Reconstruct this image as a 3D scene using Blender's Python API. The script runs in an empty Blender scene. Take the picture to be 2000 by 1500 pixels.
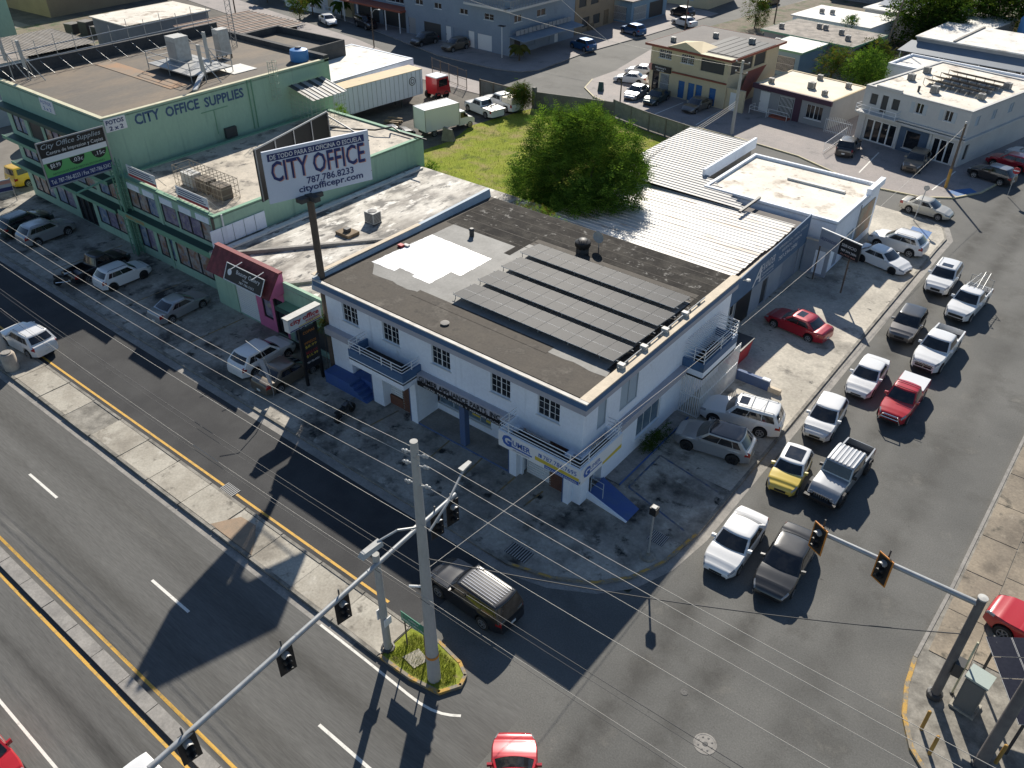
import bpy, math, random
from mathutils import Vector, Matrix
random.seed(7)
PI = math.pi
def R_(d): return math.radians(d)
scene = bpy.context.scene
COL = scene.collection

# ------------------------------------------------------------------ camera
cam = bpy.data.cameras.new('camera')
cam.sensor_fit = 'HORIZONTAL'; cam.sensor_width = 36.0; cam.lens = 29.16
cam.clip_start = 0.5; cam.clip_end = 3000
camo = bpy.data.objects.new('camera', cam); COL.objects.link(camo)
rx, ux, bx_ = (0.78079, 0.624787, 0.002835), (-0.366389, 0.454189, 0.812079), (0.506088, -0.635102, 0.583541)
camo.matrix_world = Matrix(((rx[0], ux[0], bx_[0], 0), (rx[1], ux[1], bx_[1], 0), (rx[2], ux[2], bx_[2], 31.1), (0, 0, 0, 1)))
scene.camera = camo

# ------------------------------------------------------------------ sky, sun, exposure
SUN_EL, SUN_AZ = R_(33.5), math.atan2(-0.540, 0.841)      # azimuth clockwise from +Y
w = bpy.data.worlds.new('World'); scene.world = w; w.use_nodes = True
nt = w.node_tree; bg = nt.nodes['Background']
sky = nt.nodes.new('ShaderNodeTexSky'); sky.sky_type = 'NISHITA'; sky.sun_disc = False
sky.sun_elevation = SUN_EL; sky.sun_rotation = SUN_AZ
sky.air_density = 1.0; sky.dust_density = 0.2; sky.ozone_density = 3.0
nt.links.new(sky.outputs[0], bg.inputs[0]); bg.inputs[1].default_value = 0.072
sl = bpy.data.lights.new('sun', 'SUN'); sl.energy = 5.0; sl.angle = R_(0.55); sl.color = (1.0, 0.93, 0.82)
so = bpy.data.objects.new('sun', sl); COL.objects.link(so)
sd = Vector((math.sin(SUN_AZ) * math.cos(SUN_EL), math.cos(SUN_AZ) * math.cos(SUN_EL), math.sin(SUN_EL)))
so.rotation_euler = sd.to_track_quat('Z', 'Y').to_euler(); so.location = (-60, 90, 80)
vs = scene.view_settings
vs.view_transform = 'Standard'; vs.look = 'None'; vs.gamma = 1.0; vs.exposure = 0.5; vs.use_curve_mapping = False

# ------------------------------------------------------------------ materials
MATS = {}
def mat(name, col, rough=0.7, col2=None, scale=1.5, lo=0.35, hi=0.65, fine=0.12, fscale=25, stretch=(1, 1, 1),
        metallic=0.0, spec=0.5, coat=0.0, bump=0.0, bscale=40, stain=None, obj=False, objvar=0.0, rotz=0.0, bands=None, streak=None):
    if name in MATS: return MATS[name]
    m = bpy.data.materials.new(name); MATS[name] = m; m.use_nodes = True
    n = m.node_tree.nodes; l = m.node_tree.links; b = n['Principled BSDF']
    b.inputs['Roughness'].default_value = rough; b.inputs['Metallic'].default_value = metallic
    b.inputs['Specular IOR Level'].default_value = spec
    if coat: b.inputs['Coat Weight'].default_value = coat; b.inputs['Coat Roughness'].default_value = 0.06
    if obj:
        tc = n.new('ShaderNodeTexCoord'); pos = tc.outputs['Object']
    else:
        ge = n.new('ShaderNodeNewGeometry'); pos = ge.outputs['Position']
    mp = n.new('ShaderNodeMapping'); mp.inputs['Scale'].default_value = stretch; mp.inputs['Rotation'].default_value = (0, 0, rotz)
    l.new(pos, mp.inputs['Vector'])
    cur = None
    def rgb(c): return (c[0], c[1], c[2], 1)
    def noise(sc, det=5):
        t = n.new('ShaderNodeTexNoise'); t.inputs['Scale'].default_value = sc; t.inputs['Detail'].default_value = det
        t.inputs['Roughness'].default_value = 0.62
        l.new(mp.outputs[0], t.inputs['Vector']); return t.outputs['Fac']
    def ramp(f, a, c):
        r = n.new('ShaderNodeMapRange'); r.inputs[1].default_value = a; r.inputs[2].default_value = c
        l.new(f, r.inputs[0]); return r.outputs[0]
    def mix(f, a, c, mode='MIX'):
        x = n.new('ShaderNodeMix'); x.data_type = 'RGBA'; x.blend_type = mode
        if hasattr(f, 'node'): l.new(f, x.inputs[0])
        else: x.inputs[0].default_value = f
        for s, v in ((6, a), (7, c)):
            if hasattr(v, 'node'): l.new(v, x.inputs[s])
            else: x.inputs[s].default_value = rgb(v)
        return x.outputs[2]
    cur = rgb(col)
    if col2 is not None: cur = mix(ramp(noise(scale), lo, hi), col, col2)
    if stain:
        for (sc, ss, a, c2) in stain: cur = mix(ramp(noise(ss, 7), a, c2), cur, sc)
    if streak:
        mp2 = n.new('ShaderNodeMapping'); mp2.inputs['Scale'].default_value = (1.6, 1.6, .10); l.new(pos, mp2.inputs['Vector'])
        t = n.new('ShaderNodeTexNoise'); t.inputs['Scale'].default_value = 1.3; t.inputs['Detail'].default_value = 6; l.new(mp2.outputs[0], t.inputs['Vector'])
        cur = mix(ramp(t.outputs['Fac'], streak[1], streak[2]), cur, streak[0])
    if bands:
        sp = n.new('ShaderNodeSeparateXYZ'); l.new(pos, sp.inputs[0])
        for (ax, c0_, hw_, colb, amt) in bands:
            def mth(op, a, b_=None):
                q = n.new('ShaderNodeMath'); q.operation = op
                for i_, v in enumerate((a, b_)):
                    if v is None: continue
                    if hasattr(v, 'node'): l.new(v, q.inputs[i_])
                    else: q.inputs[i_].default_value = v
                return q.outputs[0]
            d_ = mth('ABSOLUTE', mth('SUBTRACT', sp.outputs['xyz'.index(ax)], c0_))
            f_ = n.new('ShaderNodeMapRange'); f_.interpolation_type = 'SMOOTHSTEP'; f_.inputs[1].default_value = hw_; f_.inputs[2].default_value = 0; l.new(d_, f_.inputs[0])
            cur = mix(mth('MULTIPLY', mth('MULTIPLY', f_.outputs[0], ramp(noise(.7, 5), .30, .62)), amt), cur, colb)
    if fine:
        f = noise(fscale, 3)
        r = n.new('ShaderNodeMapRange'); r.inputs[1].default_value = 0.25; r.inputs[2].default_value = 0.75
        r.inputs[3].default_value = 1 - fine; r.inputs[4].default_value = 1 + fine; l.new(f, r.inputs[0])
        g = n.new('ShaderNodeCombineColor')
        for i in range(3): l.new(r.outputs[0], g.inputs[i])
        cur = mix(1.0, cur, g.outputs[0], 'MULTIPLY')
    if objvar:
        oi = n.new('ShaderNodeObjectInfo')
        r = n.new('ShaderNodeMapRange'); r.inputs[3].default_value = 1 - objvar; r.inputs[4].default_value = 1 + objvar
        l.new(oi.outputs['Random'], r.inputs[0]); g = n.new('ShaderNodeCombineColor')
        for i in range(3): l.new(r.outputs[0], g.inputs[i])
        cur = mix(1.0, cur, g.outputs[0], 'MULTIPLY')
    if hasattr(cur, 'node'): l.new(cur, b.inputs['Base Color'])
    else: b.inputs['Base Color'].default_value = cur
    if bump:
        bp = n.new('ShaderNodeBump'); bp.inputs['Strength'].default_value = bump; bp.inputs['Distance'].default_value = 0.02
        l.new(noise(bscale, 4), bp.inputs['Height']); l.new(bp.outputs[0], b.inputs['Normal'])
    return m
def flat(name, col, rough=0.5, **k):
    k.setdefault('fine', 0.05); return mat(name, col, rough, obj=True, **k)

M = {}
M['asphalt'] = mat('asphalt', (.148, .146, .136), .85, (.115, .114, .107), .16, .38, .62, .22, 14, spec=.22, bump=.25, bscale=30,
                   stain=[((.085, .083, .076), .3, .55, .72), ((.185, .178, .16), .6, .60, .76), ((.06, .059, .056), 2.2, .66, .74)],
                   bands=[('x', -9.3, 1.1, (.06, .058, .053), .75), ('x', -6.8, 1.1, (.06, .058, .053), .75), ('x', -3.2, 1.2, (.075, .073, .067), .6)])
M['asphalt_lane'] = mat('asphalt_lane', (.135, .133, .125), .85, (.11, .108, .102), .5, .38, .62, .2, 14, stretch=(.10, 1.0, 1), spec=.22, bump=.25, bscale=30,
                        stain=[((.075, .073, .067), .7, .58, .76), ((.165, .16, .146), 1.1, .60, .76)],
                        bands=[('y', 4.2, .55, (.035, .034, .032), .95), ('y', 8.6, 1.0, (.075, .073, .067), .8), ('y', 11.9, 1.0, (.075, .073, .067), .8), ('y', 1.0, .9, (.05, .049, .046), .8)])
M['asphalt_shaded'] = mat('asphalt_shaded', (.066, .066, .066), .85, (.048, .048, .049), .35, .38, .62, .18, 16, spec=.22, bump=.25, bscale=30)  # asphalt with a darker base, so the service road's shade is in the colour
M['concrete'] = mat('concrete', (.43, .40, .335), .85, (.34, .31, .255), .5, .4, .6, .18, 9, bump=.2, bscale=20,
                    stain=[((.24, .215, .175), .3, .53, .68), ((.15, .135, .11), 1.3, .58, .70), ((.48, .45, .385), .9, .60, .70)], objvar=.04)
M['apron'] = mat('apron_concrete', (.50, .46, .385), .85, (.37, .34, .285), .3, .38, .62, .2, 6, bump=.2, bscale=20,
                 stain=[((.19, .175, .148), .22, .54, .68), ((.06, .057, .05), .42, .57, .72), ((.035, .034, .032), 1.1, .64, .70), ((.52, .485, .41), .8, .62, .74)])
M['apron_far'] = mat('apron_far_concrete', (.32, .28, .26), .85, (.24, .22, .21), .4, .3, .7, .16, 7, stain=[((.12, .11, .105), .4, .60, .75)])
M['gutter'] = mat('gutter_concrete', (.33, .31, .28), .85, (.2, .19, .175), 1.2, .3, .7, .18, 9, stain=[((.09, .085, .08), .9, .6, .75)])
M['kerb'] = mat('kerb_concrete', (.30, .28, .24), .85, (.14, .13, .11), 1.4, .35, .65, .2, 12)
M['kerb_yellow'] = mat('kerb_yellow_paint', (.48, .29, .07), .85, (.24, .21, .16), 2.2, .44, .54, .2, 14)
M['line_yellow'] = mat('line_yellow_paint', (.62, .36, .06), .75, (.34, .24, .10), 3.5, .5, .7, .2, 20)
M['line_white'] = mat('line_white_paint', (.72, .70, .64), .75, (.45, .44, .4), 3.5, .52, .75, .12, 20)
M['line_faint'] = mat('line_faint_yellow', (.30, .20, .07), .8, (.15, .13, .10), 2.5, .4, .6, .2, 20)
M['line_blue'] = mat('line_blue_paint', (.07, .10, .19), .8, (.17, .16, .15), 2.5, .42, .56, .2, 20)
M['line_blue2'] = mat('bright_blue_paint', (.035, .13, .33), .7, (.08, .17, .28), 3.5, .5, .7, .15, 20)
M['soil'] = mat('soil', (.13, .10, .07), .95, (.20, .17, .12), .6, .3, .7, .25, 6, stain=[((.06, .09, .03), .5, .5, .65)])
M['dirtlot'] = mat('dirt_lot', (.14, .125, .105), .95, (.08, .075, .065), .5, .35, .65, .25, 6)
M['lawn'] = mat('lawn_ground', (.27, .29, .05), .95, (.19, .235, .035), .55, .3, .7, .3, 9, spec=.03, bump=.6, bscale=14, stain=[((.30, .25, .11), .28, .50, .64), ((.13, .16, .035), .6, .54, .66), ((.20, .16, .09), 1.2, .62, .70)])
M['ground'] = mat('ground', (.16, .15, .11), .95, (.10, .12, .06), .08, .4, .6, .2, 3)
M['roof_tar'] = mat('roof_tar', (.092, .08, .066), .72, (.068, .06, .052), .5, .35, .65, .18, 8, stretch=(1, 1, 1), bump=.2, spec=.1,
                    stain=[((.14, .125, .105), .5, .54, .70), ((.05, .045, .04), 1.4, .58, .70)])
M['roof_tar_dark'] = mat('roof_tar_dark', (.034, .031, .028), .88, (.06, .055, .048), .9, .42, .6, .3, 9, bump=.4, spec=.08, stain=[((.24, .23, .21), 2.2, .60, .68), ((.025, .023, .022), .5, .55, .68)])
M['roof_grey'] = mat('roof_grey_membrane', (.27, .265, .25), .62, (.20, .197, .186), .7, .35, .65, .1, 8, spec=.12)
M['roof_shiny'] = mat('roof_white_membrane', (.85, .85, .84), .30, (.78, .78, .77), 1, .3, .7, .03, 8, spec=1.0)
M['roof_white'] = mat('roof_white_old', (.74, .70, .60), .75, (.60, .54, .45), .35, .35, .65, .1, 6,
                      stain=[((.36, .29, .22), .45, .54, .66), ((.20, .15, .11), .9, .60, .70), ((.30, .25, .2), 2.2, .62, .72)])
M['roof_white2'] = mat('roof_white_clean', (.76, .74, .69), .75, (.62, .60, .55), .4, .35, .65, .1, 6, stain=[((.42, .39, .34), .5, .55, .68), ((.25, .23, .2), 1.5, .62, .72)])
M['roof_strip'] = mat('roof_strip_silver', (.54, .51, .45), .75, (.34, .31, .265), .4, .43, .57, .18, 7, stretch=(1, .45, 1), spec=.6, rotz=.35,
                      stain=[((.20, .18, .155), .45, .47, .60), ((.08, .075, .068), .8, .52, .63), ((.66, .63, .57), 1.3, .56, .64), ((.05, .048, .045), 2.4, .58, .66)])
M['roof_green'] = mat('roof_green_bldg', (.56, .49, .39), .75, (.36, .32, .26), .5, .3, .7, .15, 7, stain=[((.16, .14, .115), .45, .50, .64), ((.08, .07, .06), 1.2, .58, .68)])
M['roof_brown'] = mat('roof_brown', (.125, .108, .088), .85, (.19, .148, .105), .35, .4, .65, .15, 6, stretch=(1, .35, 1), stain=[((.10, .09, .08), .5, .58, .72)])
M['roof_dark'] = mat('roof_dark_shingle', (.15, .135, .125), .85, (.11, .10, .095), .6, .3, .7, .15, 9, stain=[((.25, .22, .19), .7, .64, .76)])
M['roof_mottled'] = mat('roof_mottled', (.30, .26, .22), .85, (.16, .14, .12), .9, .4, .6, .2, 8, stain=[((.48, .44, .40), 1.1, .60, .7)])
M['tin_white'] = mat('tin_white', (.66, .64, .60), .55, (.52, .49, .44), .6, .42, .62, .1, 10, stretch=(.22, 1.4, 1), spec=.4, objvar=.13,
                     stain=[((.36, .28, .21), .7, .55, .66), ((.20, .13, .085), 1.2, .60, .68)])
M['tin_grey'] = mat('tin_grey', (.36, .355, .345), .6, (.25, .245, .24), 1.0, .35, .7, .1, 10, stretch=(.3, 1.5, 1), spec=.6, objvar=.1,
                    stain=[((.17, .13, .10), .9, .64, .76)])
M['tin_rust'] = mat('tin_rust', (.26, .16, .11), .8, (.34, .25, .19), 1.2, .35, .65, .15, 8, stretch=(1.5, .3, 1), objvar=.15)
M['tin_old'] = mat('tin_old_grey', (.30, .27, .23), .7, (.22, .19, .15), 1.2, .35, .65, .15, 8, objvar=.12)
M['wall_white'] = mat('wall_white', (.84, .88, .93), .8, (.78, .82, .88), .5, .35, .65, .05, 6, stain=[((.52, .52, .51), .8, .64, .80)], streak=((.55, .58, .62), .62, .88))
M['wall_side'] = M['wall_white']
M['band_grey'] = mat('band_grey_paint', (.45, .44, .47), .8, (.39, .38, .41), .7, .3, .7, .05, 6)
M['band_blue'] = mat('band_blue_paint', (.075, .15, .27), .7, (.06, .12, .22), 1.5, .3, .7, .06, 8, stain=[((.12, .16, .2), 1.5, .62, .75)])
M['coping'] = mat('coping_cream', (.66, .56, .42), .8, (.52, .44, .33), 1.5, .3, .7, .1, 8, stain=[((.3, .26, .2), 1.2, .64, .78)])
M['blue_floor'] = mat('blue_floor_paint', (.045, .10, .31), .65, (.06, .12, .28), 1.5, .35, .65, .08, 10, stain=[((.1, .13, .2), 2.2, .64, .8)])
M['plinth_blue'] = mat('plinth_blue', (.07, .12, .25), .75, (.09, .13, .22), 1.5, .3, .7, .1, 10)
M['brick_red'] = mat('brick_red', (.20, .085, .05), .85, (.14, .06, .04), 6, .3, .7, .2, 30)
M['green_wall'] = mat('green_wall', (.36, .52, .385), .85, (.32, .475, .35), .4, .3, .7, .06, 5, stretch=(1, 1, .35), stain=[((.25, .37, .275), .4, .58, .76)], streak=((.22, .33, .25), .60, .84))
M['green_dark'] = mat('green_dark_trim', (.03, .075, .06), .6, fine=.1)
M['green_trim'] = mat('green_trim', (.17, .33, .22), .75, fine=.08)
M['cap_pale'] = mat('cap_pale', (.62, .60, .42), .8, (.5, .47, .33), 1.5, fine=.1)
M['pink'] = mat('pink_wall', (.60, .16, .30), .8, (.54, .14, .27), 1.2, fine=.06)
M['tile_maroon'] = mat('tile_maroon', (.22, .045, .05), .7, (.15, .035, .04), 3, fine=.2, objvar=.25)
M['cream'] = mat('cream_wall', (.62, .52, .34), .85, (.56, .465, .30), .5, .3, .7, .05, 6, stain=[((.34, .28, .18), .7, .64, .8)])
M['rust_trim'] = mat('rust_trim', (.27, .075, .045), .75, fine=.1)
M['bluegrey'] = mat('bluegrey_wall', (.25, .30, .36), .85, (.215, .265, .32), .35, .3, .7, .06, 5, stain=[((.17, .2, .24), .5, .64, .8)])
M['brown_wall'] = mat('brown_wall', (.33, .25, .16), .85, (.27, .2, .13), .4, .3, .7, .08, 5)
M['blue_wall'] = mat('blue_house_wall', (.22, .33, .42), .85, (.18, .28, .37), .6, fine=.06)
M['grey_wall'] = mat('grey_wall', (.30, .305, .31), .85, (.26, .265, .27), .5, fine=.06)
M['office_wall'] = mat('office_wall', (.56, .55, .52), .85, (.50, .49, .47), .5, .3, .7, .05, 6, stain=[((.38, .37, .36), .6, .64, .8)])
M['office_blue'] = mat('office_blue', (.07, .11, .17), .75, (.06, .095, .145), 1.5, fine=.06)
M['plum'] = mat('plum_trim', (.065, .03, .05), .75, fine=.08)
M['block_wall'] = mat('block_wall', (.22, .21, .19), .9, (.15, .14, .125), .7, .35, .65, .15, 7, stain=[((.07, .07, .06), .8, .6, .74)])
M['block_dark'] = mat('block_wall_dark', (.05, .052, .056), .9, (.075, .075, .075), .8, .4, .65, .2, 7)
M['alex_blue'] = mat('alex_blue_paint', (.10, .17, .27), .75, (.085, .145, .23), .8, fine=.06)
M['alex_grey'] = mat('alex_grey_paint', (.33, .36, .40), .8, (.28, .31, .35), .6, fine=.06, stain=[((.2, .22, .25), .8, .64, .8)])
M['glass'] = flat('window_glass', (.012, .014, .018), .08, spec=.6, fine=0)
M['glass_car'] = mat('car_glass', (.010, .011, .013), .06, (.028, .027, .026), 2.2, .45, .6, 0, spec=.7, coat=.5, obj=True)
M['glass_teal'] = flat('poster_window_glass', (.16, .22, .25), .2, spec=.6, fine=0, col2=(.10, .15, .2), scale=1.5)
M['frame_white'] = flat('frame_white', (.74, .74, .72), .5)
M['rail_white'] = flat('rail_white', (.76, .76, .75), .45)
M['louvre'] = flat('louvre_aluminium', (.42, .47, .50), .5)
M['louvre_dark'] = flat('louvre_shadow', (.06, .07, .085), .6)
M['metal_grey'] = flat('metal_grey', (.34, .34, .33), .5, metallic=.3)
M['metal_dark'] = flat('metal_dark', (.05, .05, .05), .55)
M['galv'] = mat('galvanised_steel', (.42, .43, .43), .45, (.34, .35, .35), 2, metallic=.35, fine=.08)
M['pole_conc'] = mat('pole_concrete', (.44, .43, .40), .8, (.36, .35, .32), 1.5, .3, .7, .1, 12, stretch=(1, 1, .4))
M['pole_brown'] = mat('pole_brown', (.095, .07, .05), .8, (.13, .10, .075), 2, fine=.15)
M['pole_wood'] = mat('pole_wood', (.17, .135, .10), .85, (.11, .09, .07), 2, fine=.2, stretch=(3, 3, .3))
M['black'] = flat('black_paint', (.012, .012, .013), .5)
M['rubber'] = flat('rubber', (.018, .018, .018), .75)
M['rim'] = flat('rim_alloy', (.42, .42, .43), .35, metallic=.7)
M['rim_dark'] = flat('rim_dark', (.04, .04, .042), .4, metallic=.5)
M['chrome'] = flat('chrome', (.55, .55, .56), .18, metallic=.9)
M['head'] = flat('headlamp', (.26, .27, .29), .12, spec=.8, coat=.6)
M['tail'] = flat('tail_lamp', (.30, .012, .01), .2, spec=.6, coat=.5)
M['amber'] = flat('amber_lamp', (.55, .20, .03), .3)
M['plate'] = flat('number_plate', (.62, .64, .62), .5)
M['white'] = flat('white_print', (.78, .78, .77), .55)
M['sign_blue'] = flat('sign_blue_paint', (.05, .10, .19), .7)
M['navy'] = flat('navy_print', (.022, .035, .14), .55)
M['royal'] = flat('royal_blue_print', (.05, .13, .42), .55)
M['red'] = flat('red_print', (.45, .03, .035), .55)
M['salmon'] = flat('salmon_print', (.60, .30, .24), .55)
M['yellow'] = flat('yellow_print', (.62, .48, .06), .55)
M['orange'] = flat('orange_print', (.60, .22, .03), .55)
M['green_print'] = flat('green_print', (.13, .42, .13), .55)
M['road_green'] = flat('road_sign_green', (.015, .20, .12), .5)
M['panel_cell'] = mat('solar_cell', (.045, .047, .052), .5, (.06, .062, .066), 6, fine=.05, obj=True, spec=.06, stretch=(1, 1, 1))
M['panel_dark'] = mat('solar_cell_dark', (.010, .012, .022), .3, (.016, .018, .03), 6, fine=.05, obj=True, spec=.15)
M['panel_frame'] = flat('solar_frame', (.55, .55, .54), .6, spec=.2)
M['ac'] = mat('ac_casing', (.52, .52, .49), .6, (.42, .41, .38), 3, fine=.08)
M['ac_fan'] = flat('ac_grille', (.07, .07, .075), .6)
def leafmat(name, c1, c2, tr):
    m = bpy.data.materials.new(name); m.use_nodes = True; n = m.node_tree.nodes; l = m.node_tree.links; n.clear()
    out = n.new('ShaderNodeOutputMaterial'); ge = n.new('ShaderNodeNewGeometry'); t = n.new('ShaderNodeTexNoise'); t.inputs['Scale'].default_value = 1.1; t.inputs['Detail'].default_value = 4; l.new(ge.outputs['Position'], t.inputs['Vector'])
    r = n.new('ShaderNodeMapRange'); r.inputs[1].default_value = .35; r.inputs[2].default_value = .65; l.new(t.outputs['Fac'], r.inputs[0])
    x = n.new('ShaderNodeMix'); x.data_type = 'RGBA'; l.new(r.outputs[0], x.inputs[0]); x.inputs[6].default_value = (*c1, 1); x.inputs[7].default_value = (*c2, 1)
    d = n.new('ShaderNodeBsdfDiffuse'); tl = n.new('ShaderNodeBsdfTranslucent'); l.new(x.outputs[2], d.inputs[0]); g = n.new('ShaderNodeMix'); g.data_type = 'RGBA'; g.blend_type = 'MULTIPLY'; g.inputs[0].default_value = 1; l.new(x.outputs[2], g.inputs[6]); g.inputs[7].default_value = (1.25, 1.15, .6, 1); l.new(g.outputs[2], tl.inputs[0])
    mx = n.new('ShaderNodeMixShader'); mx.inputs[0].default_value = tr; l.new(d.outputs[0], mx.inputs[1]); l.new(tl.outputs[0], mx.inputs[2]); l.new(mx.outputs[0], out.inputs[0]); return m
M['leaf'] = leafmat('leaf_bright', (.165, .285, .045), (.11, .21, .035), .33)
M['leaf2'] = leafmat('leaf_mid', (.085, .165, .03), (.06, .125, .024), .30)
M['leaf3'] = leafmat('leaf_dark', (.045, .08, .016), (.06, .095, .02), .38)
M['leaf_dry'] = leafmat('leaf_dry', (.14, .125, .04), (.09, .10, .025), .35)
M['grass'] = mat('grass_blade', (.28, .32, .04), .95, (.34, .33, .07), .8, .4, .65, .2, 4, spec=.02)
M['bark'] = mat('bark', (.12, .09, .065), .9, (.07, .055, .04), 6, fine=.2, stretch=(3, 3, .5))
M['wood'] = mat('wood_old', (.24, .17, .10), .85, (.16, .115, .07), 3, fine=.15)
M['tank_blue'] = flat('tank_blue', (.06, .22, .50), .5)
M['wire'] = flat('wire_aluminium', (.42, .39, .34), .6)
M['wire_dark'] = flat('wire_black', (.03, .03, .032), .6)
M['trailer'] = mat('trailer_side', (.78, .79, .80), .55, (.70, .71, .72), .6, fine=.05, stretch=(1.2, 1.2, .12), stain=[((.22, .22, .22), 1.1, .62, .72)])
M['trailer_top'] = mat('trailer_top', (.62, .47, .27), .75, (.50, .40, .25), .7, fine=.1, stain=[((.2, .15, .1), .5, .62, .76)])

# ------------------------------------------------------------------ mesh helpers
class MB:
    def __init__(s): s.v = []; s.f = []; s.mi = []; s.cur = 0
    def quad(s, a, b, c, d):
        i = len(s.v); s.v += [tuple(a), tuple(b), tuple(c), tuple(d)]; s.f.append((i, i + 1, i + 2, i + 3)); s.mi.append(s.cur)
    def poly(s, pts):
        i = len(s.v); s.v += [tuple(p) for p in pts]; s.f.append(tuple(range(i, i + len(pts)))); s.mi.append(s.cur)
    def hexa(s, p):
        i = len(s.v); s.v += [tuple(q) for q in p]
        for q in ((0, 3, 2, 1), (4, 5, 6, 7), (0, 1, 5, 4), (1, 2, 6, 5), (2, 3, 7, 6), (3, 0, 4, 7)):
            s.f.append(tuple(i + k for k in q)); s.mi.append(s.cur)
        return s
    def box(s, x0, x1, y0, y1, z0, z1):
        return s.hexa([(x0, y0, z0), (x1, y0, z0), (x1, y1, z0), (x0, y1, z0), (x0, y0, z1), (x1, y0, z1), (x1, y1, z1), (x0, y1, z1)])
    def fbox(s, O, u, n, u0, u1, z0, z1, d0, d1):
        """box in a facade frame: u along the wall, z up, d out of the wall along n"""
        def P(a, z, d): return (O[0] + u[0] * a + n[0] * d, O[1] + u[1] * a + n[1] * d, O[2] + z)
        return s.hexa([P(u0, z0, d1), P(u1, z0, d1), P(u1, z0, d0), P(u0, z0, d0), P(u0, z1, d1), P(u1, z1, d1), P(u1, z1, d0), P(u0, z1, d0)])
    def tube(s, a, b, r, r2=None, n=8, cap=True):
        a = Vector(a); b = Vector(b); r2 = r if r2 is None else r2
        d = (b - a)
        if d.length < 1e-6: return s
        d.normalize(); t = Vector((0, 0, 1)) if abs(d.z) < .9 else Vector((1, 0, 0))
        e1 = d.cross(t).normalized(); e2 = d.cross(e1)
        i = len(s.v)
        for k in range(n):
            c, q = math.cos(2 * PI * k / n), math.sin(2 * PI * k / n)
            s.v.append(tuple(a + e1 * (r * c) + e2 * (r * q)))
        for k in range(n):
            c, q = math.cos(2 * PI * k / n), math.sin(2 * PI * k / n)
            s.v.append(tuple(b + e1 * (r2 * c) + e2 * (r2 * q)))
        for k in range(n):
            k2 = (k + 1) % n; s.f.append((i + k, i + n + k, i + n + k2, i + k2)); s.mi.append(s.cur)
        if cap:
            s.f.append(tuple(i + k for k in range(n))); s.mi.append(s.cur)
            s.f.append(tuple(i + n + k for k in reversed(range(n)))); s.mi.append(s.cur)
        return s
    def path(s, pts, r, n=6):
        for a, b in zip(pts[:-1], pts[1:]): s.tube(a, b, r, n=n)
        return s
    def lathe(s, prof, c=(0, 0, 0), axis='z', n=16):
        i = len(s.v); m = len(prof)
        for k in range(n):
            co, si = math.cos(2 * PI * k / n), math.sin(2 * PI * k / n)
            for (r, h) in prof:
                if axis == 'z': p = (r * co, r * si, h)
                elif axis == 'y': p = (r * co, h, r * si)
                else: p = (h, r * co, r * si)
                s.v.append((p[0] + c[0], p[1] + c[1], p[2] + c[2]))
        for k in range(n):
            k2 = (k + 1) % n
            for j in range(m - 1):
                f = (i + k * m + j, i + k2 * m + j, i + k2 * m + j + 1, i + k * m + j + 1)
                s.f.append(f if axis == 'z' else f[::-1]); s.mi.append(s.cur)
        return s
    def prism(s, pts, z0, z1):
        n = len(pts); i = len(s.v)
        s.v += [(p[0], p[1], z0) for p in pts] + [(p[0], p[1], z1) for p in pts]
        s.f.append(tuple(i + n + k for k in range(n))); s.mi.append(s.cur)
        s.f.append(tuple(i + k for k in reversed(range(n)))); s.mi.append(s.cur)
        for k in range(n):
            k2 = (k + 1) % n; s.f.append((i + k, i + k2, i + n + k2, i + n + k)); s.mi.append(s.cur)
        return s
    def grid(s, P):
        """P: rows of points"""
        i = len(s.v); nr, nc = len(P), len(P[0])
        for r in P: s.v += [tuple(q) for q in r]
        for a in range(nr - 1):
            for b in range(nc - 1):
                s.f.append((i + a * nc + b, i + a * nc + b + 1, i + (a + 1) * nc + b + 1, i + (a + 1) * nc + b)); s.mi.append(s.cur)
        return s
    def mesh(s, name, off=(0, 0, 0), smooth=None):
        me = bpy.data.meshes.new(name)
        if off != (0, 0, 0): vv = [(a - off[0], b - off[1], c - off[2]) for a, b, c in s.v]
        else: vv = s.v
        me.from_pydata(vv, [], s.f)
        if any(s.mi): me.polygons.foreach_set('material_index', s.mi)
        me.update()
        if smooth is not None:
            me.shade_smooth(); me.set_sharp_from_angle(angle=R_(smooth))
        return me
    def build(s, name, m, parent=None, off=(0, 0, 0), smooth=None):
        return link(name, s.mesh(name, off, smooth), m, parent)
def link(name, me, m, parent=None):
    ms = m if isinstance(m, (list, tuple)) else [m]
    if len(me.materials) == 0:
        for q in ms: me.materials.append(M[q] if isinstance(q, str) else q)
    o = bpy.data.objects.new(name, me); COL.objects.link(o)
    for i, q in enumerate(ms):
        q = M[q] if isinstance(q, str) else q
        if me.materials[i] != q:
            o.material_slots[i].link = 'OBJECT'; o.material_slots[i].material = q
    if parent is not None: o.parent = parent
    return o
def tag(o, label, cat, group=None, kind=None):
    if label: o['label'] = label
    if cat: o['category'] = cat
    if group: o['group'] = group
    if kind: o['kind'] = kind
    return o
def thing(name, label, cat, loc=(0, 0, 0), rz=0.0, group=None):
    o = bpy.data.objects.new(name, None); COL.objects.link(o); o.empty_display_size = .2
    o.location = loc; o.rotation_euler = (0, 0, rz)
    return tag(o, label, cat, group)
def struct(name, mb, m, smooth=None):
    o = mb.build(name, m, None, smooth=smooth); o['kind'] = 'structure'; return o
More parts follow.
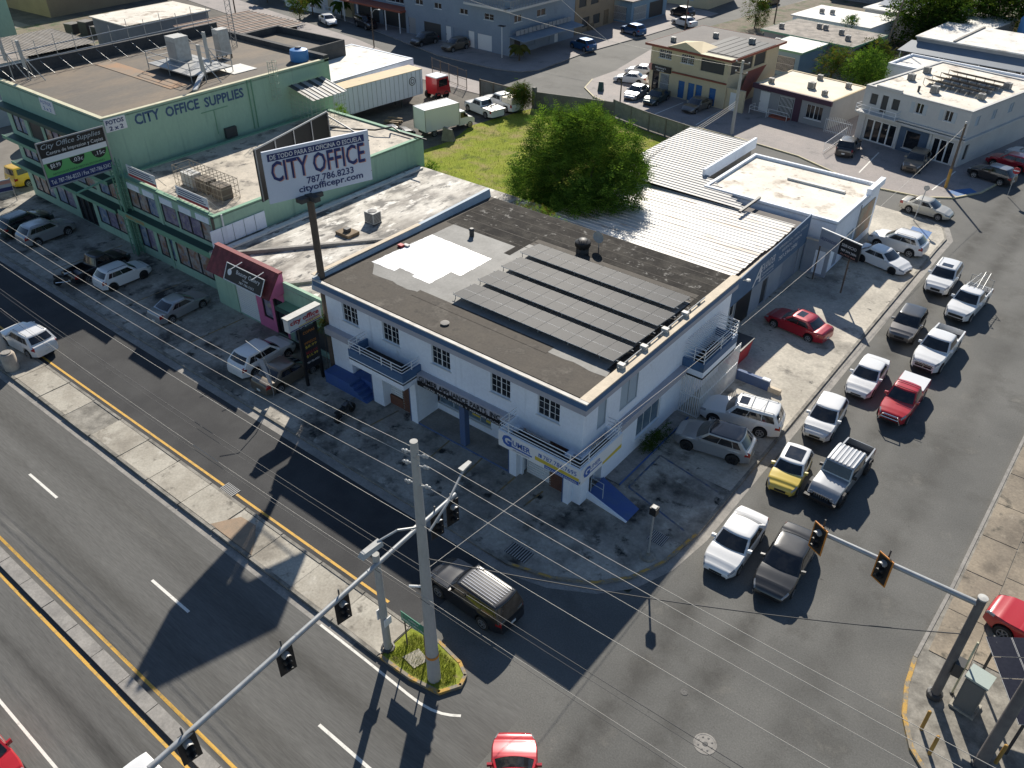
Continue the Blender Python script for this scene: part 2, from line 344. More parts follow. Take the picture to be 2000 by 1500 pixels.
def text(parent, s, O, u, v, h, m, name='lettering', width=None, align='LEFT', ext=.012, bold=0.0, shear=0.0, sp=1.0):
    """flat lettering as mesh; O lower-left (or centre) point, u reading direction, v up"""
    cu = bpy.data.curves.new('t', 'FONT'); cu.body = s; cu.size = 1.0; cu.extrude = 0; cu.offset = bold; cu.shear = shear
    cu.space_character = sp; cu.resolution_u = 2
    to = bpy.data.objects.new('t', cu); COL.objects.link(to)
    dg = bpy.context.evaluated_depsgraph_get(); dg.update()
    me = bpy.data.meshes.new_from_object(to.evaluated_get(dg))
    bpy.data.objects.remove(to); bpy.data.curves.remove(cu)
    xs = [q.co.x for q in me.vertices]
    if not xs: return None
    cap = .70; sy = h / cap; x0, x1 = min(xs), max(xs); wd = (x1 - x0)
    sx = sy if width is None else width / wd
    u = Vector(u).normalized(); v = Vector(v).normalized(); n = u.cross(v)
    sh = {'LEFT': 0, 'CENTER': -.5, 'RIGHT': -1}[align] * wd * sx
    O = Vector(O)
    for q in me.vertices:
        q.co = O + u * ((q.co.x - x0) * sx + sh) + v * (q.co.y * sy) + n * ext
    me.name = name; me.update()
    return link(name, me, m, parent)
# ------------------------------------------------------------------ vehicles
def lerp(a, b, t): return a + (b - a) * t
def pw(x, pts):
    """smooth piecewise interpolation through (x, value) points"""
    if x <= pts[0][0]: return pts[0][1]
    for (a, va), (b, vb) in zip(pts[:-1], pts[1:]):
        if x <= b:
            t = (x - a) / (b - a) if b > a else 1
            t = t * t * (3 - 2 * t) * .55 + t * .45
            return lerp(va, vb, t)
    return pts[-1][1]
SPEC = {
 # L, W, H, wheelbase, front axle from front, wheel r, nose z, cowl z, belt z, tail z, cabin x from the front: screen base, roof front, roof rear, rear base
 'sedan':   dict(L=4.60, W=1.80, H=1.45, wb=2.68, fo=.92, wr=.32, zn=.70, zc=.95, zb=.96, zt=1.02, c=(1.16, 1.98, 3.30, 4.05), wr_=.79),
 'coupe':   dict(L=4.45, W=1.76, H=1.38, wb=2.65, fo=.90, wr=.32, zn=.68, zc=.92, zb=.93, zt=1.00, c=(1.15, 1.95, 3.05, 3.98), wr_=.77),
 'hatch':   dict(L=4.12, W=1.73, H=1.53, wb=2.58, fo=.82, wr=.32, zn=.78, zc=1.02, zb=1.01, zt=1.05, c=(.84, 1.78, 3.45, 3.98), wr_=.78),
 'suv':     dict(L=4.50, W=1.86, H=1.69, wb=2.68, fo=.88, wr=.37, zn=.95, zc=1.13, zb=1.12, zt=1.14, c=(1.12, 1.92, 3.80, 4.38), wr_=.79),
 'suvs':    dict(L=4.10, W=1.79, H=1.60, wb=2.52, fo=.82, wr=.35, zn=.92, zc=1.08, zb=1.07, zt=1.10, c=(1.0, 1.70, 3.50, 3.98), wr_=.80),
 'bigsuv':  dict(L=5.05, W=1.94, H=1.86, wb=2.95, fo=.95, wr=.40, zn=1.00, zc=1.22, zb=1.20, zt=1.22, c=(1.45, 2.05, 4.62, 4.97), wr_=.80),
 'mini':    dict(L=3.70, W=1.70, H=1.41, wb=2.47, fo=.66, wr=.31, zn=.78, zc=.97, zb=.96, zt=.98, c=(1.05, 1.55, 3.25, 3.62), wr_=.78),
 'van':     dict(L=5.10, W=1.95, H=2.05, wb=3.05, fo=.90, wr=.35, zn=.95, zc=1.25, zb=1.22, zt=1.22, c=(.85, 1.65, 4.85, 5.02), wr_=.84),
 'pickup':  dict(L=5.55, W=1.92, H=1.82, wb=3.40, fo=.98, wr=.40, zn=1.06, zc=1.18, zb=1.16, zt=1.12, c=(1.50, 2.08, 3.35, 3.62), wr_=.78, bed=(3.72, 5.45, .68)),
 'pickup_s': dict(L=5.05, W=1.76, H=1.68, wb=3.15, fo=.86, wr=.36, zn=.95, zc=1.06, zb=1.05, zt=1.02, c=(1.32, 1.92, 2.95, 3.20), wr_=.77, bed=(3.30, 4.95, .60)),
 'jeep':    dict(L=5.40, W=1.70, H=1.84, wb=3.45, fo=.80, wr=.43, zn=1.08, zc=1.16, zb=1.16, zt=1.12, c=(1.55, 1.88, 3.62, 3.70), wr_=.90, bed=(3.82, 5.30, .72)),
}
WHEEL = {}
def wheel_meshes(r, wd, key):
    k = (round(r, 3), key)
    if k in WHEEL: return WHEEL[k]
    t = MB(); h = wd / 2
    t.lathe([(r * .62, -h), (r * .86, -h), (r * .97, -h * .8), (r, -h * .4), (r, h * .4), (r * .97, h * .8), (r * .86, h), (r * .62, h * .8), (r * .62, -h)], axis='y', n=18)
    tm = t.mesh('tyre', smooth=40)
    g = MB(); g.lathe([(0.001, h * .45), (r * .63, h * .45)], axis='y', n=18); g.cur = 1
    g.lathe([(r * .52, h * .95), (r * .64, h * .98), (r * .64, h * .5)], axis='y', n=18)
    g.lathe([(.001, h * 1.0), (r * .16, h * .98), (r * .16, h * .5)], axis='y', n=10)
    for q in range(5 if key % 2 else 7):
        a = 2 * PI * q / (5 if key % 2 else 7); c, s_ = math.cos(a), math.sin(a); e = r * .075
        def P(d, o, y): return (d * c - o * s_, y, d * s_ + o * c)
        g.hexa([P(r * .12, -e, h * .5), P(r * .56, -e, h * .5), P(r * .56, e, h * .5), P(r * .12, e, h * .5),
                P(r * .12, -e, h * .97), P(r * .56, -e * .9, h * .95), P(r * .56, e * .9, h * .95), P(r * .12, e, h * .97)])
    WHEEL[k] = (tm, g.mesh('rim')); return WHEEL[k]
BODY = {}
def car_meshes(kind):
    if kind in BODY: return BODY[kind]
    S = SPEC[kind]; L, W, H, wr = S['L'], S['W'], S['H'], S['wr']; hl = L / 2
    X = lambda d: hl - d                        # distance from the front -> local x
    xf, xr = X(S['fo']), X(S['fo'] + S['wb'])
    ra = wr * 1.15; zb0 = .20 if H < 1.6 else .26
    bed = S.get('bed'); boxy = kind in ('jeep',)
    c0, c1, c2, c3 = [X(q) for q in S['c']]
    zn, zc, zb, zt = S['zn'], S['zc'], S['zb'], S['zt']
    top_pts = [(-hl, zt - .34), (-hl + .05, zt - .07), (-hl + .16, zt - .01), (max(-hl + .3, c3 - .02), zt), (c3 + .25, zb + .01), (c0 - .1, zc), (c0 + .02, zc - .01),
               (lerp(c0, hl, .55), lerp(zc, zn, .42)), (hl - .28, zn), (hl - .12, zn - .03), (hl - .04, zn - .11), (hl, zn - .19)]
    if bed: top_pts = [(-hl, zt - .15), (-hl + .05, zt - .01), (-hl + .1, zt), (c0, zc)] + top_pts[6:]
    if kind == 'jeep': top_pts = [(-hl, zt - .1), (-hl + .04, zt), (c0, zc), (hl - .6, zn + .02), (hl - .5, zn), (hl - .48, zn - .02), (hl, zn - .35)]
    top_pts = sorted(top_pts)
    def hw(x):
        q = abs(x) / hl; k = (.30 if kind not in ('jeep',) else .08) if x > 0 else .18
        return W / 2 * (1 - (k if not (bed and x < 0) else .03) * max(0, (q - .60) / .40) ** 2.0)
    def zbot(x):
        z = zb0 + (.10 * max(0, (abs(x) - (hl - .45)) / .45))
        for xw in (xf, xr):
            d = abs(x - xw)
            if d < ra: z = max(z, wr + math.sqrt(max(0, ra * ra - d * d)))
        return z
    xs = set([-hl, -hl + .03, -hl + .08, -hl + .16, -hl + .3, hl, hl - .03, hl - .08, hl - .16, hl - .28, c0, c1, c2, c3])
    for xw in (xf, xr):
        for k in range(13): xs.add(xw + ra * math.cos(PI * k / 12) * .9995)
        xs.add(xw + ra + .004); xs.add(xw - ra - .004)
    k = -hl
    while k < hl: xs.add(k); k += .22
    if bed:
        b0, b1 = X(bed[0]), X(bed[1])
        xs |= {b0, b0 + .002, b1, b1 - .002}
    xs = sorted(xs); ys = [xs[0]]
    for a in xs[1:]:
        if a - ys[-1] > .0015: ys.append(a)
    xs = ys
    def sect(x):
        h = hw(x); z1 = pw(x, top_pts); z0 = min(zbot(x), z1 - .12); zs = z1 - .05
        zm = max(lerp(z0, zs, .55), z0 + .03)
        p = [(0, z0), (h * .88, z0), (h * .985, z0 + min(.07, (zs - z0) * .3)), (h, zm), (h * .985, zs - .03), (h * .93, zs + .025), (h * .55, z1 - .004), (0, z1)]
        if bed and b1 <= x <= b0:
            fz = bed[2]; p[5] = (h * .96, z1); p[6] = (h * .86, z1); p = p[:7] + [(h * .86, fz), (0, fz)]
        else: p = p[:7] + [(h * .3, z1 - .001), p[7]]
        return p
    b = MB(); rows = []
    for x in xs:
        p = sect(x); rows.append([(x, -q[0], q[1]) for q in reversed(p)] + [(x, q[0], q[1]) for q in p[1:]])
    b.grid([r[::-1] for r in rows])
    b.poly([q for q in rows[0]]); b.poly([q for q in reversed(rows[-1])])
    me_body = b.mesh('body', smooth=38)
    def bodypt(x, k, off=.012):
        p = sect(x); i = min(int(k), len(p) - 2); t = k - i
        y, z = lerp(p[i][0], p[i + 1][0], t), lerp(p[i][1], p[i + 1][1], t)
        ny, nz = (p[i + 1][1] - p[i][1]), -(p[i + 1][0] - p[i][0]); l = math.hypot(ny, nz) or 1
        sx = .5 * off * (1 if x > 0 else -1)
        return (x + sx, y + ny / l * off, z + nz / l * off)
    def patch(x0, x1, k0, k1, side, nx=6, nk=5):
        m = MB(); P = []
        for a in range(nx + 1):
            x = lerp(x0, x1, a / nx); P.append([(lambda q: (q[0], q[1] * side, q[2]))(bodypt(x, lerp(k0, k1, c / nk))) for c in range(nk + 1)])
        m.grid(P if side < 0 else [r[::-1] for r in P]); return m
    out = {'body': me_body}
    ch = MB(); ch.box(-hl + .25, hl - .3, -W * .36, W * .36, zb0 - .03, .62); out['chassis'] = ch.mesh('chassis')
    # cabin
    wb_, wt_ = hw(0) * .965, W / 2 * S['wr_']; zr = H - .06; bow = .16 if not boxy else .02
    z_low = zb - .10
    def fx(t): return lerp(c0, c1, t)
    def rx_(t): return lerp(c3, c2, t)
    def ww(t): return lerp(wb_, wt_, t ** 1.15)
    def zz(t): return lerp(z_low, zr, t)
    def Pf(u, t): return (fx(t) + bow * (1 - u * u) * (1 - .35 * t) - bow * .55, u * ww(t), zz(t))
    def Pr(u, t): return (rx_(t) - bow * .6 * (1 - u * u) + bow * .3, u * ww(t), zz(t))
    def Ps(s, t, sd):
        a = Pf(1, t)[0]; c = Pr(1, t)[0]; return (lerp(a, c, s), sd * (ww(t) + .025 * math.sin(PI * s)), zz(t))
    NF, NS = 8, 10
    def ring(t):
        r = [Pf(lerp(-1, 1, i / NF), t) for i in range(NF)]
        r += [Ps(i / NS, t, 1) for i in range(NS)]
        r += [Pr(lerp(1, -1, i / NF), t) for i in range(NF)]
        r += [Ps(1 - i / NS, t, -1) for i in range(NS)]
        return r
    cb = MB(); rings = [ring(t) for t in (0, .25, .5, .75, .92, 1.0)]
    cx = (c1 + c2) / 2
    for s_, dz in ((.965, .028), (.88, .045), (.6, .056), (.25, .06)):
        rings.append([(cx + (p[0] - cx) * s_, p[1] * s_, zr + dz) for p in rings[5]])
    n = len(rings[0])
    for a in range(len(rings) - 1):
        i = len(cb.v); cb.v += rings[a] + rings[a + 1]
        for q in range(n):
            q2 = (q + 1) % n; cb.f.append((i + q, i + q2, i + n + q2, i + n + q)); cb.mi.append(0)
    cb.poly(rings[-1])
    # weld the rings so that smooth shading runs across them
    me = cb.mesh('cabin'); import bmesh
    bm = bmesh.new(); bm.from_mesh(me); bmesh.ops.remove_doubles(bm, verts=bm.verts, dist=1e-4); bm.to_mesh(me); bm.free()
    me.shade_smooth(); me.set_sharp_from_angle(angle=R_(42)); out['cabin'] = me
    def fpatch(Pfun, u0, u1, t0, t1, off, flip=False, nu=8, nt=4):
        m = MB(); P = []
        for a in range(nt + 1):
            t = lerp(t0, t1, a / nt)
            P.append([tuple(Vector(Pfun(lerp(u0, u1, q / nu), t)) + Vector(off)) for q in range(nu + 1)])
        m.grid(P[::-1] if flip else P); return m.mesh('glass', smooth=60)
    tl = .22
    out['windscreen'] = fpatch(Pf, -.90, .90, tl, .95, (.012, 0, .010))
    out['rear_window'] = fpatch(Pr, -.84, .84, tl + .10, .92, (-.012, 0, .010), True)
    segs = {'sedan': ((.10, .478), (.492, .87)), 'coupe': ((.11, .62), (.635, .85)), 'hatch': ((.09, .452), (.466, .80), (.815, .93)), 'suv': ((.08, .41), (.422, .735), (.75, .91)),
            'suvs': ((.09, .432), (.446, .76), (.775, .90)), 'bigsuv': ((.07, .365), (.377, .67), (.685, .94)), 'mini': ((.10, .57), (.585, .92)), 'van': ((.13, .32), (.36, .62), (.65, .93)),
            'pickup': ((.10, .52), (.54, .91)), 'pickup_s': ((.12, .57), (.59, .91)), 'jeep': ((.08, .48), (.52, .92))}[kind]
    out['side'] = []
    for (a, c) in segs:
        for sd in (1, -1):
            m = MB(); P = []
            for q in range(4):
                t = lerp(tl + .08, .88, q / 3)
                P.append([tuple(Vector(Ps(lerp(a, c, e / 4), t, sd)) + Vector((0, .012 * sd, 0))) for e in range(5)])
            m.grid(P if sd < 0 else [r[::-1] for r in P][::1] if False else (P[::-1] if sd > 0 else P)); out['side'].append(m.mesh('side_window', smooth=60))
    kt = 4.0
    out['head'] = [patch(hl - .40, hl - .03, 3.8, 5.05, sd).mesh('headlight', smooth=60) for sd in (1, -1)]
    out['tail'] = [patch(-hl + .04, -hl + .34, 3.3 if not bed else 3.2, 4.9, sd).mesh('tail_light', smooth=60) for sd in (1, -1)]
    g = MB(); wf = hw(hl); za_, zb_2 = zbot(hl), zn - .20; hh_ = zb_2 - za_; pk_ = 1.0 if bed else .66
    g.box(hl + .002, hl + .02, -wf * .78 * pk_, wf * .78 * pk_, za_ + hh_ * .50, za_ + hh_ * .97); out['grille'] = g.mesh('grille')
    g = MB(); g.box(hl + .002, hl + .016, -wf * .88, wf * .88, za_ + .01, za_ + hh_ * .36); out['intake'] = g.mesh('intake')
    p = MB(); p.box(-hl - .02, -hl - .004, -.16, .16, zt - .62, zt - .48); out['plate'] = p.mesh('number_plate')
    out['mirror'] = []
    for sd in (1, -1):
        m = MB(); yb = sd * (ww(.25) + .01); a, c = sorted((yb, yb + sd * .20)); xm = fx(.25) - .28
        m.hexa([(xm - .05, a, zz(.22)), (xm + .10, a, zz(.22)), (xm + .06, c, zz(.2)), (xm - .06, c, zz(.2)), (xm - .05, a, zz(.22) + .13), (xm + .06, a, zz(.22) + .13), (xm + .03, c, zz(.2) + .16), (xm - .06, c, zz(.2) + .16)])
        out['mirror'].append(m.mesh('mirror'))
    out['rail'] = []
    for sd in (1, -1):
        m = MB(); y = sd * (wt_ - .11); m.path([(c1 - .15, y, zr + .02), (c1 - .28, y, H + .045), (c2 + .25, y, H + .045), (c2 + .1, y, zr + .02)], .018); out['rail'].append(m.mesh('roof_rail'))
    s = MB(); s.box(c1 - .75, c1 - .22, -wt_ * .52, wt_ * .52, H - .012, H + .008); out['sunroof'] = s.mesh('sunroof')
    s = MB(); s.box(-.75, -.55, -.02, .02, H, H + .05); out['fin'] = s.mesh('fin')
    out['roofpanel'] = None
    m = MB(); P = [[(cx + (q[0] - cx) * s_, q[1] * s_, zr + dz + .006) for q in rings[5]] for s_, dz in ((.99, .02), (.965, .028), (.88, .045), (.6, .056), (.25, .06))]
    for a in range(4):
        i = len(m.v); m.v += P[a] + P[a + 1]
        for q in range(n):
            q2 = (q + 1) % n; m.f.append((i + q, i + q2, i + n + q2, i + n + q)); m.mi.append(0)
    m.poly(P[-1]); out['roofpanel'] = m.mesh('roof_panel')
    out['dims'] = dict(xf=xf, xr=xr, wr=wr, hw=hw(0), hl=hl, zr=zr, c1=c1, c2=c2, wt=wt_, zt=zt, zn=zn, zc=zc, c0=c0)
    if bed:
        m = MB(); m.box(X(bed[1]) + .03, X(bed[0]) - .03, -hw(-hl * .6) * .84, hw(-hl * .6) * .84, bed[2] + .004, bed[2] + .02); out['bed'] = m.mesh('bed_liner')
    BODY[kind] = out; return out
PAINT = {}
def paint(key, col, metal=0.0, rough=.32):
    if key not in PAINT: PAINT[key] = flat('paint_' + key, col, rough, metallic=metal, coat=.8, fine=.03)
    return PAINT[key]
P_WHITE = paint('white', (.72, .72, .71)); P_SILVER = paint('silver', (.36, .37, .38), .5); P_GREY = paint('grey', (.17, .18, .20), .4)
P_BLACK = paint('black', (.012, .012, .014)); P_CHAR = paint('charcoal', (.05, .05, .05), .4); P_RED = paint('red', (.42, .012, .018)); P_DRED = paint('deep_red', (.33, .008, .02), .2)
P_YEL = paint('yellow', (.62, .46, .08)); P_VANY = paint('van_yellow', (.66, .40, .01)); P_BLUE = paint('blue', (.02, .09, .22), .4); P_BEIGE = paint('beige', (.50, .47, .40), .3)
P_BROWN = paint('brown', (.14, .115, .085), .3); P_DGREEN = paint('dark_green', (.035, .055, .05), .4); P_TAUPE = paint('taupe', (.16, .15, .14), .5)
def car(kind, label, x, y, head, p, name=None, cat='car', roof=None, rails=False, sunroof=False, dark_rim=False, scale=1.0, panel=None, group='vehicles', z=0.0, plate=True, simple=False):
    B = car_meshes(kind); d = B['dims']
    t = thing(name or ('pickup_truck' if 'pickup' in kind or kind == 'jeep' else 'car'), label, cat, (x, y, z), R_(head), group)
    if scale != 1.0: t.scale = (scale, scale, scale)
    link('body', B['body'], p, t); link('chassis', B['chassis'], 'black', t)
    cb = link('cabin', B['cabin'], roof or p, t)
    if panel: link('roof_panel', B['roofpanel'], panel, cb)
    link('windscreen', B['windscreen'], 'glass_car', t); link('rear_window', B['rear_window'], 'glass_car', t)
    for m in B['side']: link('side_window', m, 'glass_car', t)
    tm, rm = wheel_meshes(d['wr'], .21 if kind != 'jeep' else .28, 0 if dark_rim else 1)
    for xw in (d['xf'], d['xr']):
        for sd in (1, -1):
            o = link('wheel', tm, 'rubber', t); o.location = (xw, sd * (d['hw'] - (.10 if kind != 'jeep' else .0)), d['wr'])
            if sd < 0: o.rotation_euler = (0, 0, PI)
            r = link('rim', rm, ['black', 'rim_dark' if dark_rim else 'rim'], o)
    if not simple:
        for m in B['head']: link('headlight', m, 'head', t)
        for m in B['tail']: link('tail_light', m, 'tail', t)
        link('grille', B['grille'], 'black', t); link('bumper_intake', B['intake'], 'black', t)
        if plate: link('number_plate', B['plate'], 'plate', t)
        for m in B['mirror']: link('mirror', m, p if kind != 'jeep' else 'black', t)
        if rails:
            for m in B['rail']: link('roof_rail', m, 'metal_grey' if rails is True else rails, t)
        if sunroof: link('sunroof', B['sunroof'], 'glass_car', t)
        if 'bed' in B: link('bed_liner', B['bed'], 'metal_dark', t)
    return t
G1, G2, G3, G4 = 'cars queueing in the side street', 'cars parked beside the shops', 'cars parked along the back street', 'cars driving on the avenue'
# queue in the side street, facing the avenue
c = car('sedan', 'clean white sedan heading the queue beside a dark sedan', -9.35, 29.7, -88, P_WHITE, group=G1)
c = car('sedan', 'dark charcoal sedan heading the queue under the two signal heads', -6.85, 30.0, -86, P_CHAR, group=G1, scale=1.05)
c = car('mini', 'small yellow hatchback with a white roof and black sunroof panel', -9.45, 36.5, -83, P_YEL, group=G1, roof=P_WHITE)
d = BODY['mini']['dims']; m = MB(); m.box(d['c2'] + .35, d['c1'] - .28, -.46, .46, 1.405, 1.425); m.build('sunroof', 'glass_car', c)
jp = car('jeep', 'silver boxy pickup with ribbed hardtop and slotted grille', -7.15, 38.0, -92, P_SILVER, cat='pickup', group=G1, dark_rim=True)
d = BODY['jeep']['dims']
for k in range(7):
    m = MB(); y = -.66 + k * .22; m.box(d['c2'] + .06, d['c1'] - .06, y - .045, y + .045, 1.85, 1.872); m.build('roof_rib', P_WHITE, jp)
for k in range(7):
    m = MB(); y = -.36 + k * .12; m.box(d['hl'] + .02, d['hl'] + .035, y - .03, y + .03, .62, .92); m.build('grille_slot', 'chrome', jp)
for xw in (d['xf'], d['xr']):
    for sd in (1, -1):
        m = MB(); pts = []
        for k in range(9):
            a = PI * k / 8; pts.append((xw + .58 * math.cos(a), .50 + .46 * math.sin(a)))
        for (a, b_), (e, f) in zip(pts[:-1], pts[1:]):
            ya, yb = sorted((sd * .74, sd * .98)); m.hexa([(e, ya, f), (a, ya, b_), (a, yb, b_), (e, yb, f), (e, ya, f + .05), (a, ya, b_ + .05), (a, yb, b_ + .05), (e, yb, f + .05)])
        m.build('fender', 'black', jp)
m = MB(); m.box(d['hl'], d['hl'] + .22, -.86, .86, .46, .66); m.build('bumper', 'black', jp)
for sd in (1, -1):
    m = MB(); m.lathe([(.001, d['hl'] + .05), (.10, d['hl'] + .045), (.11, d['hl'] + .02)], (0, sd * .56, .84), 'x', 12); m.build('headlight', 'head', jp)
c = car('hatch', 'white hatchback stopped behind the small yellow car', -9.75, 42.3, -85, P_WHITE, group=G1)
c = car('sedan', 'older white sedan alongside a red pickup in the queue', -9.3, 48.2, -88, P_WHITE, group=G1, scale=.96)
rp = car('pickup_s', 'red compact pickup with chrome bull bar and white bed cover', -6.7, 47.1, -90, P_RED, cat='pickup', group=G1)
d = BODY['pickup_s']['dims']
m = MB(); m.box(-d['hl'] + .1, d['c2'] - .42, -.80, .80, 1.03, 1.10); m.build('bed_cover', P_WHITE, rp)
m = MB(); m.path([(d['hl'] + .12, -.62, .45), (d['hl'] + .16, -.42, .95), (d['hl'] + .16, .42, .95), (d['hl'] + .12, .62, .45)], .035); m.path([(d['hl'] + .14, -.5, .7), (d['hl'] + .14, .5, .7)], .03); m.build('bull_bar', 'chrome', rp)
for xx in (.55, -.1):
    m = MB(); m.tube((xx, -.68, 1.74), (xx, .68, 1.74), .02); m.build('roof_bar', 'rim_dark', rp)
c = car('pickup', 'large white pickup with chrome grille and open black bed', -6.75, 54.2, -92, P_WHITE, cat='pickup', group=G1)
d = BODY['pickup']['dims']
m = MB(); m.box(d['hl'] + .02, d['hl'] + .04, -.60, .60, .76, .80); m.box(d['hl'] + .02, d['hl'] + .04, -.03, .03, .60, .94); m.box(d['hl'] + .02, d['hl'] + .04, -.60, .60, .91, .95); m.build('grille_bar', 'chrome', c)
c = car('suvs', 'dark grey small crossover with black lower body in the queue', -9.3, 56.1, -88, P_TAUPE, group=G1, dark_rim=True, roof=P_CHAR)
tc = car('pickup_s', 'white work pickup carrying aluminium ladders on its rack', -6.85, 62.1, -94, P_WHITE, cat='pickup', group=G1, scale=1.04)
m = MB()
for xx in (-.72, -2.15):
    for sd in (1, -1): m.tube((xx, sd * .74, 1.02), (xx, sd * .74, 1.72), .025)
    m.tube((xx, -.78, 1.72), (xx, .78, 1.72), .025)
m.build('ladder_rack', 'metal_grey', tc)
for yy, an in ((-.28, .06), (.34, -.12)):
    m = MB()
    for sd in (-.17, .17): m.tube((-.3, yy + sd, 1.79 + an * .3), (-2.75, yy + sd + an * 2, 1.79 - an), .022)
    for k in range(8): xx = -.45 - k * .3; m.tube((xx, yy - .17 + an * k * .22, 1.79), (xx, yy + .17 + an * k * .22, 1.79), .014)
    m.build('ladder', 'galv', tc)
c = car('suv', 'white crossover with a panoramic roof window in the queue', -9.35, 64.8, -89, P_WHITE, group=G1, rails=True, sunroof=True)
# parked in the side lot
c = car('suv', 'white older boxy utility vehicle with dark lower trim by the white flat-roofed shop', -14.1, 68.9, 177, P_WHITE, group=G2, rails=True)
c = car('sedan', 'white sporty sedan with black wheels nosing out beside the hanging sign', -14.1, 65.2, -14, P_WHITE, group=G2, dark_rim=True)
c = car('sedan', 'deep red sedan with a sunroof parked in front of the air conditioning workshop', -15.35, 51.5, 173, P_DRED, group=G2, sunroof=True)
c = car('bigsuv', 'big white off-road wagon with roof rack parked against the white building', -13.7, 39.3, -168, P_WHITE, group=G2, rails=True, sunroof=True, scale=.95)
m = MB()
for xx in (.3, -.5, -1.3): m.tube((xx, -.70, 1.93), (xx, .70, 1.93), .02)
m.build('roof_bar', 'metal_grey', c)
c = car('suv', 'silver grey crossover with black glass roof parked next to the white wagon', -13.85, 36.1, -169, P_SILVER, group=G2, dark_rim=True, panel='glass_car')
# front car park, in the shade
c = car('suvs', 'small white boxy crossover parked facing the green shop windows', -58.7, 25.6, 90, P_WHITE, group=G2, dark_rim=True, rails='black')
c = car('coupe', 'silver two-door coupe parked in the shade of the shops', -51.3, 25.7, 94, P_SILVER, group=G2)
c = car('suv', 'white crossover parked beside the red-lettered shop sign', -41.2, 25.3, 92, P_WHITE, group=G2)
c = car('sedan', 'dark brown sedan tucked behind the red-lettered shop sign', -38.6, 25.2, 92, P_BROWN, group=G2)
c = car('suv', 'silver grey utility vehicle parked under the green copy-centre billboard', -70.7, 25.7, 93, P_SILVER, group=G2, rails=True)
c = car('suv', 'dark green estate beside the silver utility vehicle', -73.8, 25.4, 96, P_DGREEN, group=G2, rails=True)
c = car('pickup_s', 'black pickup parked next to the small white crossover', -61.6, 25.2, 96, P_BLACK, group=G2, cat='pickup')
# avenue traffic
c = car('bigsuv', 'black full-size utility vehicle turning round the concrete pole', -17.35, 19.0, 178, P_BLACK, group=G4, panel=None, rails=True, scale=.95)
d = BODY['bigsuv']['dims']
for k in range(7):
    m = MB(); y = -.48 + k * .16; m.box(d['c2'] + .2, d['c1'] - .2, y - .02, y + .02, 1.855, 1.872); m.build('roof_rib', 'chrome', c)
c = car('suv', 'white utility vehicle driving past the concrete drum', -55.2, 16.6, -175, P_WHITE, group=G4, rails=True)
c = car('sedan', 'glossy red car coming through the intersection', -10.15, 12.95, 128, P_DRED, group=G4)
c = car('suv', 'red hatchback in the far traffic lane beyond the narrow median', -26.9, .95, 0, P_RED, group=G4)
c = car('van', 'white panel van beneath the long mast arm', -18.95, 4.05, 0, P_WHITE, name='van', cat='van', group=G4)
c = car('pickup', 'bright red pickup parked behind the signal pole on the corner', 4.35, 32.9, 172, P_RED, group='vehicles on the corner pavement', cat='pickup')
# back street
c = car('sedan', 'beige sedan turning out of the back street', -14.4, 77.8, -4, P_BEIGE, group=G3, scale=.97)
c = car('suv', 'black utility vehicle with silver roof bars backed up to the fence gate', -25.6, 88.6, 97, P_BLACK, group=G3, rails='chrome')
c = car('suv', 'brown utility vehicle parked before the white two-storey office', -18.7, 88.6, -88, P_BROWN, group=G3)
c = car('suv', 'black wagon at the corner of the white two-storey office', -11.9, 90.0, 168, P_BLACK, group=G3, scale=.95, panel=P_GREY)
c = car('suv', 'red utility vehicle beside the white two-storey office', -11.3, 94.6, 171, P_DRED, group=G3, scale=.95)
c = car('sedan', 'white car at the far end of the office side yard', -10.2, 98.3, 172, P_WHITE, group=G3)
c = car('sedan', 'grey sedan parked before the blue shop doors', -44.8, 91.3, -95, P_TAUPE, group=G3)
c = car('sedan', 'dark green sedan parked before the cream shop', -50.1, 90.9, -87, P_DGREEN, group=G3)
c = car('sedan', 'silver sedan with a sunlit roof at the cream shop corner', -53.1, 91.2, -84, P_SILVER, group=G3)
c = car('sedan', 'white sedan parked across the cream shop side', -57.0, 96.0, -160, P_WHITE, group=G3, scale=.95)
c = car('sedan', 'second white sedan behind the cream shop', -57.8, 100.0, -165, P_WHITE, group=G3, scale=.95)
c = car('suv', 'teal blue crossover parked by the blue-grey apartment block', -71.3, 105.8, 165, P_BLUE, group=G3)
c = car('suv', 'blue crossover parked by the brown building', -70.6, 118.4, 165, P_BLUE, group=G3)
c = car('sedan', 'white car beyond the cream shop roof', -67.3, 128.6, 165, P_WHITE, group=G3)
c = car('suv', 'black utility vehicle by the small blue house', -71.0, 134.6, 165, P_BLACK, group=G3)
c = car('sedan', 'brown car on the far crossing street', -63.5, 152.5, 80, P_BROWN, group=G3)
c = car('suv', 'dark utility vehicle in front of the garage doors', -91.3, 93.4, -95, P_CHAR, group=G3)
c = car('suv', 'olive utility vehicle in front of the garage doors', -85.6, 94.0, -95, P_BROWN, group=G3)
c = car('sedan', 'white sedan parked on the pavement by the palms', -112.5, 93.2, -20, P_WHITE, group=G3)
c = car('bigsuv', 'black utility vehicle parked by the carport posts', -105.9, 95.3, -15, P_BLACK, group=G3)
c = car('sedan', 'dark sedan parked near the rusty tin roof', -116.0, 84.5, 165, P_CHAR, group=G3)
# vans in the left lot
c = car('van', 'yellow van with a banner along its side', -84.0, 31.4, 95, P_VANY, name='van', cat='van', group='yellow vans in the lot by the green tower')
c = car('van', 'yellow van half hidden behind the copy-centre billboard', -82.9, 40.0, 95, P_VANY, name='van', cat='van', group='yellow vans in the lot by the green tower')
c = car('van', 'white delivery van in the lot beside the green tower', -92.5, 37.0, 70, P_WHITE, name='van', cat='van', group='delivery vans')
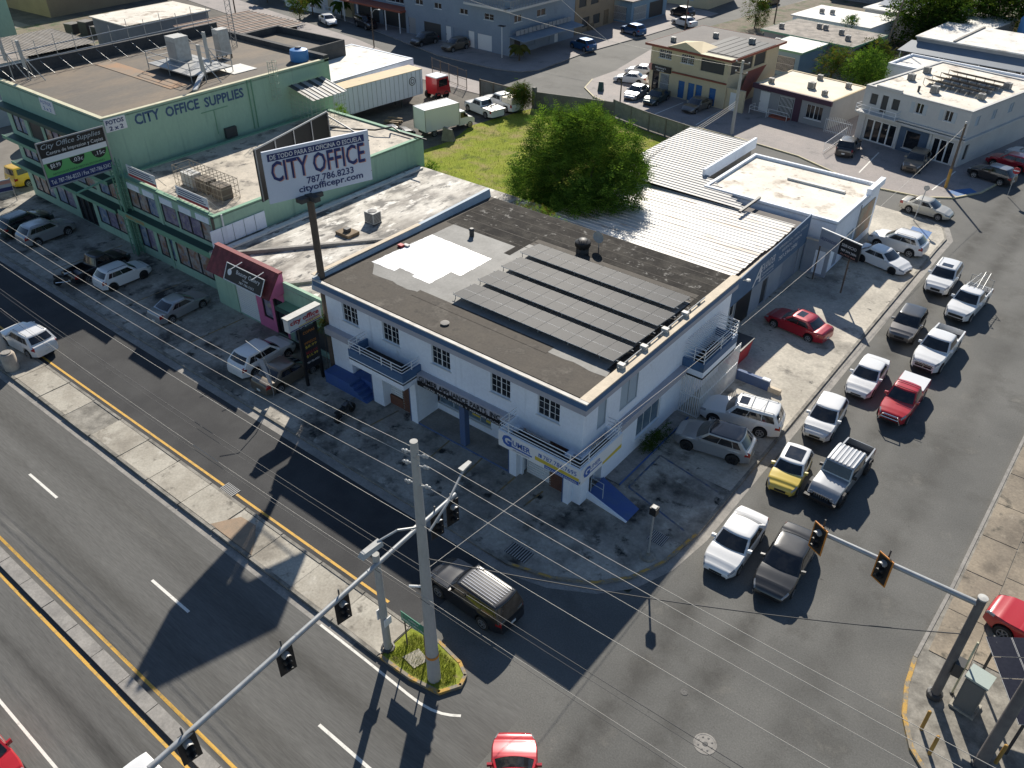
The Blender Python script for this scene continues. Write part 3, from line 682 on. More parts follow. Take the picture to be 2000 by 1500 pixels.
# box truck, flat-bed truck, trailer, lorry cab
def box_truck(x, y, head):
    t = thing('box_truck', 'white box truck parked in the yard beside the lawn', 'truck', (x, y, 0), R_(head), 'trucks in the yard')
    m = MB(); m.box(-3.3, 3.2, -.42, .42, .48, .72); m.build('chassis', 'metal_dark', t)
    m = MB(); m.box(-3.35, 1.15, -1.12, 1.12, .78, 3.15); m.build('cargo_box', P_WHITE, t)
    m = MB()
    for xx in (-3.36, 1.16):
        for yy in (-1.12, 1.12): m.box(xx - .03, xx + .03, yy - .03, yy + .03, .76, 3.17)
    m.box(-3.37, 1.17, -1.14, -1.08, 3.13, 3.18); m.box(-3.37, 1.17, 1.08, 1.14, 3.13, 3.18); m.build('corner_trim', 'metal_grey', t)
    prof = [(1.25, .55), (3.35, .55), (3.38, 1.0), (3.1, 1.22), (2.55, 1.32), (2.05, 2.05), (1.25, 2.1)]
    m = MB(); n = len(prof); a = [(p[0], -.95, p[1]) for p in prof]; b = [(p[0], .95, p[1]) for p in prof]
    m.poly(a); m.poly(b[::-1])
    for k in range(n): k2 = (k + 1) % n; m.quad(a[k2], a[k], b[k], b[k2])
    cabp = m.build('cab', P_WHITE, t)
    m = MB(); m.quad((2.545, -.82, 1.36), (2.545, .82, 1.36), (2.10, .74, 2.0), (2.10, -.74, 2.0)); m.v = [(p[0] + .02, p[1], p[2] + .012) for p in m.v]; m.build('windscreen', 'glass_car', t)
    for sd in (1, -1):
        m = MB(); q = [(1.45, sd * .962, 1.35), (2.35, sd * .962, 1.35), (2.0, sd * .962, 1.95), (1.45, sd * .962, 1.95)]
        m.poly(q if sd < 0 else q[::-1]); m.build('side_window', 'glass_car', t)
        m = MB(); m.box(2.1, 2.2, min(sd * 1.0, sd * 1.25), max(sd * 1.0, sd * 1.25), 1.45, 1.75); m.build('mirror', 'black', t)
    tm, rm = wheel_meshes(.4, .26, 1)
    for xx in (2.7, -2.1):
        for sd in (1, -1):
            o = link('wheel', tm, 'rubber', t); o.location = (xx, sd * .86, .4)
            if sd < 0: o.rotation_euler = (0, 0, PI)
            link('rim', rm, ['black', 'rim'], o)
    return t
box_truck(-63.0, 67.0, 78)
ft = car('pickup', 'white flat-bed recovery truck on the grass by the vines', -63.6, 74.2, 168, P_WHITE, name='recovery_truck', cat='truck', group='trucks in the yard')
m = MB(); m.box(-2.95, -.9, -1.05, 1.05, 1.12, 1.2); m.build('flat_bed', 'metal_grey', ft)
m = MB(); m.tube((-1.4, 0, 1.2), (-2.6, 0, 1.75), .06); m.tube((-1.2, -.3, 1.2), (-1.4, 0, 1.6), .05); m.tube((-1.2, .3, 1.2), (-1.4, 0, 1.6), .05); m.build('tow_boom', 'metal_dark', ft)
cp = car('pickup', 'old white pickup with a camper shell behind the recovery truck', -63.2, 77.3, 170, P_WHITE, cat='pickup', group='trucks in the yard')
m = MB(); m.box(-2.7, -.92, -.92, .92, 1.15, 1.72); m.build('camper_shell', P_BEIGE, cp)
car('sedan', 'black car hidden behind the white box truck', -65.6, 61.6, 70, P_BLACK, group='trucks in the yard')
tr = thing('semi_trailer', 'long white cargo trailer streaked with dirt behind the green building', 'trailer', (-73.6, 66.3, 0), R_(85), 'trucks in the yard')
m = MB(); m.box(-6.6, 6.6, -1.2, 1.2, 1.15, 4.0); m.build('cargo_box', 'trailer', tr)
m = MB(); m.box(-6.62, 6.62, -1.22, 1.22, 4.002, 4.06); m.build('roof', 'trailer_top', tr)
for k in range(20):
    m = MB(); xx = -6.3 + k * .66; m.box(xx - .02, xx + .02, -1.225, -1.2, 1.2, 3.98); m.build('panel_seam', 'metal_grey', tr)
m = MB(); m.lathe([(.42, -1.235), (.50, -1.235), (.50, -1.20)], (5.0, 0, 2.9), 'y', 18); m.lathe([(.2, -1.235), (.27, -1.235)], (5.0, 0, 2.9), 'y', 14); m.build('emblem', 'metal_dark', tr)
m = MB(); m.box(-6.4, 6.3, -.5, .5, .95, 1.15); m.build('underframe', 'metal_dark', tr)
tm, rm = wheel_meshes(.5, .3, 1)
for xx in (-5.2, -4.0):
    for sd in (1, -1):
        o = link('wheel', tm, 'rubber', tr); o.location = (xx, sd * .95, .5)
        if sd < 0: o.rotation_euler = (0, 0, PI)
        link('rim', rm, ['black', 'rim'], o)
for sd in (1, -1): m = MB(); m.box(3.6, 3.75, sd * .6 - .08, sd * .6 + .08, 0, 1.0); m.build('landing_leg', 'metal_dark', tr)
lc = thing('lorry_cab', 'red lorry cab with a white roof behind the long trailer', 'truck', (-72.0, 75.6, 0), R_(85), 'trucks in the yard')
m = MB(); m.hexa([(-1.1, -1.05, .6), (1.1, -1.05, .6), (1.1, 1.05, .6), (-1.1, 1.05, .6), (-1.1, -1.0, 2.6), (.8, -1.0, 2.6), (.8, 1.0, 2.6), (-1.1, 1.0, 2.6)]); m.build('cab', P_RED, lc)
m = MB(); m.box(-1.1, .75, -.98, .98, 2.603, 2.72); m.build('roof', P_WHITE, lc)
m = MB(); m.box(-.75, .6, -1.045, -1.015, 1.6, 2.4); m.build('side_window', 'glass_car', lc)
m = MB(); m.quad((1.0, -.85, 1.55), (1.0, .85, 1.55), (.86, .85, 2.45), (.86, -.85, 2.45)); m.v = [(p[0] + .02, p[1], p[2]) for p in m.v]; m.build('windscreen', 'glass_car', lc)
for xx in (.4, -.9):
    for sd in (1, -1):
        o = link('wheel', tm, 'rubber', lc); o.location = (xx, sd * .9, .5); link('rim', rm, ['black', 'rim'], o)
# motorcycles
def motorcycle(x, y, head, label):
    t = thing('motorcycle', label, 'motorcycle', (x, y, .1), R_(head), 'motorcycles parked by the shops')
    tm, rm = wheel_meshes(.31, .12, 1)
    for xx in (.68, -.62):
        o = link('wheel', tm, 'rubber', t); o.location = (xx, 0, .31); link('rim', rm, ['black', 'rim_dark'], o)
    m = MB(); m.tube((.68, .09, .31), (.40, .09, .95), .03); m.tube((.68, -.09, .31), (.40, -.09, .95), .03); m.build('fork', 'chrome', t)
    m = MB(); m.path([(.30, -.36, 1.08), (.38, -.12, 1.0), (.38, .12, 1.0), (.30, .36, 1.08)], .02); m.build('handlebar', 'black', t)
    m = MB(); m.hexa([(-.05, -.12, .66), (.40, -.10, .70), (.40, .10, .70), (-.05, .12, .66), (-.02, -.15, .88), (.34, -.12, .94), (.34, .12, .94), (-.02, .15, .88)]); m.build('tank', P_BLACK, t, smooth=30)
    m = MB(); m.hexa([(-.75, -.12, .70), (-.05, -.14, .66), (-.05, .14, .66), (-.75, .12, .70), (-.80, -.10, .86), (-.05, -.13, .78), (-.05, .13, .78), (-.80, .10, .86)]); m.build('saddle', 'rubber', t)
    m = MB(); m.box(-.15, .28, -.14, .14, .28, .64); m.tube((-.62, 0, .31), (-.1, 0, .45), .04); m.build('engine', 'metal_dark', t)
    m = MB(); m.tube((.1, -.17, .3), (-.75, -.19, .36), .045, .06); m.build('exhaust', 'chrome', t)
    m = MB(); m.lathe([(.001, .10), (.09, .06), (.09, 0)], (.44, 0, .92), 'x', 10); m.build('headlight', 'head', t)
motorcycle(-32.6, 24.7, 100, 'black motorcycle parked before the brick entrance of the white building')
motorcycle(-61.6, 22.6, 60, 'dark motorcycle parked at the tail of the black pickup')
# ------------------------------------------------------------------ ground, roads, pavements
def sheet(name, pts, z, m):
    b = MB(); b.poly([(p[0], p[1], z) for p in pts]); return struct(name, b, m)
def rect(x0, x1, y0, y1): return [(x0, y0), (x1, y0), (x1, y1), (x0, y1)]
sheet('ground', rect(-1200, 1200, -900, 1500), -.12, 'ground')
sheet('avenue', rect(-260, -12, -90, 16.2), 0, 'asphalt_lane')
sheet('service_road', rect(-260, -18.5, 16.2, 24), 0, 'asphalt_shaded')
sheet('side_street', [(-12, -90), (110, -90), (110, 24), (3, 24), (3, 230), (-12, 230), (-12, 24), (-18.5, 24), (-18.5, 16.2), (-12, 16.2)], 0, 'asphalt')
sheet('back_street', rect(-260, -12, 76, 200), -.004, 'asphalt')
def slab_struct(name, pts, z0, z1, m):
    b = MB(); b.prism(pts, z0, z1); return struct(name, b, m)
edge = [(-17.6, 21.75), (-15.4, 22.35), (-13.5, 23.45), (-12.35, 24.8), (-11.6, 26.7), (-11.25, 29.4), (-11.25, 40), (-11.35, 55), (-11.4, 70.8), (-11.35, 73.4), (-12.2, 75.6), (-14.2, 76.4)]
apron_pts = [(-260, 21.75)] + edge[:6] + [(-11.25, 33.4), (-28.5, 33.4), (-28.5, 31), (-260, 31)]
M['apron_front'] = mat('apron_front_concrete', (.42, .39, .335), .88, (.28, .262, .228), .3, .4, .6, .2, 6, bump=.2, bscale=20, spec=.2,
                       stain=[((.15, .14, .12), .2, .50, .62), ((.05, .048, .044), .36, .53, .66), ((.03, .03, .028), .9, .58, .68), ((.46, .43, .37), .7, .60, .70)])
slab_struct('parking_apron', apron_pts, -.1, .10, 'apron_front')
slab_struct('side_apron', [(-11.25, 33.41)] + edge[6:] + [(-28.5, 77.4), (-28.5, 33.41)], -.1, .10, 'apron')
def ribbon(pts, off0, off1, z):
    """flat strip along a polyline, between two offsets to its right-hand side"""
    P = [Vector((p[0], p[1])) for p in pts]; L, R = [], []
    for i, p in enumerate(P):
        d = (P[min(i + 1, len(P) - 1)] - P[max(i - 1, 0)]).normalized(); n = Vector((d.y, -d.x))
        a, b = p + n * off0, p + n * off1; L.append((a.x, a.y, z)); R.append((b.x, b.y, z))
    return L, R
def ribbon_obj(name, pts, o0, o1, z0, z1, m):
    L, R = ribbon(pts, o0, o1, z1); b = MB()
    for i in range(len(L) - 1):
        b.hexa([(L[i][0], L[i][1], z0), (R[i][0], R[i][1], z0), (R[i + 1][0], R[i + 1][1], z0), (L[i + 1][0], L[i + 1][1], z0), L[i], R[i], R[i + 1], L[i + 1]])
    return struct(name, b, m)
front_edge = [(-260, 21.75), (-120, 21.75)] + [(-110 + 6 * k, 21.75) for k in range(15)] + edge
ribbon_obj('gutter', front_edge, .0, .55, -.05, .006, 'gutter')
ribbon_obj('kerb', front_edge, -.16, .02, -.05, .115, 'kerb')
ribbon_obj('kerb', edge[:6], -.14, .01, 0, .121, 'kerb_yellow')
# avenue medians
md = MB(); md.box(-260, -18.6, 14.0, 16.1, -.1, .13); med = struct('median', md, 'kerb')
sm = MB(); sm.box(0, 2.98, 14.17, 15.95, .10, .165); sme = sm.mesh('slab'); sme.materials.append(M['concrete'])
for k in range(34):
    o = link('slab', sme, 'concrete', med); o.location = (-21.65 - 3.03 * k, random.uniform(-.012, .012), random.uniform(-.012, .012)); o.rotation_euler = (random.uniform(-.002, .002), 0, random.uniform(-.002, .002))
km = MB(); km.box(0, 2.96, 13.98, 14.15, 0, .175); kme = km.mesh('kerb_stone')
for k in range(34):
    o = link('kerb_stone', kme, 'kerb', med); o.location = (-21.65 - 3.03 * k, random.uniform(-.01, .01), random.uniform(-.01, .01))
km = MB(); km.box(0, 2.96, 15.97, 16.13, 0, .17); kme = km.mesh('kerb_stone')
for k in range(34):
    o = link('kerb_stone', kme, 'kerb', med); o.location = (-21.65 - 3.03 * k, random.uniform(-.015, .015), 0)
pt = MB(); pt.prism([(-31.2, 14.2), (-27.8, 14.2), (-28.6, 15.0), (-29.3, 15.6), (-30.4, 15.5)], .16, .19); pt.build('patch', mat('patch_concrete', (.34, .24, .16), .85, (.26, .2, .14), 1.5, fine=.2), med)
nose = [(-18.6, 14.02), (-16.8, 14.06), (-15.3, 14.32), (-14.78, 15.2), (-14.95, 15.75), (-15.6, 16.1), (-17.2, 16.35), (-18.6, 16.1)]
b = MB(); b.prism([(p[0] * .97 - 16.6 * .03, p[1] * .9 + 15.1 * .1) for p in nose], -.05, .15); nz = struct('median_nose', b, 'lawn')
b = MB()
for (p, q) in list(zip(nose, nose[1:]))[0:6]:
    v = Vector((q[0] - p[0], q[1] - p[1])).normalized(); n = Vector((v.y, -v.x)) * .02; s_ = Vector((-v.y, v.x)) * .15
    b.hexa([(p[0], p[1], 0), (q[0], q[1], 0), (q[0] + s_.x, q[1] + s_.y, 0), (p[0] + s_.x, p[1] + s_.y, 0), (p[0], p[1], .17), (q[0], q[1], .17), (q[0] + s_.x, q[1] + s_.y, .17), (p[0] + s_.x, p[1] + s_.y, .17)])
b.build('nose_kerb', 'kerb_yellow', nz)
b = MB(); b.prism([(-17.75, 14.65), (-16.95, 14.55), (-16.75, 15.25), (-17.5, 15.4)], .14, .19); b.build('slab', 'concrete', nz)
b = MB(); b.box(-260, -13.2, 6.12, 6.66, -.1, .10); m2 = struct('narrow_median', b, 'kerb')
km = MB(); km.box(0, 2.12, 6.10, 6.68, .05, .155); kme = km.mesh('kerb_stone')
for k in range(40):
    o = link('kerb_stone', kme, 'gutter', m2); o.location = (-15.4 - 2.16 * k, random.uniform(-.012, .012), random.uniform(-.012, .012))
# kerb gutter line beside the avenue median
b = MB(); b.box(-260, -20, 13.55, 13.96, -.02, .005); struct('gutter', b, 'gutter')
# markings
def line(name, x0, x1, y0, y1, m): b = MB(); b.poly([(x0, y0, .005), (x1, y0, .005), (x1, y1, .005), (x0, y1, .005)]); return struct(name, b, m)
line('lane_line', -260, -20.5, 16.42, 16.56, 'line_yellow'); line('lane_line', -260, -13.5, 6.92, 7.06, 'line_yellow'); line('lane_line', -260, -13.5, 5.78, 5.92, 'line_yellow')
line('lane_line', -260, -18, 2.57, 2.69, 'line_white')
for k in range(14):
    x = -18.2 - 12.16 * k; line('lane_dash', x, x + 3.05, 10.20, 10.34, 'line_white')
wl = [(-22, 13.62), (-19, 13.6), (-17.3, 13.57), (-16.4, 13.55), (-15.7, 13.56), (-15.1, 13.64), (-14.65, 13.78), (-14.3, 13.96), (-13.95, 14.2)]
L, R = ribbon(wl, -.06, .06, .0055); b = MB()
for i in range(len(L) - 1): b.quad(L[i], R[i], R[i + 1], L[i + 1])
struct('edge_line', b, 'line_white')
for (x0, y0, x1, y1) in ((-33.96, 28.2, -33.62, 26.2), (-26.24, 27.1, -26.1, 25.2), (-23.75, 27.1, -23.56, 25.0), (-21.30, 27.1, -21.25, 25.3), (-19.40, 27.0, -19.5, 25.4), (-30.6, 27.2, -30.9, 25.0), (-47, 28, -47.2, 23.5), (-55, 28.8, -55.2, 23.5), (-64.5, 28.8, -64.8, 23)):
    b = MB(); b.poly([(x0, y0, .105), (x1, y1, .105), (x1 + .11, y1, .105), (x0 + .11, y0, .105)]); struct('bay_line', b, 'line_faint')
# wheelchair bay strokes, blue
for (x0, y0, x1, y1) in ((-15.9, 30.2, -11.9, 29.2), (-15.9, 33.6, -11.9, 32.9), (-15.9, 30.2, -15.9, 33.6)):
    v = Vector((x1 - x0, y1 - y0)).normalized(); n = Vector((-v.y, v.x)) * .06
    b = MB(); b.poly([(x0 - n.x, y0 - n.y, .105), (x1 - n.x, y1 - n.y, .105), (x1 + n.x, y1 + n.y, .105), (x0 + n.x, y0 + n.y, .105)]); struct('bay_line', b, 'line_blue')
b = MB(); b.poly([(-14.3, 72.6, .105), (-12.6, 72.3, .105), (-12.7, 74.0, .105), (-14.4, 74.2, .105)]); struct('bay_marking', b, 'line_blue2')
# manholes, grates
def disc(name, label, x, y, r, m, cat, z=.0):
    t = thing(name, label, cat, (x, y, z))
    b = MB(); b.lathe([(r, -.02), (r, .012), (r * .88, .014), (r * .86, .006), (.001, .006)], n=20); b.build('frame', m, t)
    b = MB()
    for k in range(8):
        a = 2 * PI * k / 8; b.lathe([(r * .11, .007), (.001, .0135)], (r * .62 * math.cos(a), r * .62 * math.sin(a), 0), n=7)
    b.lathe([(r * .25, .007), (r * .2, .014), (.001, .014)], n=10); b.build('cover', 'metal_dark', t)
disc('manhole', 'large pale manhole cover in the intersection asphalt', -5.5, 19.4, .47, 'gutter', 'manhole')
disc('manhole', 'small dark valve cover in the intersection asphalt', -7.3, 20.95, .16, 'metal_dark', 'manhole')
def grate(label, x, y, w, d, z=.01):
    t = thing('drain_grate', label, 'drain', (x, y, z))
    b = MB(); b.box(-w / 2, w / 2, -d / 2, d / 2, -.03, .004); b.build('pit', 'black', t)
    n = 9
    for k in range(n): b = MB(); xx = -w / 2 + w * (k + .5) / n; b.box(xx - w / n * .22, xx + w / n * .22, -d / 2, d / 2, .005, .022); b.build('bar', 'metal_grey', t)
grate('drain grate against the wide avenue median', -32.75, 16.42, 1.1, .75)
grate('drain grate in the apron near the rounded kerb', -17.6, 22.7, 1.3, .8, .102); grate('drain grate at the foot of the small lamp post', -12.7, 27.9, .9, .8, .102)
# right-hand pavement
rk = [(60, 21.6), (8, 21.9), (4.2, 22.3), (2.2, 23.2), (.95, 24.3), (.25, 25.6), (-.12, 27.1), (-.28, 28.8), (-.15, 33.5), (-.1, 42), (0, 60), (0, 120)]
slab_struct('corner_pavement', [(60, 21.6), (60, 120)] + rk[:0:-1], -.1, .12, 'kerb')
pvb = MB(); pvb.box(.2, .21, 29, 29.01, .1, .12); PVM = mat('pavement_concrete', (.30, .25, .185), .88, (.22, .185, .14), .4, .42, .58, .2, 8, bump=.2, bscale=20, objvar=.05, stain=[((.15, .125, .095), .35, .52, .64), ((.09, .08, .06), 1.1, .57, .67), ((.36, .31, .24), .8, .60, .70)])
pv = struct('pavement_slabs', pvb, PVM)
for row, (xa, xb) in enumerate(((.14, 1.78), (1.82, 4.75), (4.79, 8.6))):
    sm = MB(); sm.box(xa, xb, .02, 2.96, .09, .145); me = sm.mesh('slab')
    for k in range(20):
        o = link('slab', me, PVM, pv); o.location = (0, 29.5 + 3.0 * k + (row % 2) * .7, random.uniform(-.008, .008))
ribbon_obj('kerb', rk[2:8][::-1], -.16, .02, -.05, .135, 'kerb_yellow')
ribbon_obj('kerb', rk[7:][::-1], -.14, .02, -.05, .148, 'gutter')
# far blocks
blockA = [(-260, 118), (-150, 104), (-103.6, 94.7), (-85, 89.8), (-74.6, 89.6), (-71, 90.6), (-69.6, 93), (-69.9, 105), (-68.5, 118), (-67, 140), (-260, 190)]
blockB = [(-63.5, 112), (-61.4, 99), (-61.6, 94), (-60.2, 90.2), (-57, 87.6), (-52, 86.3), (-45.3, 85.7), (-36.6, 85.3), (-29.1, 84.2), (-23.7, 81.8), (-19.4, 80.9), (-15.8, 81.3), (-13.4, 83), (-11.7, 86), (-10.9, 90), (-10.6, 190), (-58, 190)]
slab_struct('far_pavement', blockA[::1], -.1, .10, 'apron_far'); slab_struct('far_pavement', blockB, -.1, .10, 'apron_far')
b = MB(); b.poly([(p[0], p[1], .104) for p in [(-64, 128), (-30, 116), (-16, 118), (-16, 190), (-56, 190)]]); struct('far_lawn', b, 'soil')
ribbon_obj('kerb', blockB[2:15], -.12, .05, -.05, .12, mat('kerb_pale_yellow', (.55, .48, .28), .8, (.4, .36, .26), 2, fine=.1))
ribbon_obj('kerb', blockA[1:9], -.12, .03, -.05, .12, 'gutter')
slab_struct('near_pavement', [(-150, 97), (-101, 89), (-85, 84.6), (-65, 83.2), (-65, 79.5), (-85, 80), (-150, 90)], -.1, .08, 'apron_far')
sheet('yard', [(-260, 31), (-28.5, 31), (-28.5, 77.3), (-34, 80.4), (-45, 82.2), (-55, 83), (-65, 83.2), (-85, 84.6), (-101, 89), (-150, 97), (-260, 112)], .03, 'dirtlot')
lawn_pts = [(-61.5, 51), (-31, 50), (-31.5, 79), (-41, 80), (-52, 82.3), (-60.3, 79), (-61.8, 70), (-60.2, 65)]
sheet('lawn', lawn_pts, .08, 'lawn')
sheet('side_lot', rect(-260, -82, 29, 62), .115, mat('lot_asphalt', (.20, .18, .155), .8, (.15, .135, .115), .4, fine=.15))
for (x0, y0, x1, y1) in ((-52.6, 87.4, -51.4, 93), (-47.8, 86.6, -47.4, 92.6), (-42.2, 86.2, -42.4, 92.5), (-22.6, 83.6, -23, 90.5), (-15.6, 83.6, -15.2, 90)):
    b = MB(); b.poly([(x0, y0, .105), (x0 + .14, y0, .105), (x1 + .14, y1, .105), (x1, y1, .105)]); struct('bay_line', b, 'line_white')
b = MB(); b.poly([(-13.2, 83.6, .106), (-11.8, 85.6, .106), (-12.8, 86.4, .106), (-14.4, 84.2, .106)]); struct('bay_marking', b, 'line_blue2')
# ------------------------------------------------------------------ building kit
def wallface(mb, O, u, n, W, z0, z1, ops, depth=.14):
    """wall face with real openings and reveals; u along the wall (left to right seen from outside)"""
    us = sorted({0, W} | {o[0] for o in ops} | {o[1] for o in ops}); zs = sorted({z0, z1} | {o[2] for o in ops} | {o[3] for o in ops})
    us = [a for a in us if 0 <= a <= W]; zs = [a for a in zs if z0 <= a <= z1]
    def P(a, z, d=0): return (O[0] + u[0] * a - n[0] * d, O[1] + u[1] * a - n[1] * d, z)
    for a, b in zip(us[:-1], us[1:]):
        for c, d in zip(zs[:-1], zs[1:]):
            ma, mz = (a + b) / 2, (c + d) / 2
            if any(o[0] < ma < o[1] and o[2] < mz < o[3] for o in ops): continue
            mb.quad(P(a, c), P(b, c), P(b, d), P(a, d))
    for (a, b, c, d) in [o[:4] for o in ops]:
        mb.quad(P(a, c), P(a, c, depth), P(a, d, depth), P(a, d)); mb.quad(P(b, c, depth), P(b, c), P(b, d), P(b, d, depth))
        mb.quad(P(a, d), P(a, d, depth), P(b, d, depth), P(b, d)); mb.quad(P(a, c, depth), P(a, c), P(b, c), P(b, c, depth))
POSTER = [mat('poster_a', (.32, .36, .42), .3, (.10, .16, .30), 2.2, .4, .6, .15, 9, stain=[((.45, .42, .40), 3, .55, .65)]),
          mat('poster_b', (.40, .38, .36), .3, (.30, .16, .10), 2.0, .42, .6, .15, 9, stain=[((.10, .18, .34), 2.6, .56, .66)]),
          mat('poster_c', (.34, .30, .36), .3, (.16, .13, .22), 2.4, .4, .6, .15, 9, stain=[((.42, .40, .20), 2.2, .58, .68)])]
def fill(t, O, u, n, o):
    """put the joinery into one opening: (u0,u1,z0,z1,kind,...)"""
    a, b, c, d, k = o[:5]; D = -.12
    def fb(m, *q): m.fbox((O[0], O[1], 0), u, n, *q)
    if k == 'win':
        nc, nr = (o[5], o[6]) if len(o) > 6 else (2, 1); fm = o[7] if len(o) > 7 else 'frame_white'; gm = o[8] if len(o) > 8 else 'glass'; e = .035
        m = MB(); fb(m, a, b, c, c + e, D, D + .04); fb(m, a, b, d - e, d, D, D + .04); fb(m, a, a + e, c + e, d - e, D, D + .04); fb(m, b - e, b, c + e, d - e, D, D + .04)
        for q in range(1, nc): x = lerp(a, b, q / nc); w_ = .035 if (nc % 2 == 0 and q == nc // 2) else .012; fb(m, x - w_, x + w_, c + e, d - e, D, D + .02)
        for q in range(1, nr): z = lerp(c, d, q / nr); fb(m, a + e, b - e, z - .012, z + .012, D, D + .015)
        f = m.build('window', fm, t); m = MB(); fb(m, a + .01, b - .01, c + .01, d - .01, D - .015, D - .002); m.build('pane', gm, f)
        m = MB(); fb(m, a - .08, b + .08, c - .07, c - .005, -.02, .07); m.build('sill', fm if fm == 'frame_white' else 'frame_white', f)
    elif k == 'poster':
        nc = o[5]; m = MB(); e = .05
        fb(m, a, b, c, c + e, D, -.03); fb(m, a, b, d - e, d, D, -.03)
        for q in range(nc + 1): x = lerp(a, b, q / nc); fb(m, max(a, x - .04), min(b, x + .05), c + e, d - e, D, -.03)
        f = m.build('window', 'metal_dark', t)
        for q in range(nc):
            m = MB(); fb(m, lerp(a, b, q / nc) + .06, lerp(a, b, (q + 1) / nc) - .06, c + .06, d - .06, D - .01, D + .02); m.build('poster', POSTER[random.randrange(3)], f)
    elif k == 'shutter':
        m = MB(); nsl = int((d - c) / .17)
        fb(m, a, b, c, d, D - .02, D)
        for q in range(nsl): z = lerp(c, d, q / nsl); fb(m, a, b, z + .015, z + .15, D, D + .03)
        m.build('shutter', o[5] if len(o) > 5 else 'frame_white', t)
    elif k == 'louvre':
        e = .05; m = MB(); nc = o[5] if len(o) > 5 else 2
        fb(m, a, b, c, c + e, D, -.02); fb(m, a, b, d - e, d, D, -.02)
        for q in range(nc + 1): x = lerp(a, b, q / nc); fb(m, max(a, x - e / 1.6), min(b, x + e / 1.6), c + e, d - e, D, -.02)
        f = m.build('window', 'louvre', t); m = MB(); ns = max(5, int((d - c) / .11))
        for q in range(ns):
            z = lerp(c + e, d - e, q / ns); h = (d - c - 2 * e) / ns
            P = lambda uu, zz_, dd: (O[0] + u[0] * uu + n[0] * dd, O[1] + u[1] * uu + n[1] * dd, zz_)
            m.quad(P(a + .04, z, -.05), P(b - .04, z, -.05), P(b - .04, z + h * .92, -.11), P(a + .04, z + h * .92, -.11))
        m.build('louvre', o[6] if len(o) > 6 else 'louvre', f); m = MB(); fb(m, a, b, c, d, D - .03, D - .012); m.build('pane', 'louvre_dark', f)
    elif k == 'door':
        dm = o[5] if len(o) > 5 else 'frame_white'
        m = MB(); fb(m, a, b, c, d, D - .02, D + .02); dr = m.build('door', dm, t)
        m = MB(); fb(m, a + .05, a + .1, c + 1.0, c + 1.12, D + .02, D + .07); m.build('handle', 'metal_dark', dr)
    elif k == 'glassdoor':
        e = .07; nc = o[5] if len(o) > 5 else 2; m = MB()
        fb(m, a, b, d - e, d, D, -.03); fb(m, a, b, c, c + e, D, -.03)
        for q in range(nc + 1): x = lerp(a, b, q / nc); fb(m, max(a, x - e), min(b, x + e), c + e, d - e, D, -.03)
        f = m.build('door', o[6] if len(o) > 6 else 'frame_white', t); m = MB(); fb(m, a + .01, b - .01, c + .01, d - .01, D - .015, D - .002); m.build('pane', 'glass', f)
    elif k == 'dark':
        m = MB(); fb(m, a, b, c, d, D - .03, D); m.build('opening', 'metal_dark', t)
    elif k == 'bars':
        m = MB(); nb = max(3, int((b - a) / .16))
        for q in range(nb + 1): x = lerp(a, b, q / nb); fb(m, x - .022, x + .022, c, d, -.06, -.02)
        for z in (c + .08, (c + d) / 2, d - .08): fb(m, a, b, z - .02, z + .02, -.075, -.06)
        f = m.build('grille', o[5] if len(o) > 5 else 'frame_white', t); m = MB(); fb(m, a, b, c, d, D - .03, D); m.build('pane', 'glass', f)
def bld(name, label, x0, y0, W, D, H, rz=0, wall='wall_white', roof='roof_white2', F=(), Rr=(), par=.0, parm=None, cap=None, cat='building', z0=0.0, ov=0.0, fascia=None, group=None, thick=.25):
    """box building; local origin front-left corner, front faces -y, right side faces +x; F, Rr openings"""
    t = thing(name, label, cat, (x0, y0, 0), R_(rz), group)
    m = MB(); wallface(m, (0, 0), (1, 0), (0, -1), W, z0, H, F); wallface(m, (W, 0), (0, 1), (1, 0), D, z0, H, Rr)
    m.quad((W, D, z0), (0, D, z0), (0, D, H), (W, D, H)); m.quad((0, D, z0), (0, 0, z0), (0, 0, H), (0, D, H))
    m.box(.35, W - .35, .35, D - .35, z0, H - .05)
    m.build('wall', wall, t)
    for o in F: fill(t, (0, 0), (1, 0), (0, -1), o)
    for o in Rr: fill(t, (W, 0), (0, 1), (1, 0), o)
    m = MB(); m.box(-ov, W + ov, -ov, D + ov, H + .002, H + (.16 if ov else .05)); rf = m.build('roof', roof, t)
    if fascia:
        zt = H + .165; h = .24; m = MB(); e = .05
        m.box(-ov - e, W + ov + e, -ov - e, -ov - .002, zt - h, zt + .02); m.box(W + ov + .002, W + ov + e, -ov, D + ov, zt - h, zt + .02); m.box(-ov - e, -ov - .002, -ov, D + ov, zt - h, zt + .02); m.box(-ov - e, W + ov + e, D + ov + .002, D + ov + e, zt - h, zt + .02)
        m.build('fascia', fascia, rf)
    if par:
        m = MB(); th = thick; zp = H + par; pm = parm or wall
        m.box(0, W, .0, th, H + .004, zp); m.box(0, W, D - th, D, H + .004, zp); m.box(0, th, th, D - th, H + .004, zp); m.box(W - th, W, th, D - th, H + .004, zp); p = m.build('parapet', pm, t)
        if cap:
            m = MB(); e = .03; m.box(-e, W + e, -e, th + e, zp, zp + .05); m.box(-e, W + e, D - th - e, D + e, zp, zp + .05); m.box(-e, th + e, th + e, D - th - e, zp, zp + .05); m.box(W - th - e, W + e, th + e, D - th - e, zp, zp + .05); m.build('coping', cap, p)
    return t
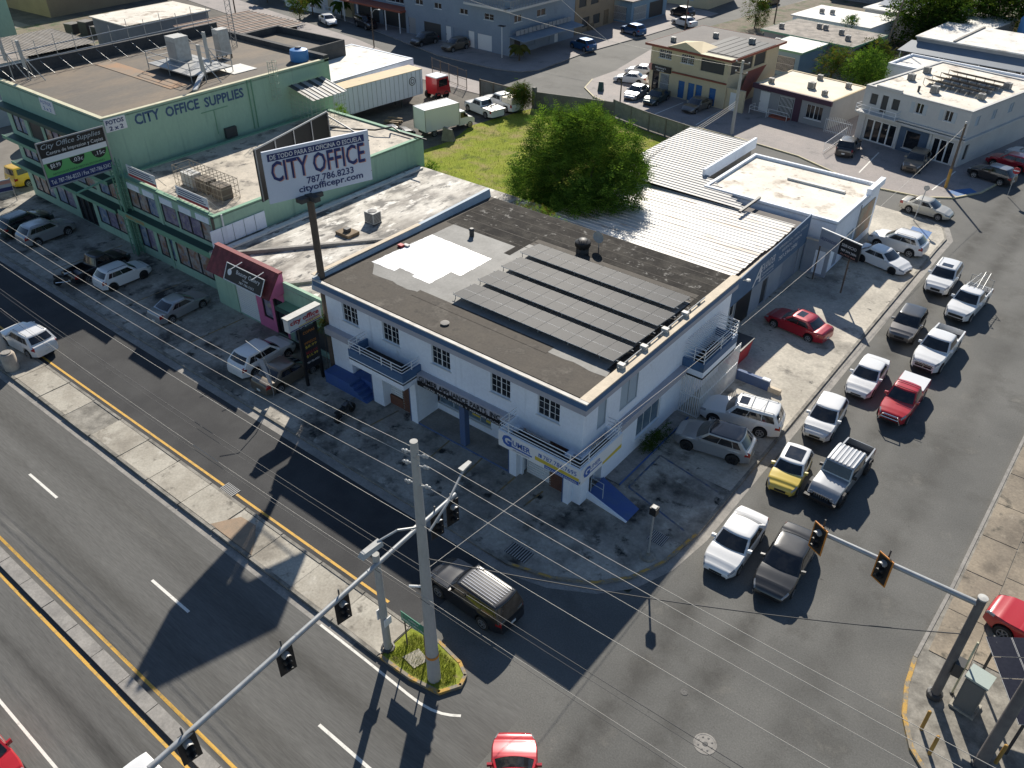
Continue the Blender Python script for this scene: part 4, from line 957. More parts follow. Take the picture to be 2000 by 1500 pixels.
def ac_unit(label, x, y, z, s=1.0, rz=0.0, group='rooftop air conditioners'):
    s = s * (.72 if group == 'roof units far' else 1)
    t = thing('air_conditioner', label, 'air conditioner', (x, y, z), rz, group); t.scale = (s, s, s)
    m = MB(); m.box(-.42, .42, -.35, .35, .08, .82); m.build('casing', 'ac', t)
    m = MB(); m.lathe([(.30, .822), (.30, .85), (.05, .86), (.001, .86)], n=14); m.build('fan_guard', 'ac_fan', t)
    m = MB()
    for k in range(7): zz_ = .16 + k * .09; m.box(-.36, .36, -.362, -.351, zz_, zz_ + .05); m.box(.421, .432, -.3, .3, zz_, zz_ + .05)
    m.build('louvre', 'ac_fan', t)
    m = MB(); m.box(-.44, -.34, -.36, .36, 0, .08); m.box(.34, .44, -.36, .36, 0, .08); m.build('foot', 'metal_dark', t)
    return t
def railing(t, pts, z0, zs, m='rail_white', r=.028, posts=None, name='railing', zpost=None):
    b = MB()
    for z in zs: b.path([(p[0], p[1], z) for p in pts], r)
    for (px, py) in (posts or pts): b.tube((px, py, z0), (px, py, max(zs)), r * 1.15)
    return b.build(name, m, t)

# ------------------------------------------------------------------ the white and blue corner building
X0, Y0 = -36.4, 27.4
t = BB = thing('corner_building', 'white two-storey corner building with blue roof band and solar panels', 'building', (X0, Y0, 0))
W_, D_ = 19.1, 16.0
lx = lambda x: x - X0
ly = lambda y: y - Y0
wins = [(lx(a), lx(b), 4.80, 6.06, 'win', 4, 3) for a, b in ((-34.95, -33.6), (-31.5, -30.15), (-27.6, -26.2), (-23.3, -21.95), (-20.15, -18.75))]
lou = [(1.3, 2.1, 4.30, 5.95, 'louvre', 1), (3.45, 5.2, 4.20, 6.05, 'louvre', 2)]
m = MB(); wallface(m, (0, 0), (1, 0), (0, -1), W_, 3.45, 7.0, wins); wallface(m, (W_, 0), (0, 1), (1, 0), D_, 3.45, 7.0, lou)
m.quad((W_, D_, 0), (0, D_, 0), (0, D_, 7.0), (W_, D_, 7.0)); m.quad((0, D_, 0), (0, 0, 0), (0, 0, 7.0), (0, D_, 7.0))
m.box(.4, W_ - .4, 2.0, D_ - .2, .2, 6.9); m.quad((0, 0, 3.45), (0, 2.2, 3.45), (W_, 2.2, 3.45), (W_, 0, 3.45))
m.build('upper_wall', 'wall_white', t)
for o in wins: fill(t, (0, 0), (1, 0), (0, -1), o)
for o in lou: fill(t, (W_, 0), (0, 1), (1, 0), o)
# ground floor: walls, piers, recesses
for q in ((0, 1.7, 0, .3, .1, 3.44), (4.0, 4.9, -.45, .5, .1, 3.44), (lx(-29.2), lx(-28.7), -.40, 1.4, .1, 3.44), (lx(-21.7), lx(-21.2), -.40, 1.4, .1, 3.44), (lx(-18.05), lx(-17.7), -.40, .6, .1, 3.44), (1.7, 4.0, 1.1, 1.3, .1, 3.44), (lx(-28.7), lx(-21.7), 1.4, 1.6, .1, .75), (lx(-28.7), lx(-21.7), 1.4, 1.6, 2.6, 3.44), (lx(-24.5), lx(-23.9), 1.4, 1.6, .75, 2.6), (lx(-21.2), lx(-21.05), -.05, .1, .1, 3.44), (lx(-17.7), lx(-17.3) + .12, -.05, .75, .1, 3.44), (.02, 1.6, .3, 2.0, .1, 3.44)):
    m = MB(); m.box(*q); m.build('ground_wall' if q[1] - q[0] > 1 else 'pier', 'wall_white', t)
wops = [(5.6, 8.2, .95, 2.55, 'win', 3, 1, 'frame_white', 'glass_teal')]
m = MB(); wallface(m, (W_, 2.5), (0, 1), (1, 0), D_ - 2.5, .1, 3.45, [(a - 2.5, b - 2.5, c, d) for a, b, c, d in [o[:4] for o in wops]]); m.build('ground_wall', 'wall_white', t)
for o in wops: fill(t, (W_, 0), (0, 1), (1, 0), o)
m = MB(); m.box(W_ - .55, W_ + .02, 2.1, 2.5, .1, 3.44); m.build('pier', 'wall_white', t)
for q in [(lx(xx) - .06, lx(xx) - .003, -.42, 1.2, .1, 3.43) for xx in (-29.2, -21.7, -18.05)] + [(3.93, 3.997, -.47, .4, .1, 3.43), (lx(-25.4), lx(-25.0), -.30, .08, .1, 3.44)]: m = MB(); m.box(*q); m.build('blue_pier', 'plinth_blue', t)
# brick panels, each brick its own piece
for (xa, xb, yy) in ((lx(-30.35), lx(-29.22), .06), (lx(-19.35), lx(-18.08), .16)):
    m = MB(); m.box(xa, xb, yy, yy + .2, .1, 3.44); bp = m.build('brick_panel', 'kerb', t)
    bm_ = MB(); bm_.box(0, .215, yy - .018, yy + .01, 0, .065); me = bm_.mesh('brick')
    for r in range(36):
        off = .11 * (r % 2)
        for q in range(int((xb - xa - .24 - off) / .23) + 1):
            o = link('brick', me, 'brick_red', bp); o.location = (xa + .012 + off + q * .23, 0, .14 + r * .09)
# shutters and doors
for (a, b, yy) in ((lx(-31.5), lx(-30.4), .12), (lx(-21.0), lx(-19.4), .22)):
    fill(t, (0, yy), (1, 0), (0, -1), (a, b, .1 if a > 8 else .75, 3.0, 'shutter', 'frame_white'))
    m = MB(); m.box(a, b, yy - .05, yy + .1, 3.0, 3.44); m.build('lintel', 'wall_white', t)
m = MB(); m.box(lx(-31.5), lx(-30.4), .08, .2, .1, .75); m.build('sill_wall', 'brick_red', t)
fill(t, (0, 1.1), (1, 0), (0, -1), (2.0, 3.6, 1.0, 3.3, 'dark'))
m = MB(); m.box(.05, 2.4, -.95, -.02, .1, .95); m.box(1.72, 3.9, 0.0, 1.1, .1, .95)
for k in range(4): m.box(2.4 + k * .36, 2.76 + k * .36, -.95, -.02, .1, .78 - k * .18)
m.build('stoop', 'blue_floor', t)
for (a, b) in ((lx(-28.6), lx(-26.4)), (lx(-26.3), lx(-24.5))): fill(t, (0, 1.4), (1, 0), (0, -1), (a, b, .75, 2.6, 'win', 2, 1, 'louvre', 'glass_teal'))
fill(t, (0, 1.4), (1, 0), (0, -1), (lx(-23.9), lx(-21.75), .75, 2.6, 'bars', 'frame_white'))
m = MB()
for (xa, za, wx, hz) in ((-28.2, 1.7, .7, .6), (-26.0, 1.0, .6, .55), (-24.95, .95, .35, .8)): m.box(lx(xa), lx(xa + wx), 1.49, 1.50, za, za + hz)
m.build('window_poster', 'yellow', t)
m = MB(); m.box(lx(-28.7), lx(-21.7), -.35, 1.4, .0, .22); m.build('shop_platform', 'gutter', t)
m = MB(); m.box(lx(-28.69), lx(-21.71), -.37, -.353, .08, .223); m.build('platform_edge', 'plinth_blue', t)
# ledge
for q in ((-.02, lx(-33.05), -.42, -.002, 3.46, 3.92), (lx(-28.45), lx(-21.55), -.42, -.002, 3.46, 3.92), (W_ + .002, W_ + .42, 2.35, 10.2, 3.2, 3.62)): m = MB(); m.box(*q); m.build('ledge', 'band_grey', t)
text(t, 'GUMER APPLIANCE PARTS, INC.', (lx(-28.3), -.44, 3.50), (1, 0, 0), (0, 0, 1), .34, 'black', width=6.1, bold=.02)
text(t, 'PIEZAS  PARA  ENSERES  Y  REFRIGERACION', (lx(-27.9), -.47, 3.20), (1, 0, 0), (0, 0, 1), .13, 'white', width=5.6)
m = MB(); m.box(lx(-28.45), lx(-21.6), -.45, -.30, 3.14, 3.42); m.build('sign_strip', 'black', t)
# balconies
def balcony(xa, xb, ya, yb, za, zb, blue=True):
    th = .12; m = MB(); m.box(xa, xb, ya, yb, za + .35, za + .45); m.build('balcony_floor', 'roof_tar_dark', t)
    zm = (za + zb) / 2
    for (c0, c1, mt) in ((za, zm, 'wall_white'), (zm + .002, zb, 'band_blue' if blue else 'wall_white')):
        m = MB(); m.box(xa, xb, ya, ya + th, c0, c1); m.box(xa, xa + th, ya + th, yb, c0, c1); m.box(xb - th, xb, ya + th, yb, c0, c1); m.build('balcony_wall', mt, t)
balcony(lx(-33.0), lx(-28.5), -1.5, -.003, 3.25, 4.30)
railing(t, [(lx(-32.95), -.1), (lx(-32.95), -1.46), (lx(-28.55), -1.46), (lx(-28.55), -.1)], 4.25, (4.42, 4.62, 4.84), posts=[(lx(q), -1.46) for q in (-32.9, -32.0, -30.2, -29.4)] + [(lx(-32.95), -.8), (lx(-28.55), -.7)])
xa, xb, ya, yb = lx(-21.5), lx(-16.35), -1.5, 2.3
m = MB(); m.box(xa, xb, ya, -.003, 3.12, 3.25); m.box(W_ + .003, xb, 0, yb, 3.12, 3.25); m.build('balcony_floor', 'roof_tar_dark', t)
m = MB(); m.box(xa, xb, ya, ya + .1, 3.05, 4.02); m.box(xb - .1, xb, ya + .1, yb, 3.05, 4.02); m.box(xa, xa + .1, ya + .1, -.003, 3.05, 4.02); m.box(W_ + .003, xb - .1, yb - .1, yb, 3.05, 4.02); m.build('balcony_wall', 'wall_white', t)
railing(t, [(xa + .05, -.1), (xa + .05, ya + .05), (xb - .05, ya + .05), (xb - .05, yb - .05), (W_ + .1, yb - .05)], 4.0, (4.18, 4.40, 4.64), posts=[(xa + .6, ya + .05), (xa + .05, -.7), (lx(-17.0), ya + .05), (xb - .05, -.7), (xb - .05, yb - .3), (W_ + .5, yb - .05)])
# sign boards on the corner balcony
m = MB(); m.box(xa, xb - .02, ya - .03, ya - .004, 3.02, 4.0); sb = m.build('sign_board', 'white', t)
text(sb, 'G', (xa + .25, ya - .035, 3.28), (1, 0, 0), (0, 0, 1), .62, 'royal', bold=.05)
text(sb, 'UMER', (xa + .95, ya - .035, 3.46), (1, 0, 0), (0, 0, 1), .33, 'royal', width=1.15, bold=.02)
m = MB(); m.box(xa + .78, xa + 2.2, ya - .040, ya - .031, 3.28, 3.37); m.build('underline', 'royal', sb)
text(sb, 'APPLIANCE PARTS', (xa + .95, ya - .035, 3.12), (1, 0, 0), (0, 0, 1), .09, 'navy', width=1.1)
m = MB(); m.box(xa + 2.62, xa + 2.82, ya - .040, ya - .031, 3.58, 3.80); m.build('icon', 'royal', sb); text(sb, 'f', (xa + 2.68, ya - .042, 3.60), (1, 0, 0), (0, 0, 1), .16, 'white')
text(sb, '787.786.7695', (xa + 2.92, ya - .035, 3.56), (1, 0, 0), (0, 0, 1), .28, 'royal', width=2.05)
m = MB(); m.quad((xa + 2.4, ya - .036, 3.28), (xb - .03, ya - .036, 3.28), (xb - .03, ya - .036, 3.47), (xa + 2.4, ya - .036, 3.52)); m.build('stripe', 'yellow', sb)
m = MB(); m.quad((xa + 3.0, ya - .036, 3.04), (xb - .03, ya - .036, 3.04), (xb - .03, ya - .036, 3.26), (xa + 3.0, ya - .036, 3.26)); m.build('stripe', 'royal', sb)
text(sb, 'PIEZAS PARA ENSERES', (xa + 3.1, ya - .042, 3.09), (1, 0, 0), (0, 0, 1), .11, 'white', width=1.9)
m = MB(); m.box(xb + .004, xb + .03, ya + .05, yb, 3.02, 4.0); sb2 = m.build('sign_board', 'white', t)
text(sb2, 'G', (xb + .035, ya + .25, 3.3), (0, 1, 0), (0, 0, 1), .55, 'royal', bold=.05)
text(sb2, 'UMER', (xb + .035, ya + .85, 3.5), (0, 1, 0), (0, 0, 1), .26, 'royal', width=.9)
m = MB(); m.quad((xb + .036, ya + .7, 3.30), (xb + .036, ya + 1.9, 3.30), (xb + .036, ya + 1.9, 3.38), (xb + .036, ya + .7, 3.38)); m.build('underline', 'royal', sb2)
m = MB(); m.quad((xb + .036, ya + 2.0, 3.06), (xb + .036, yb - .02, 3.06), (xb + .036, yb - .02, 3.32), (xb + .036, ya + 2.0, 3.22)); m.build('stripe', 'yellow', sb2)
# side balcony with cage
ya3, yb3, xo = ly(37.7), ly(42.0), W_ + 1.4
m = MB(); m.box(W_ + .003, xo, ya3, yb3, 3.10, 3.22); m.build('balcony_floor', 'roof_tar_dark', t)
for (c0, c1, mt) in ((3.1, 3.6, 'wall_white'), (3.602, 4.15, 'band_blue')):
    m = MB(); m.box(xo - .12, xo, ya3, yb3, c0, c1); m.box(W_ + .003, xo - .12, ya3, ya3 + .12, c0, c1); m.box(W_ + .003, xo - .12, yb3 - .12, yb3, c0, c1); m.build('balcony_wall', mt, t)
m = MB()
for z in (4.35, 4.6, 4.85, 5.1): m.path([(W_ + .05, ya3 + .06, z), (xo - .06, ya3 + .06, z), (xo - .06, yb3 - .06, z), (W_ + .05, yb3 - .06, z)], .026)
for q in range(22): y = lerp(ya3 + .1, yb3 - .1, q / 21); m.tube((W_ + .02, y, 5.32), (xo - .05, y, 5.12), .016, n=5)
for (px, py) in ((xo - .06, ya3 + .06), (xo - .06, (ya3 + yb3) / 2), (xo - .06, yb3 - .06), (xo - .7, ya3 + .06)): m.tube((px, py, 4.1), (px, py, 5.1), .03)
m.build('cage_railing', 'rail_white', t)
m = MB()
for q in range(26): y = lerp(ya3 + .25, yb3 + .9, q / 25); m.box(xo - .06, xo - .02, y - .02, y + .02, .12, 3.09)
for q in range(9): x = lerp(W_ + .1, xo - .15, q / 8); m.box(x - .02, x + .02, ya3 + .22, ya3 + .26, .12, 3.09)
for z in (.2, 1.6, 3.0): m.box(xo - .065, xo - .015, ya3 + .2, yb3 + .9, z - .03, z + .03); m.box(W_ + .05, xo - .1, ya3 + .215, ya3 + .265, z - .03, z + .03)
m.build('security_bars', 'rail_white', t)
m = MB(); m.box(W_ + .002, W_ + .9, 2.6, ya3, .0, .18); m.build('side_platform', 'gutter', t)
m = MB(); m.box(W_ + .902, W_ + .96, 2.6, ya3, .0, .2); m.build('platform_edge', 'blue_floor', t)
# ramp
m = MB(); rx0, rx1, ry0, ry1 = W_ + .1, W_ + 2.75, .75, 2.25
m.hexa([(rx0, ry0, .05), (rx1, ry0 - .25, .05), (rx1, ry1 - .55, .05), (rx0, ry1, .05), (rx0, ry0, .5), (rx1, ry0 - .25, .12), (rx1, ry1 - .55, .12), (rx0, ry1, .5)]); m.build('ramp', 'blue_floor', t)
m = MB(); m.hexa([(rx0, ry0 - .12, .05), (rx1, ry0 - .37, .05), (rx1, ry0 - .255, .05), (rx0, ry0 - .005, .05), (rx0, ry0 - .12, .56), (rx1, ry0 - .37, .14), (rx1, ry0 - .255, .14), (rx0, ry0 - .005, .56)]); m.build('ramp_kerb', 'wall_white', t)
railing(t, [(rx0 + .1, ry0 + .1), (rx0 + .9, ry0 + .05)], .5, (1.1, 1.5), 'louvre', .02)
# roof
def jag(pts, st=.22, j=.03, seed=4):
    rg = random.Random(seed); out = []
    for (a, b_), (c, d) in zip(pts, pts[1:] + pts[:1]):
        n = max(1, int(math.hypot(c - a, d - b_) / st))
        for k in range(n): f = k / n; out.append((a + (c - a) * f + rg.uniform(-j, j), b_ + (d - b_) * f + rg.uniform(-j, j)))
    return out
m = MB(); m.box(-.2, W_ + .02, -.02, D_, 6.985, 7.04); rf = m.build('roof', 'roof_tar', t)
m = MB(); m.box(-.45, W_ + .32, -.36, -.003, 6.35, 6.92); m.box(W_ + .003, W_ + .32, 0, D_, 6.35, 6.92); m.build('eaves_band', 'band_grey', rf)
m = MB(); m.box(-.5, W_ + .37, -.41, -.363, 6.72, 7.06); m.box(W_ + .323, W_ + .37, -.36, D_, 6.72, 7.06); m.build('blue_band', 'band_blue', rf)
m = MB(); m.box(-.5, W_ + .38, -.42, -.20, 7.062, 7.13); m.build('coping', mat('coping_white', (.72, .69, .63), .8, (.5, .46, .4), 2, fine=.1), rf)
m = MB(); m.box(W_ - .18, W_ + .38, -.198, D_, 7.062, 7.14); m.build('coping', 'coping', rf)
pl = mat('parapet_pale_blue', (.40, .47, .53), .7, (.30, .37, .44), .8, .3, .7, .08, 6)
m = MB(); m.hexa([(-.75, -.35, 6.3), (-.05, -.35, 6.3), (-.05, D_, 6.3), (-.75, D_, 6.3), (-.55, -.35, 7.18), (-.3, -.35, 7.18), (-.3, D_, 7.6), (-.55, D_, 7.6)]); m.build('parapet', pl, rf)
m = MB(); m.box(-.6, -.27, -.35, D_ * .55, 7.38, 7.42); m.build('parapet_cap', 'coping', rf)
m = MB(); m.poly([(lx(a), ly(b), 7.047) for a, b in jag([(-34.6, 29.9), (-17.6, 29.6), (-17.6, 39.0), (-35.6, 39.0), (-35.8, 31)], .5, .1)]); m.build('membrane', 'roof_grey', rf)
m = MB(); m.poly([(lx(a), ly(b), 7.052) for a, b in ((-31.0, 29.45), (-21.2, 29.45), (-21.2, 30.2), (-31.0, 30.2))]); m.build('membrane', 'roof_tar', rf)
m = MB(); m.poly([(lx(a), ly(b), 7.054) for a, b in jag([(-35.85, 30.9), (-33.9, 30.9), (-33.9, 31.4), (-32.6, 31.4), (-32.6, 31.1), (-31.1, 31.1), (-31.1, 33.0), (-30.3, 33.0), (-30.3, 35.9), (-35.6, 36.1)])]); m.build('membrane', 'roof_shiny', rf)
m = MB(); m.poly([(lx(a), ly(b), 7.050) for a, b in ((-36.2, 38.2), (-30.2, 38.2), (-30.2, 37.0), (-29.7, 37.0), (-29.7, 40), (-17.5, 40), (-17.5, 43.35), (-36.2, 43.35))]); m.build('membrane', 'roof_tar_dark', rf)
m = MB(); m.poly([(lx(a), ly(b), 7.050) for a, b in ((-17.9, 30.2), (-17.5, 30.2), (-17.5, 40), (-17.9, 40))]); m.build('membrane', 'roof_tar_dark', rf)
for k in range(5): m = MB(); y = 38.5 + k * 1.0; m.box(lx(-36), lx(-17.7), ly(y), ly(y) + .04, 7.05, 7.056); m.build('membrane_seam', 'roof_tar', rf)
# ------------------------------------------------------------------ things on the corner building's roof
pm = MB(); pm.box(.02, .98, -.48, .48, -.02, .018); PANEL = pm.mesh('panel_frame')
pm = MB(); pm.box(.012, .988, -.468, .468, .0185, .021); CELL = pm.mesh('cells')
def solar_row(x0, y0, z0, n, label, tilt, group, rows=2, rz=0, s=1.0):
    t = thing('solar_array', label, 'solar panels', (x0, y0, z0), rz, group)
    for i in range(n):
        for j in range(rows):
            o = link('panel', PANEL, 'panel_frame', t); o.location = (i * 1.0, (j + .5) * .985 * math.cos(tilt), -(j + .5) * .985 * math.sin(tilt)); o.rotation_euler = (-tilt, 0, 0)
            link('cells', CELL, 'panel_cell', o)
    m = MB(); L = rows * .985
    for yy in (.25, L - .25): m.tube((-.15, yy * math.cos(tilt), -yy * math.sin(tilt) - .05), (n + .15, yy * math.cos(tilt), -yy * math.sin(tilt) - .05), .025)
    for i in range(0, n + 1, 2):
        m.tube((i, .25 * math.cos(tilt), -.1), (i, .25 * math.cos(tilt), 7.05 - z0), .022); yy = L - .25; m.tube((i, yy * math.cos(tilt), -yy * math.sin(tilt) - .05), (i, yy * math.cos(tilt), 7.05 - z0), .022)
    m.build('rack', 'galv', t)
    return t
for k in range(4):
    solar_row(-28.75 - (.25 if k == 3 else 0), 30.55 + 2.2 * k, 7.42, 11, ['tilted row of solar panels nearest the avenue front', 'second tilted row of solar panels from the avenue front', 'third tilted row of solar panels from the avenue front', 'rearmost tilted row of solar panels beside the round vent'][k], R_(4.5), 'rows of solar panels on the corner roof')
t = thing('cable_conduit', 'pale cable conduit with junction boxes along the solar rows', 'conduit', (-17.35, 30.4, 7.04))
m = MB(); m.tube((0, 0, .22), (0, 9.2, .22), .035); m.build('pipe', 'galv', t)
for k in range(4): m = MB(); y = .3 + 2.2 * k; m.box(-.18, .18, y - .14, y + .14, .02, .34); m.build('junction_box', 'ac', t)
for k in range(8): m = MB(); y = .8 + 1.1 * k; m.box(-.07, .07, y - .08, y + .08, 0, .2); m.build('block', 'block_wall', t)
def vent(name, label, x, y, z, r, h, m_='metal_grey'):
    t = thing(name, label, 'vent', (x, y, z)); m = MB(); m.lathe([(r, 0), (r, h * .8)], n=14); m.build('pipe', m_, t)
    m = MB(); m.lathe([(r * 1.25, h * .78), (r * 1.3, h * .86), (r * .8, h), (.001, h)], n=14); m.build('cap', m_, t)
vent('roof_vent', 'short dark vent pipe on the black roof', -33.4, 37.6, 7.05, .16, .55, 'metal_dark')
vent('roof_drain', 'small round drain cap on the brown roof', -27.3, 28.3, 7.05, .2, .1, 'gutter')
t = thing('turbine_vent', 'round black turbine vent on the black roof', 'vent', (-26.4, 40.3, 7.05))
m = MB(); m.lathe([(.42, 0), (.42, .3)], n=16); m.build('collar', 'metal_dark', t)
m = MB(); m.lathe([(.40, .3), (.52, .5), (.50, .72), (.25, .9), (.001, .92)], n=16); m.build('turbine', 'black', t, smooth=40)
for k in range(12): m = MB(); a = 2 * PI * k / 12; m.tube((.44 * math.cos(a), .44 * math.sin(a), .32), (.30 * math.cos(a + .3), .30 * math.sin(a + .3), .9), .02, n=5); m.build('vane', 'metal_dark', t)
def dish(label, x, y, z, s=.4):
    t = thing('satellite_dish', label, 'dish', (x, y, z)); m = MB(); m.tube((0, 0, 0), (0, 0, .7), .03); m.build('mast', 'metal_grey', t)
    m = MB(); m.lathe([(.001, .0), (s * .5, s * .06), (s, s * .22)], (0, 0, 0), 'y', 16); m.v = [(p[0], -p[1] * .9 - .05, p[2] + .8) for p in m.v]; m.build('reflector', 'ac', t, smooth=40)
dish('small white satellite dish beside the black turbine vent', -25.9, 41.4, 7.05)
t = thing('roof_debris', 'red and white scrap lying on the glossy roof patch', 'debris', (-36.0, 33.6, 7.06))
m = MB(); m.box(-.1, .25, -.2, .1, 0, .14); m.build('red_can', 'red', t); m = MB(); m.box(.1, .5, .1, .35, 0, .1); m.build('white_tray', 'ac', t)
t = thing('flood_lamp', 'white flood lamp on the workshop parapet', 'lamp', (-18.6, 48.2, 4.3)); m = MB(); m.tube((0, 0, 0), (.3, 0, .15), .03); m.build('bracket', 'metal_grey', t); m = MB(); m.lathe([(.001, .12), (.14, .1), (.16, 0)], (.36, 0, .1), 'z', 12); m.build('lamp_head', 'ac', t)

# ------------------------------------------------------------------ tin roofs
def ribsheet(L, wd, ribs, h=.035):
    """one corrugated sheet, ribs along x"""
    m = MB(); prof = []
    n = ribs
    for k in range(n):
        a = wd * k / n; s = wd / n
        prof += [(a, 0), (a + s * .66, 0), (a + s * .72, h), (a + s * .92, h)]
    prof.append((wd, 0))
    m.grid([[(0, y, z) for y, z in prof], [(L, y, z) for y, z in prof]][::-1]); return m
AL = bld('workshop', 'long single-storey workshop with white ribbed tin roof and blue painted front', -35.0, 43.6, 16.1, 16.6, 3.95, wall='alex_grey', roof='roof_dark',
         Rr=[(5.4, 7.0, .12, 2.3, 'glassdoor', 2, 'frame_white'), (3.6, 4.8, .3, 2.6, 'win', 2, 2), (9.2, 10.2, .12, 2.2, 'door', 'metal_dark'), (12.6, 15.6, .12, 2.45, 'shutter', 'alex_grey')])
AL.location = (-35.0, 43.6, 0)
W_A = 16.1
m = MB(); m.hexa([(W_A + .004, 3.4, 2.5), (W_A + .08, 3.4, 2.5), (W_A + .08, 16.6, 2.5), (W_A + .004, 16.6, 2.5), (W_A + .004, 3.4, 4.25), (W_A + .08, 3.4, 4.25), (W_A + .08, 16.6, 4.85), (W_A + .004, 16.6, 4.85)]); sg = m.build('sign_band', 'alex_blue', AL)
m = MB(); m.box(W_A + .006, W_A + .05, 4.9, 7.2, .2, 2.5); m.build('black_panel', 'black', AL)
e = W_A + .085
text(sg, 'A', (e, 7.0, 2.62), (0, 1, 0), (0, 0, 1), 1.35, 'white', shear=.3, bold=.01); text(sg, 'LEXANDER', (e, 7.95, 3.35), (0, 1, 0), (0, 0, 1), .62, 'white', width=2.5, shear=.2)
text(sg, 'Air Conditioning', (e, 7.8, 2.98), (0, 1, 0), (0, 0, 1), .24, 'white', width=2.6); text(sg, 'Refrigeracion Automotriz', (e, 7.9, 2.68), (0, 1, 0), (0, 0, 1), .15, 'white', width=2.6)
text(sg, 'REFRIGERACION | VENTA | SERVICIO', (e, 10.9, 4.05), (0, 1, 0), (0, 0, 1), .22, 'white', width=5.2); text(sg, 'RESIDENCIAL | COMERCIAL', (e, 11.6, 3.6), (0, 1, 0), (0, 0, 1), .24, 'white', width=3.6); text(sg, '787-594-2886', (e, 11.2, 3.0), (0, 1, 0), (0, 0, 1), .36, 'white', width=3.4)
m = MB(); m.box(W_A - .25, W_A, 0, 16.6, 3.96, 4.22); m.build('parapet', 'coping', AL)
sh = ribsheet(15.7, .50, 1, .032).mesh('roof_sheet')
for k in range(31):
    o = link('roof_sheet', sh, 'tin_white', AL); o.location = (-.1 + random.uniform(-.12, .05), .10 + k * .495, 4.06 + random.uniform(0, .012)); o.rotation_euler = (random.uniform(-.006, .006), R_(-.35), 0)
t = SHED = thing('tin_shed', 'lean-to shed with grey ribbed tin roof behind the workshop', 'shed', (-36.0, 59.0, 0))
m = MB(); m.box(.4, 6.3, .5, 14.0, 0, 4.15); m.build('wall', 'block_wall', t)
m = MB(); m.box(6.4, 6.62, 4.0, 14.1, 4.0, 4.95); m.build('parapet', 'wall_white', t)
for k in range(29):
    y = -.2 + k * .495; L = 6.6 if y > 4.2 else 12.4 - y * 1.35
    o = ribsheet(L, .5, 1, .045).build('roof_sheet', 'tin_grey', t); o.location = (-.3, y, 4.45 + random.uniform(0, .01)); o.rotation_euler = (random.uniform(-.006, .006), R_(.6), 0)
m = MB(); m.box(12.3, 12.5, -1.2, 2.4, 4.45, 4.6); m.build('beam', 'metal_dark', t)
WB = bld('flat_roof_shop', 'white flat-roofed shop with stained roof and orange mural panel', -28.3, 60.9, 11.3, 9.6, 4.2, wall='wall_white', roof='roof_white', par=.28, parm='wall_white', cap=None,
         Rr=[(1.0, 2.2, .12, 2.3, 'door', 'alex_grey'), (3.2, 4.8, .9, 2.3, 'louvre', 2)])
m = MB(); m.box(11.304, 11.36, 5.6, 8.8, .9, 3.6); m.build('mural', mat('mural_orange', (.50, .27, .16), .8, (.40, .36, .26), .9, .35, .65, .12, 5), WB)
m = MB(); m.box(11.1, 11.5, 6.5, 9.8, 4.48, 5.0); m.build('raised_parapet', 'wall_white', WB)
m = MB(); m.box(4.6, 9.5, 6.1, 6.45, 4.26, 4.42); m.build('roof_upstand', 'roof_white2', WB)
m = MB(); m.box(11.5, 12.6, 3.2, 5.2, .1, 1.0); m.build('steps', 'block_wall', WB)
m = MB(); m.path([(11.45, 4.9, .2), (11.45, 4.9, 4.2)], .05); m.build('pipe', 'metal_grey', WB)
t = thing('yard_wall', 'blue-grey painted block wall closing the workshop forecourt', 'wall', (-18.8, 60.1, 0)); m = MB(); m.box(0, 2.0, 0, .2, 0, 2.9); m.build('wall', 'alex_grey', t); m = MB(); m.box(-.02, 2.02, -.02, .22, 2.9, 2.96); m.build('coping', 'coping', t); m = MB(); m.box(.9, 1.7, -.02, -.003, .3, 2.2); m.build('panel', 'wall_white', t)
# hanging sign of the workshop
t = thing('post_sign', 'black and grey workshop sign on two slim rusty posts', 'sign', (-17.55, 59.4, 0))
dx, dy = 3.4, -1.0; Ls = math.hypot(dx, dy); uu = (dx / Ls, dy / Ls); nn = (uu[1], -uu[0])
for k, q in ((0, 0.12), (1, 2.75)): m = MB(); m.tube((uu[0] * q, uu[1] * q, .1), (uu[0] * q, uu[1] * q, 4.3), .06); m.build('post', 'pole_brown', t)
m = MB(); m.fbox((0, 0, 0), uu, nn, 0, 1.75, 3.0, 4.35, .07, .13); m.build('panel', 'alex_grey', t); m = MB(); m.fbox((0, 0, 0), uu, nn, 1.752, 3.5, 3.0, 4.35, .07, .13); m.build('panel', 'black', t)
m = MB(); m.fbox((0, 0, 0), uu, nn, -.02, 3.52, 4.352, 4.42, .04, .15); m.build('top_trim', 'frame_white', t)
pp = lambda a, z: (uu[0] * a + nn[0] * .135, uu[1] * a + nn[1] * .135, z)
text(t, 'ALEXANDER', pp(.12, 3.55), (uu[0], uu[1], 0), (0, 0, 1), .24, 'navy', width=1.4, shear=.2); text(t, 'SERVICIO', pp(1.95, 3.75), (uu[0], uu[1], 0), (0, 0, 1), .22, 'white', width=1.25); text(t, '787.594.2886', pp(1.95, 3.38), (uu[0], uu[1], 0), (0, 0, 1), .17, 'white', width=1.35); text(t, 'AUTO AIR', pp(1.95, 3.1), (uu[0], uu[1], 0), (0, 0, 1), .12, 'salmon', width=1.35)
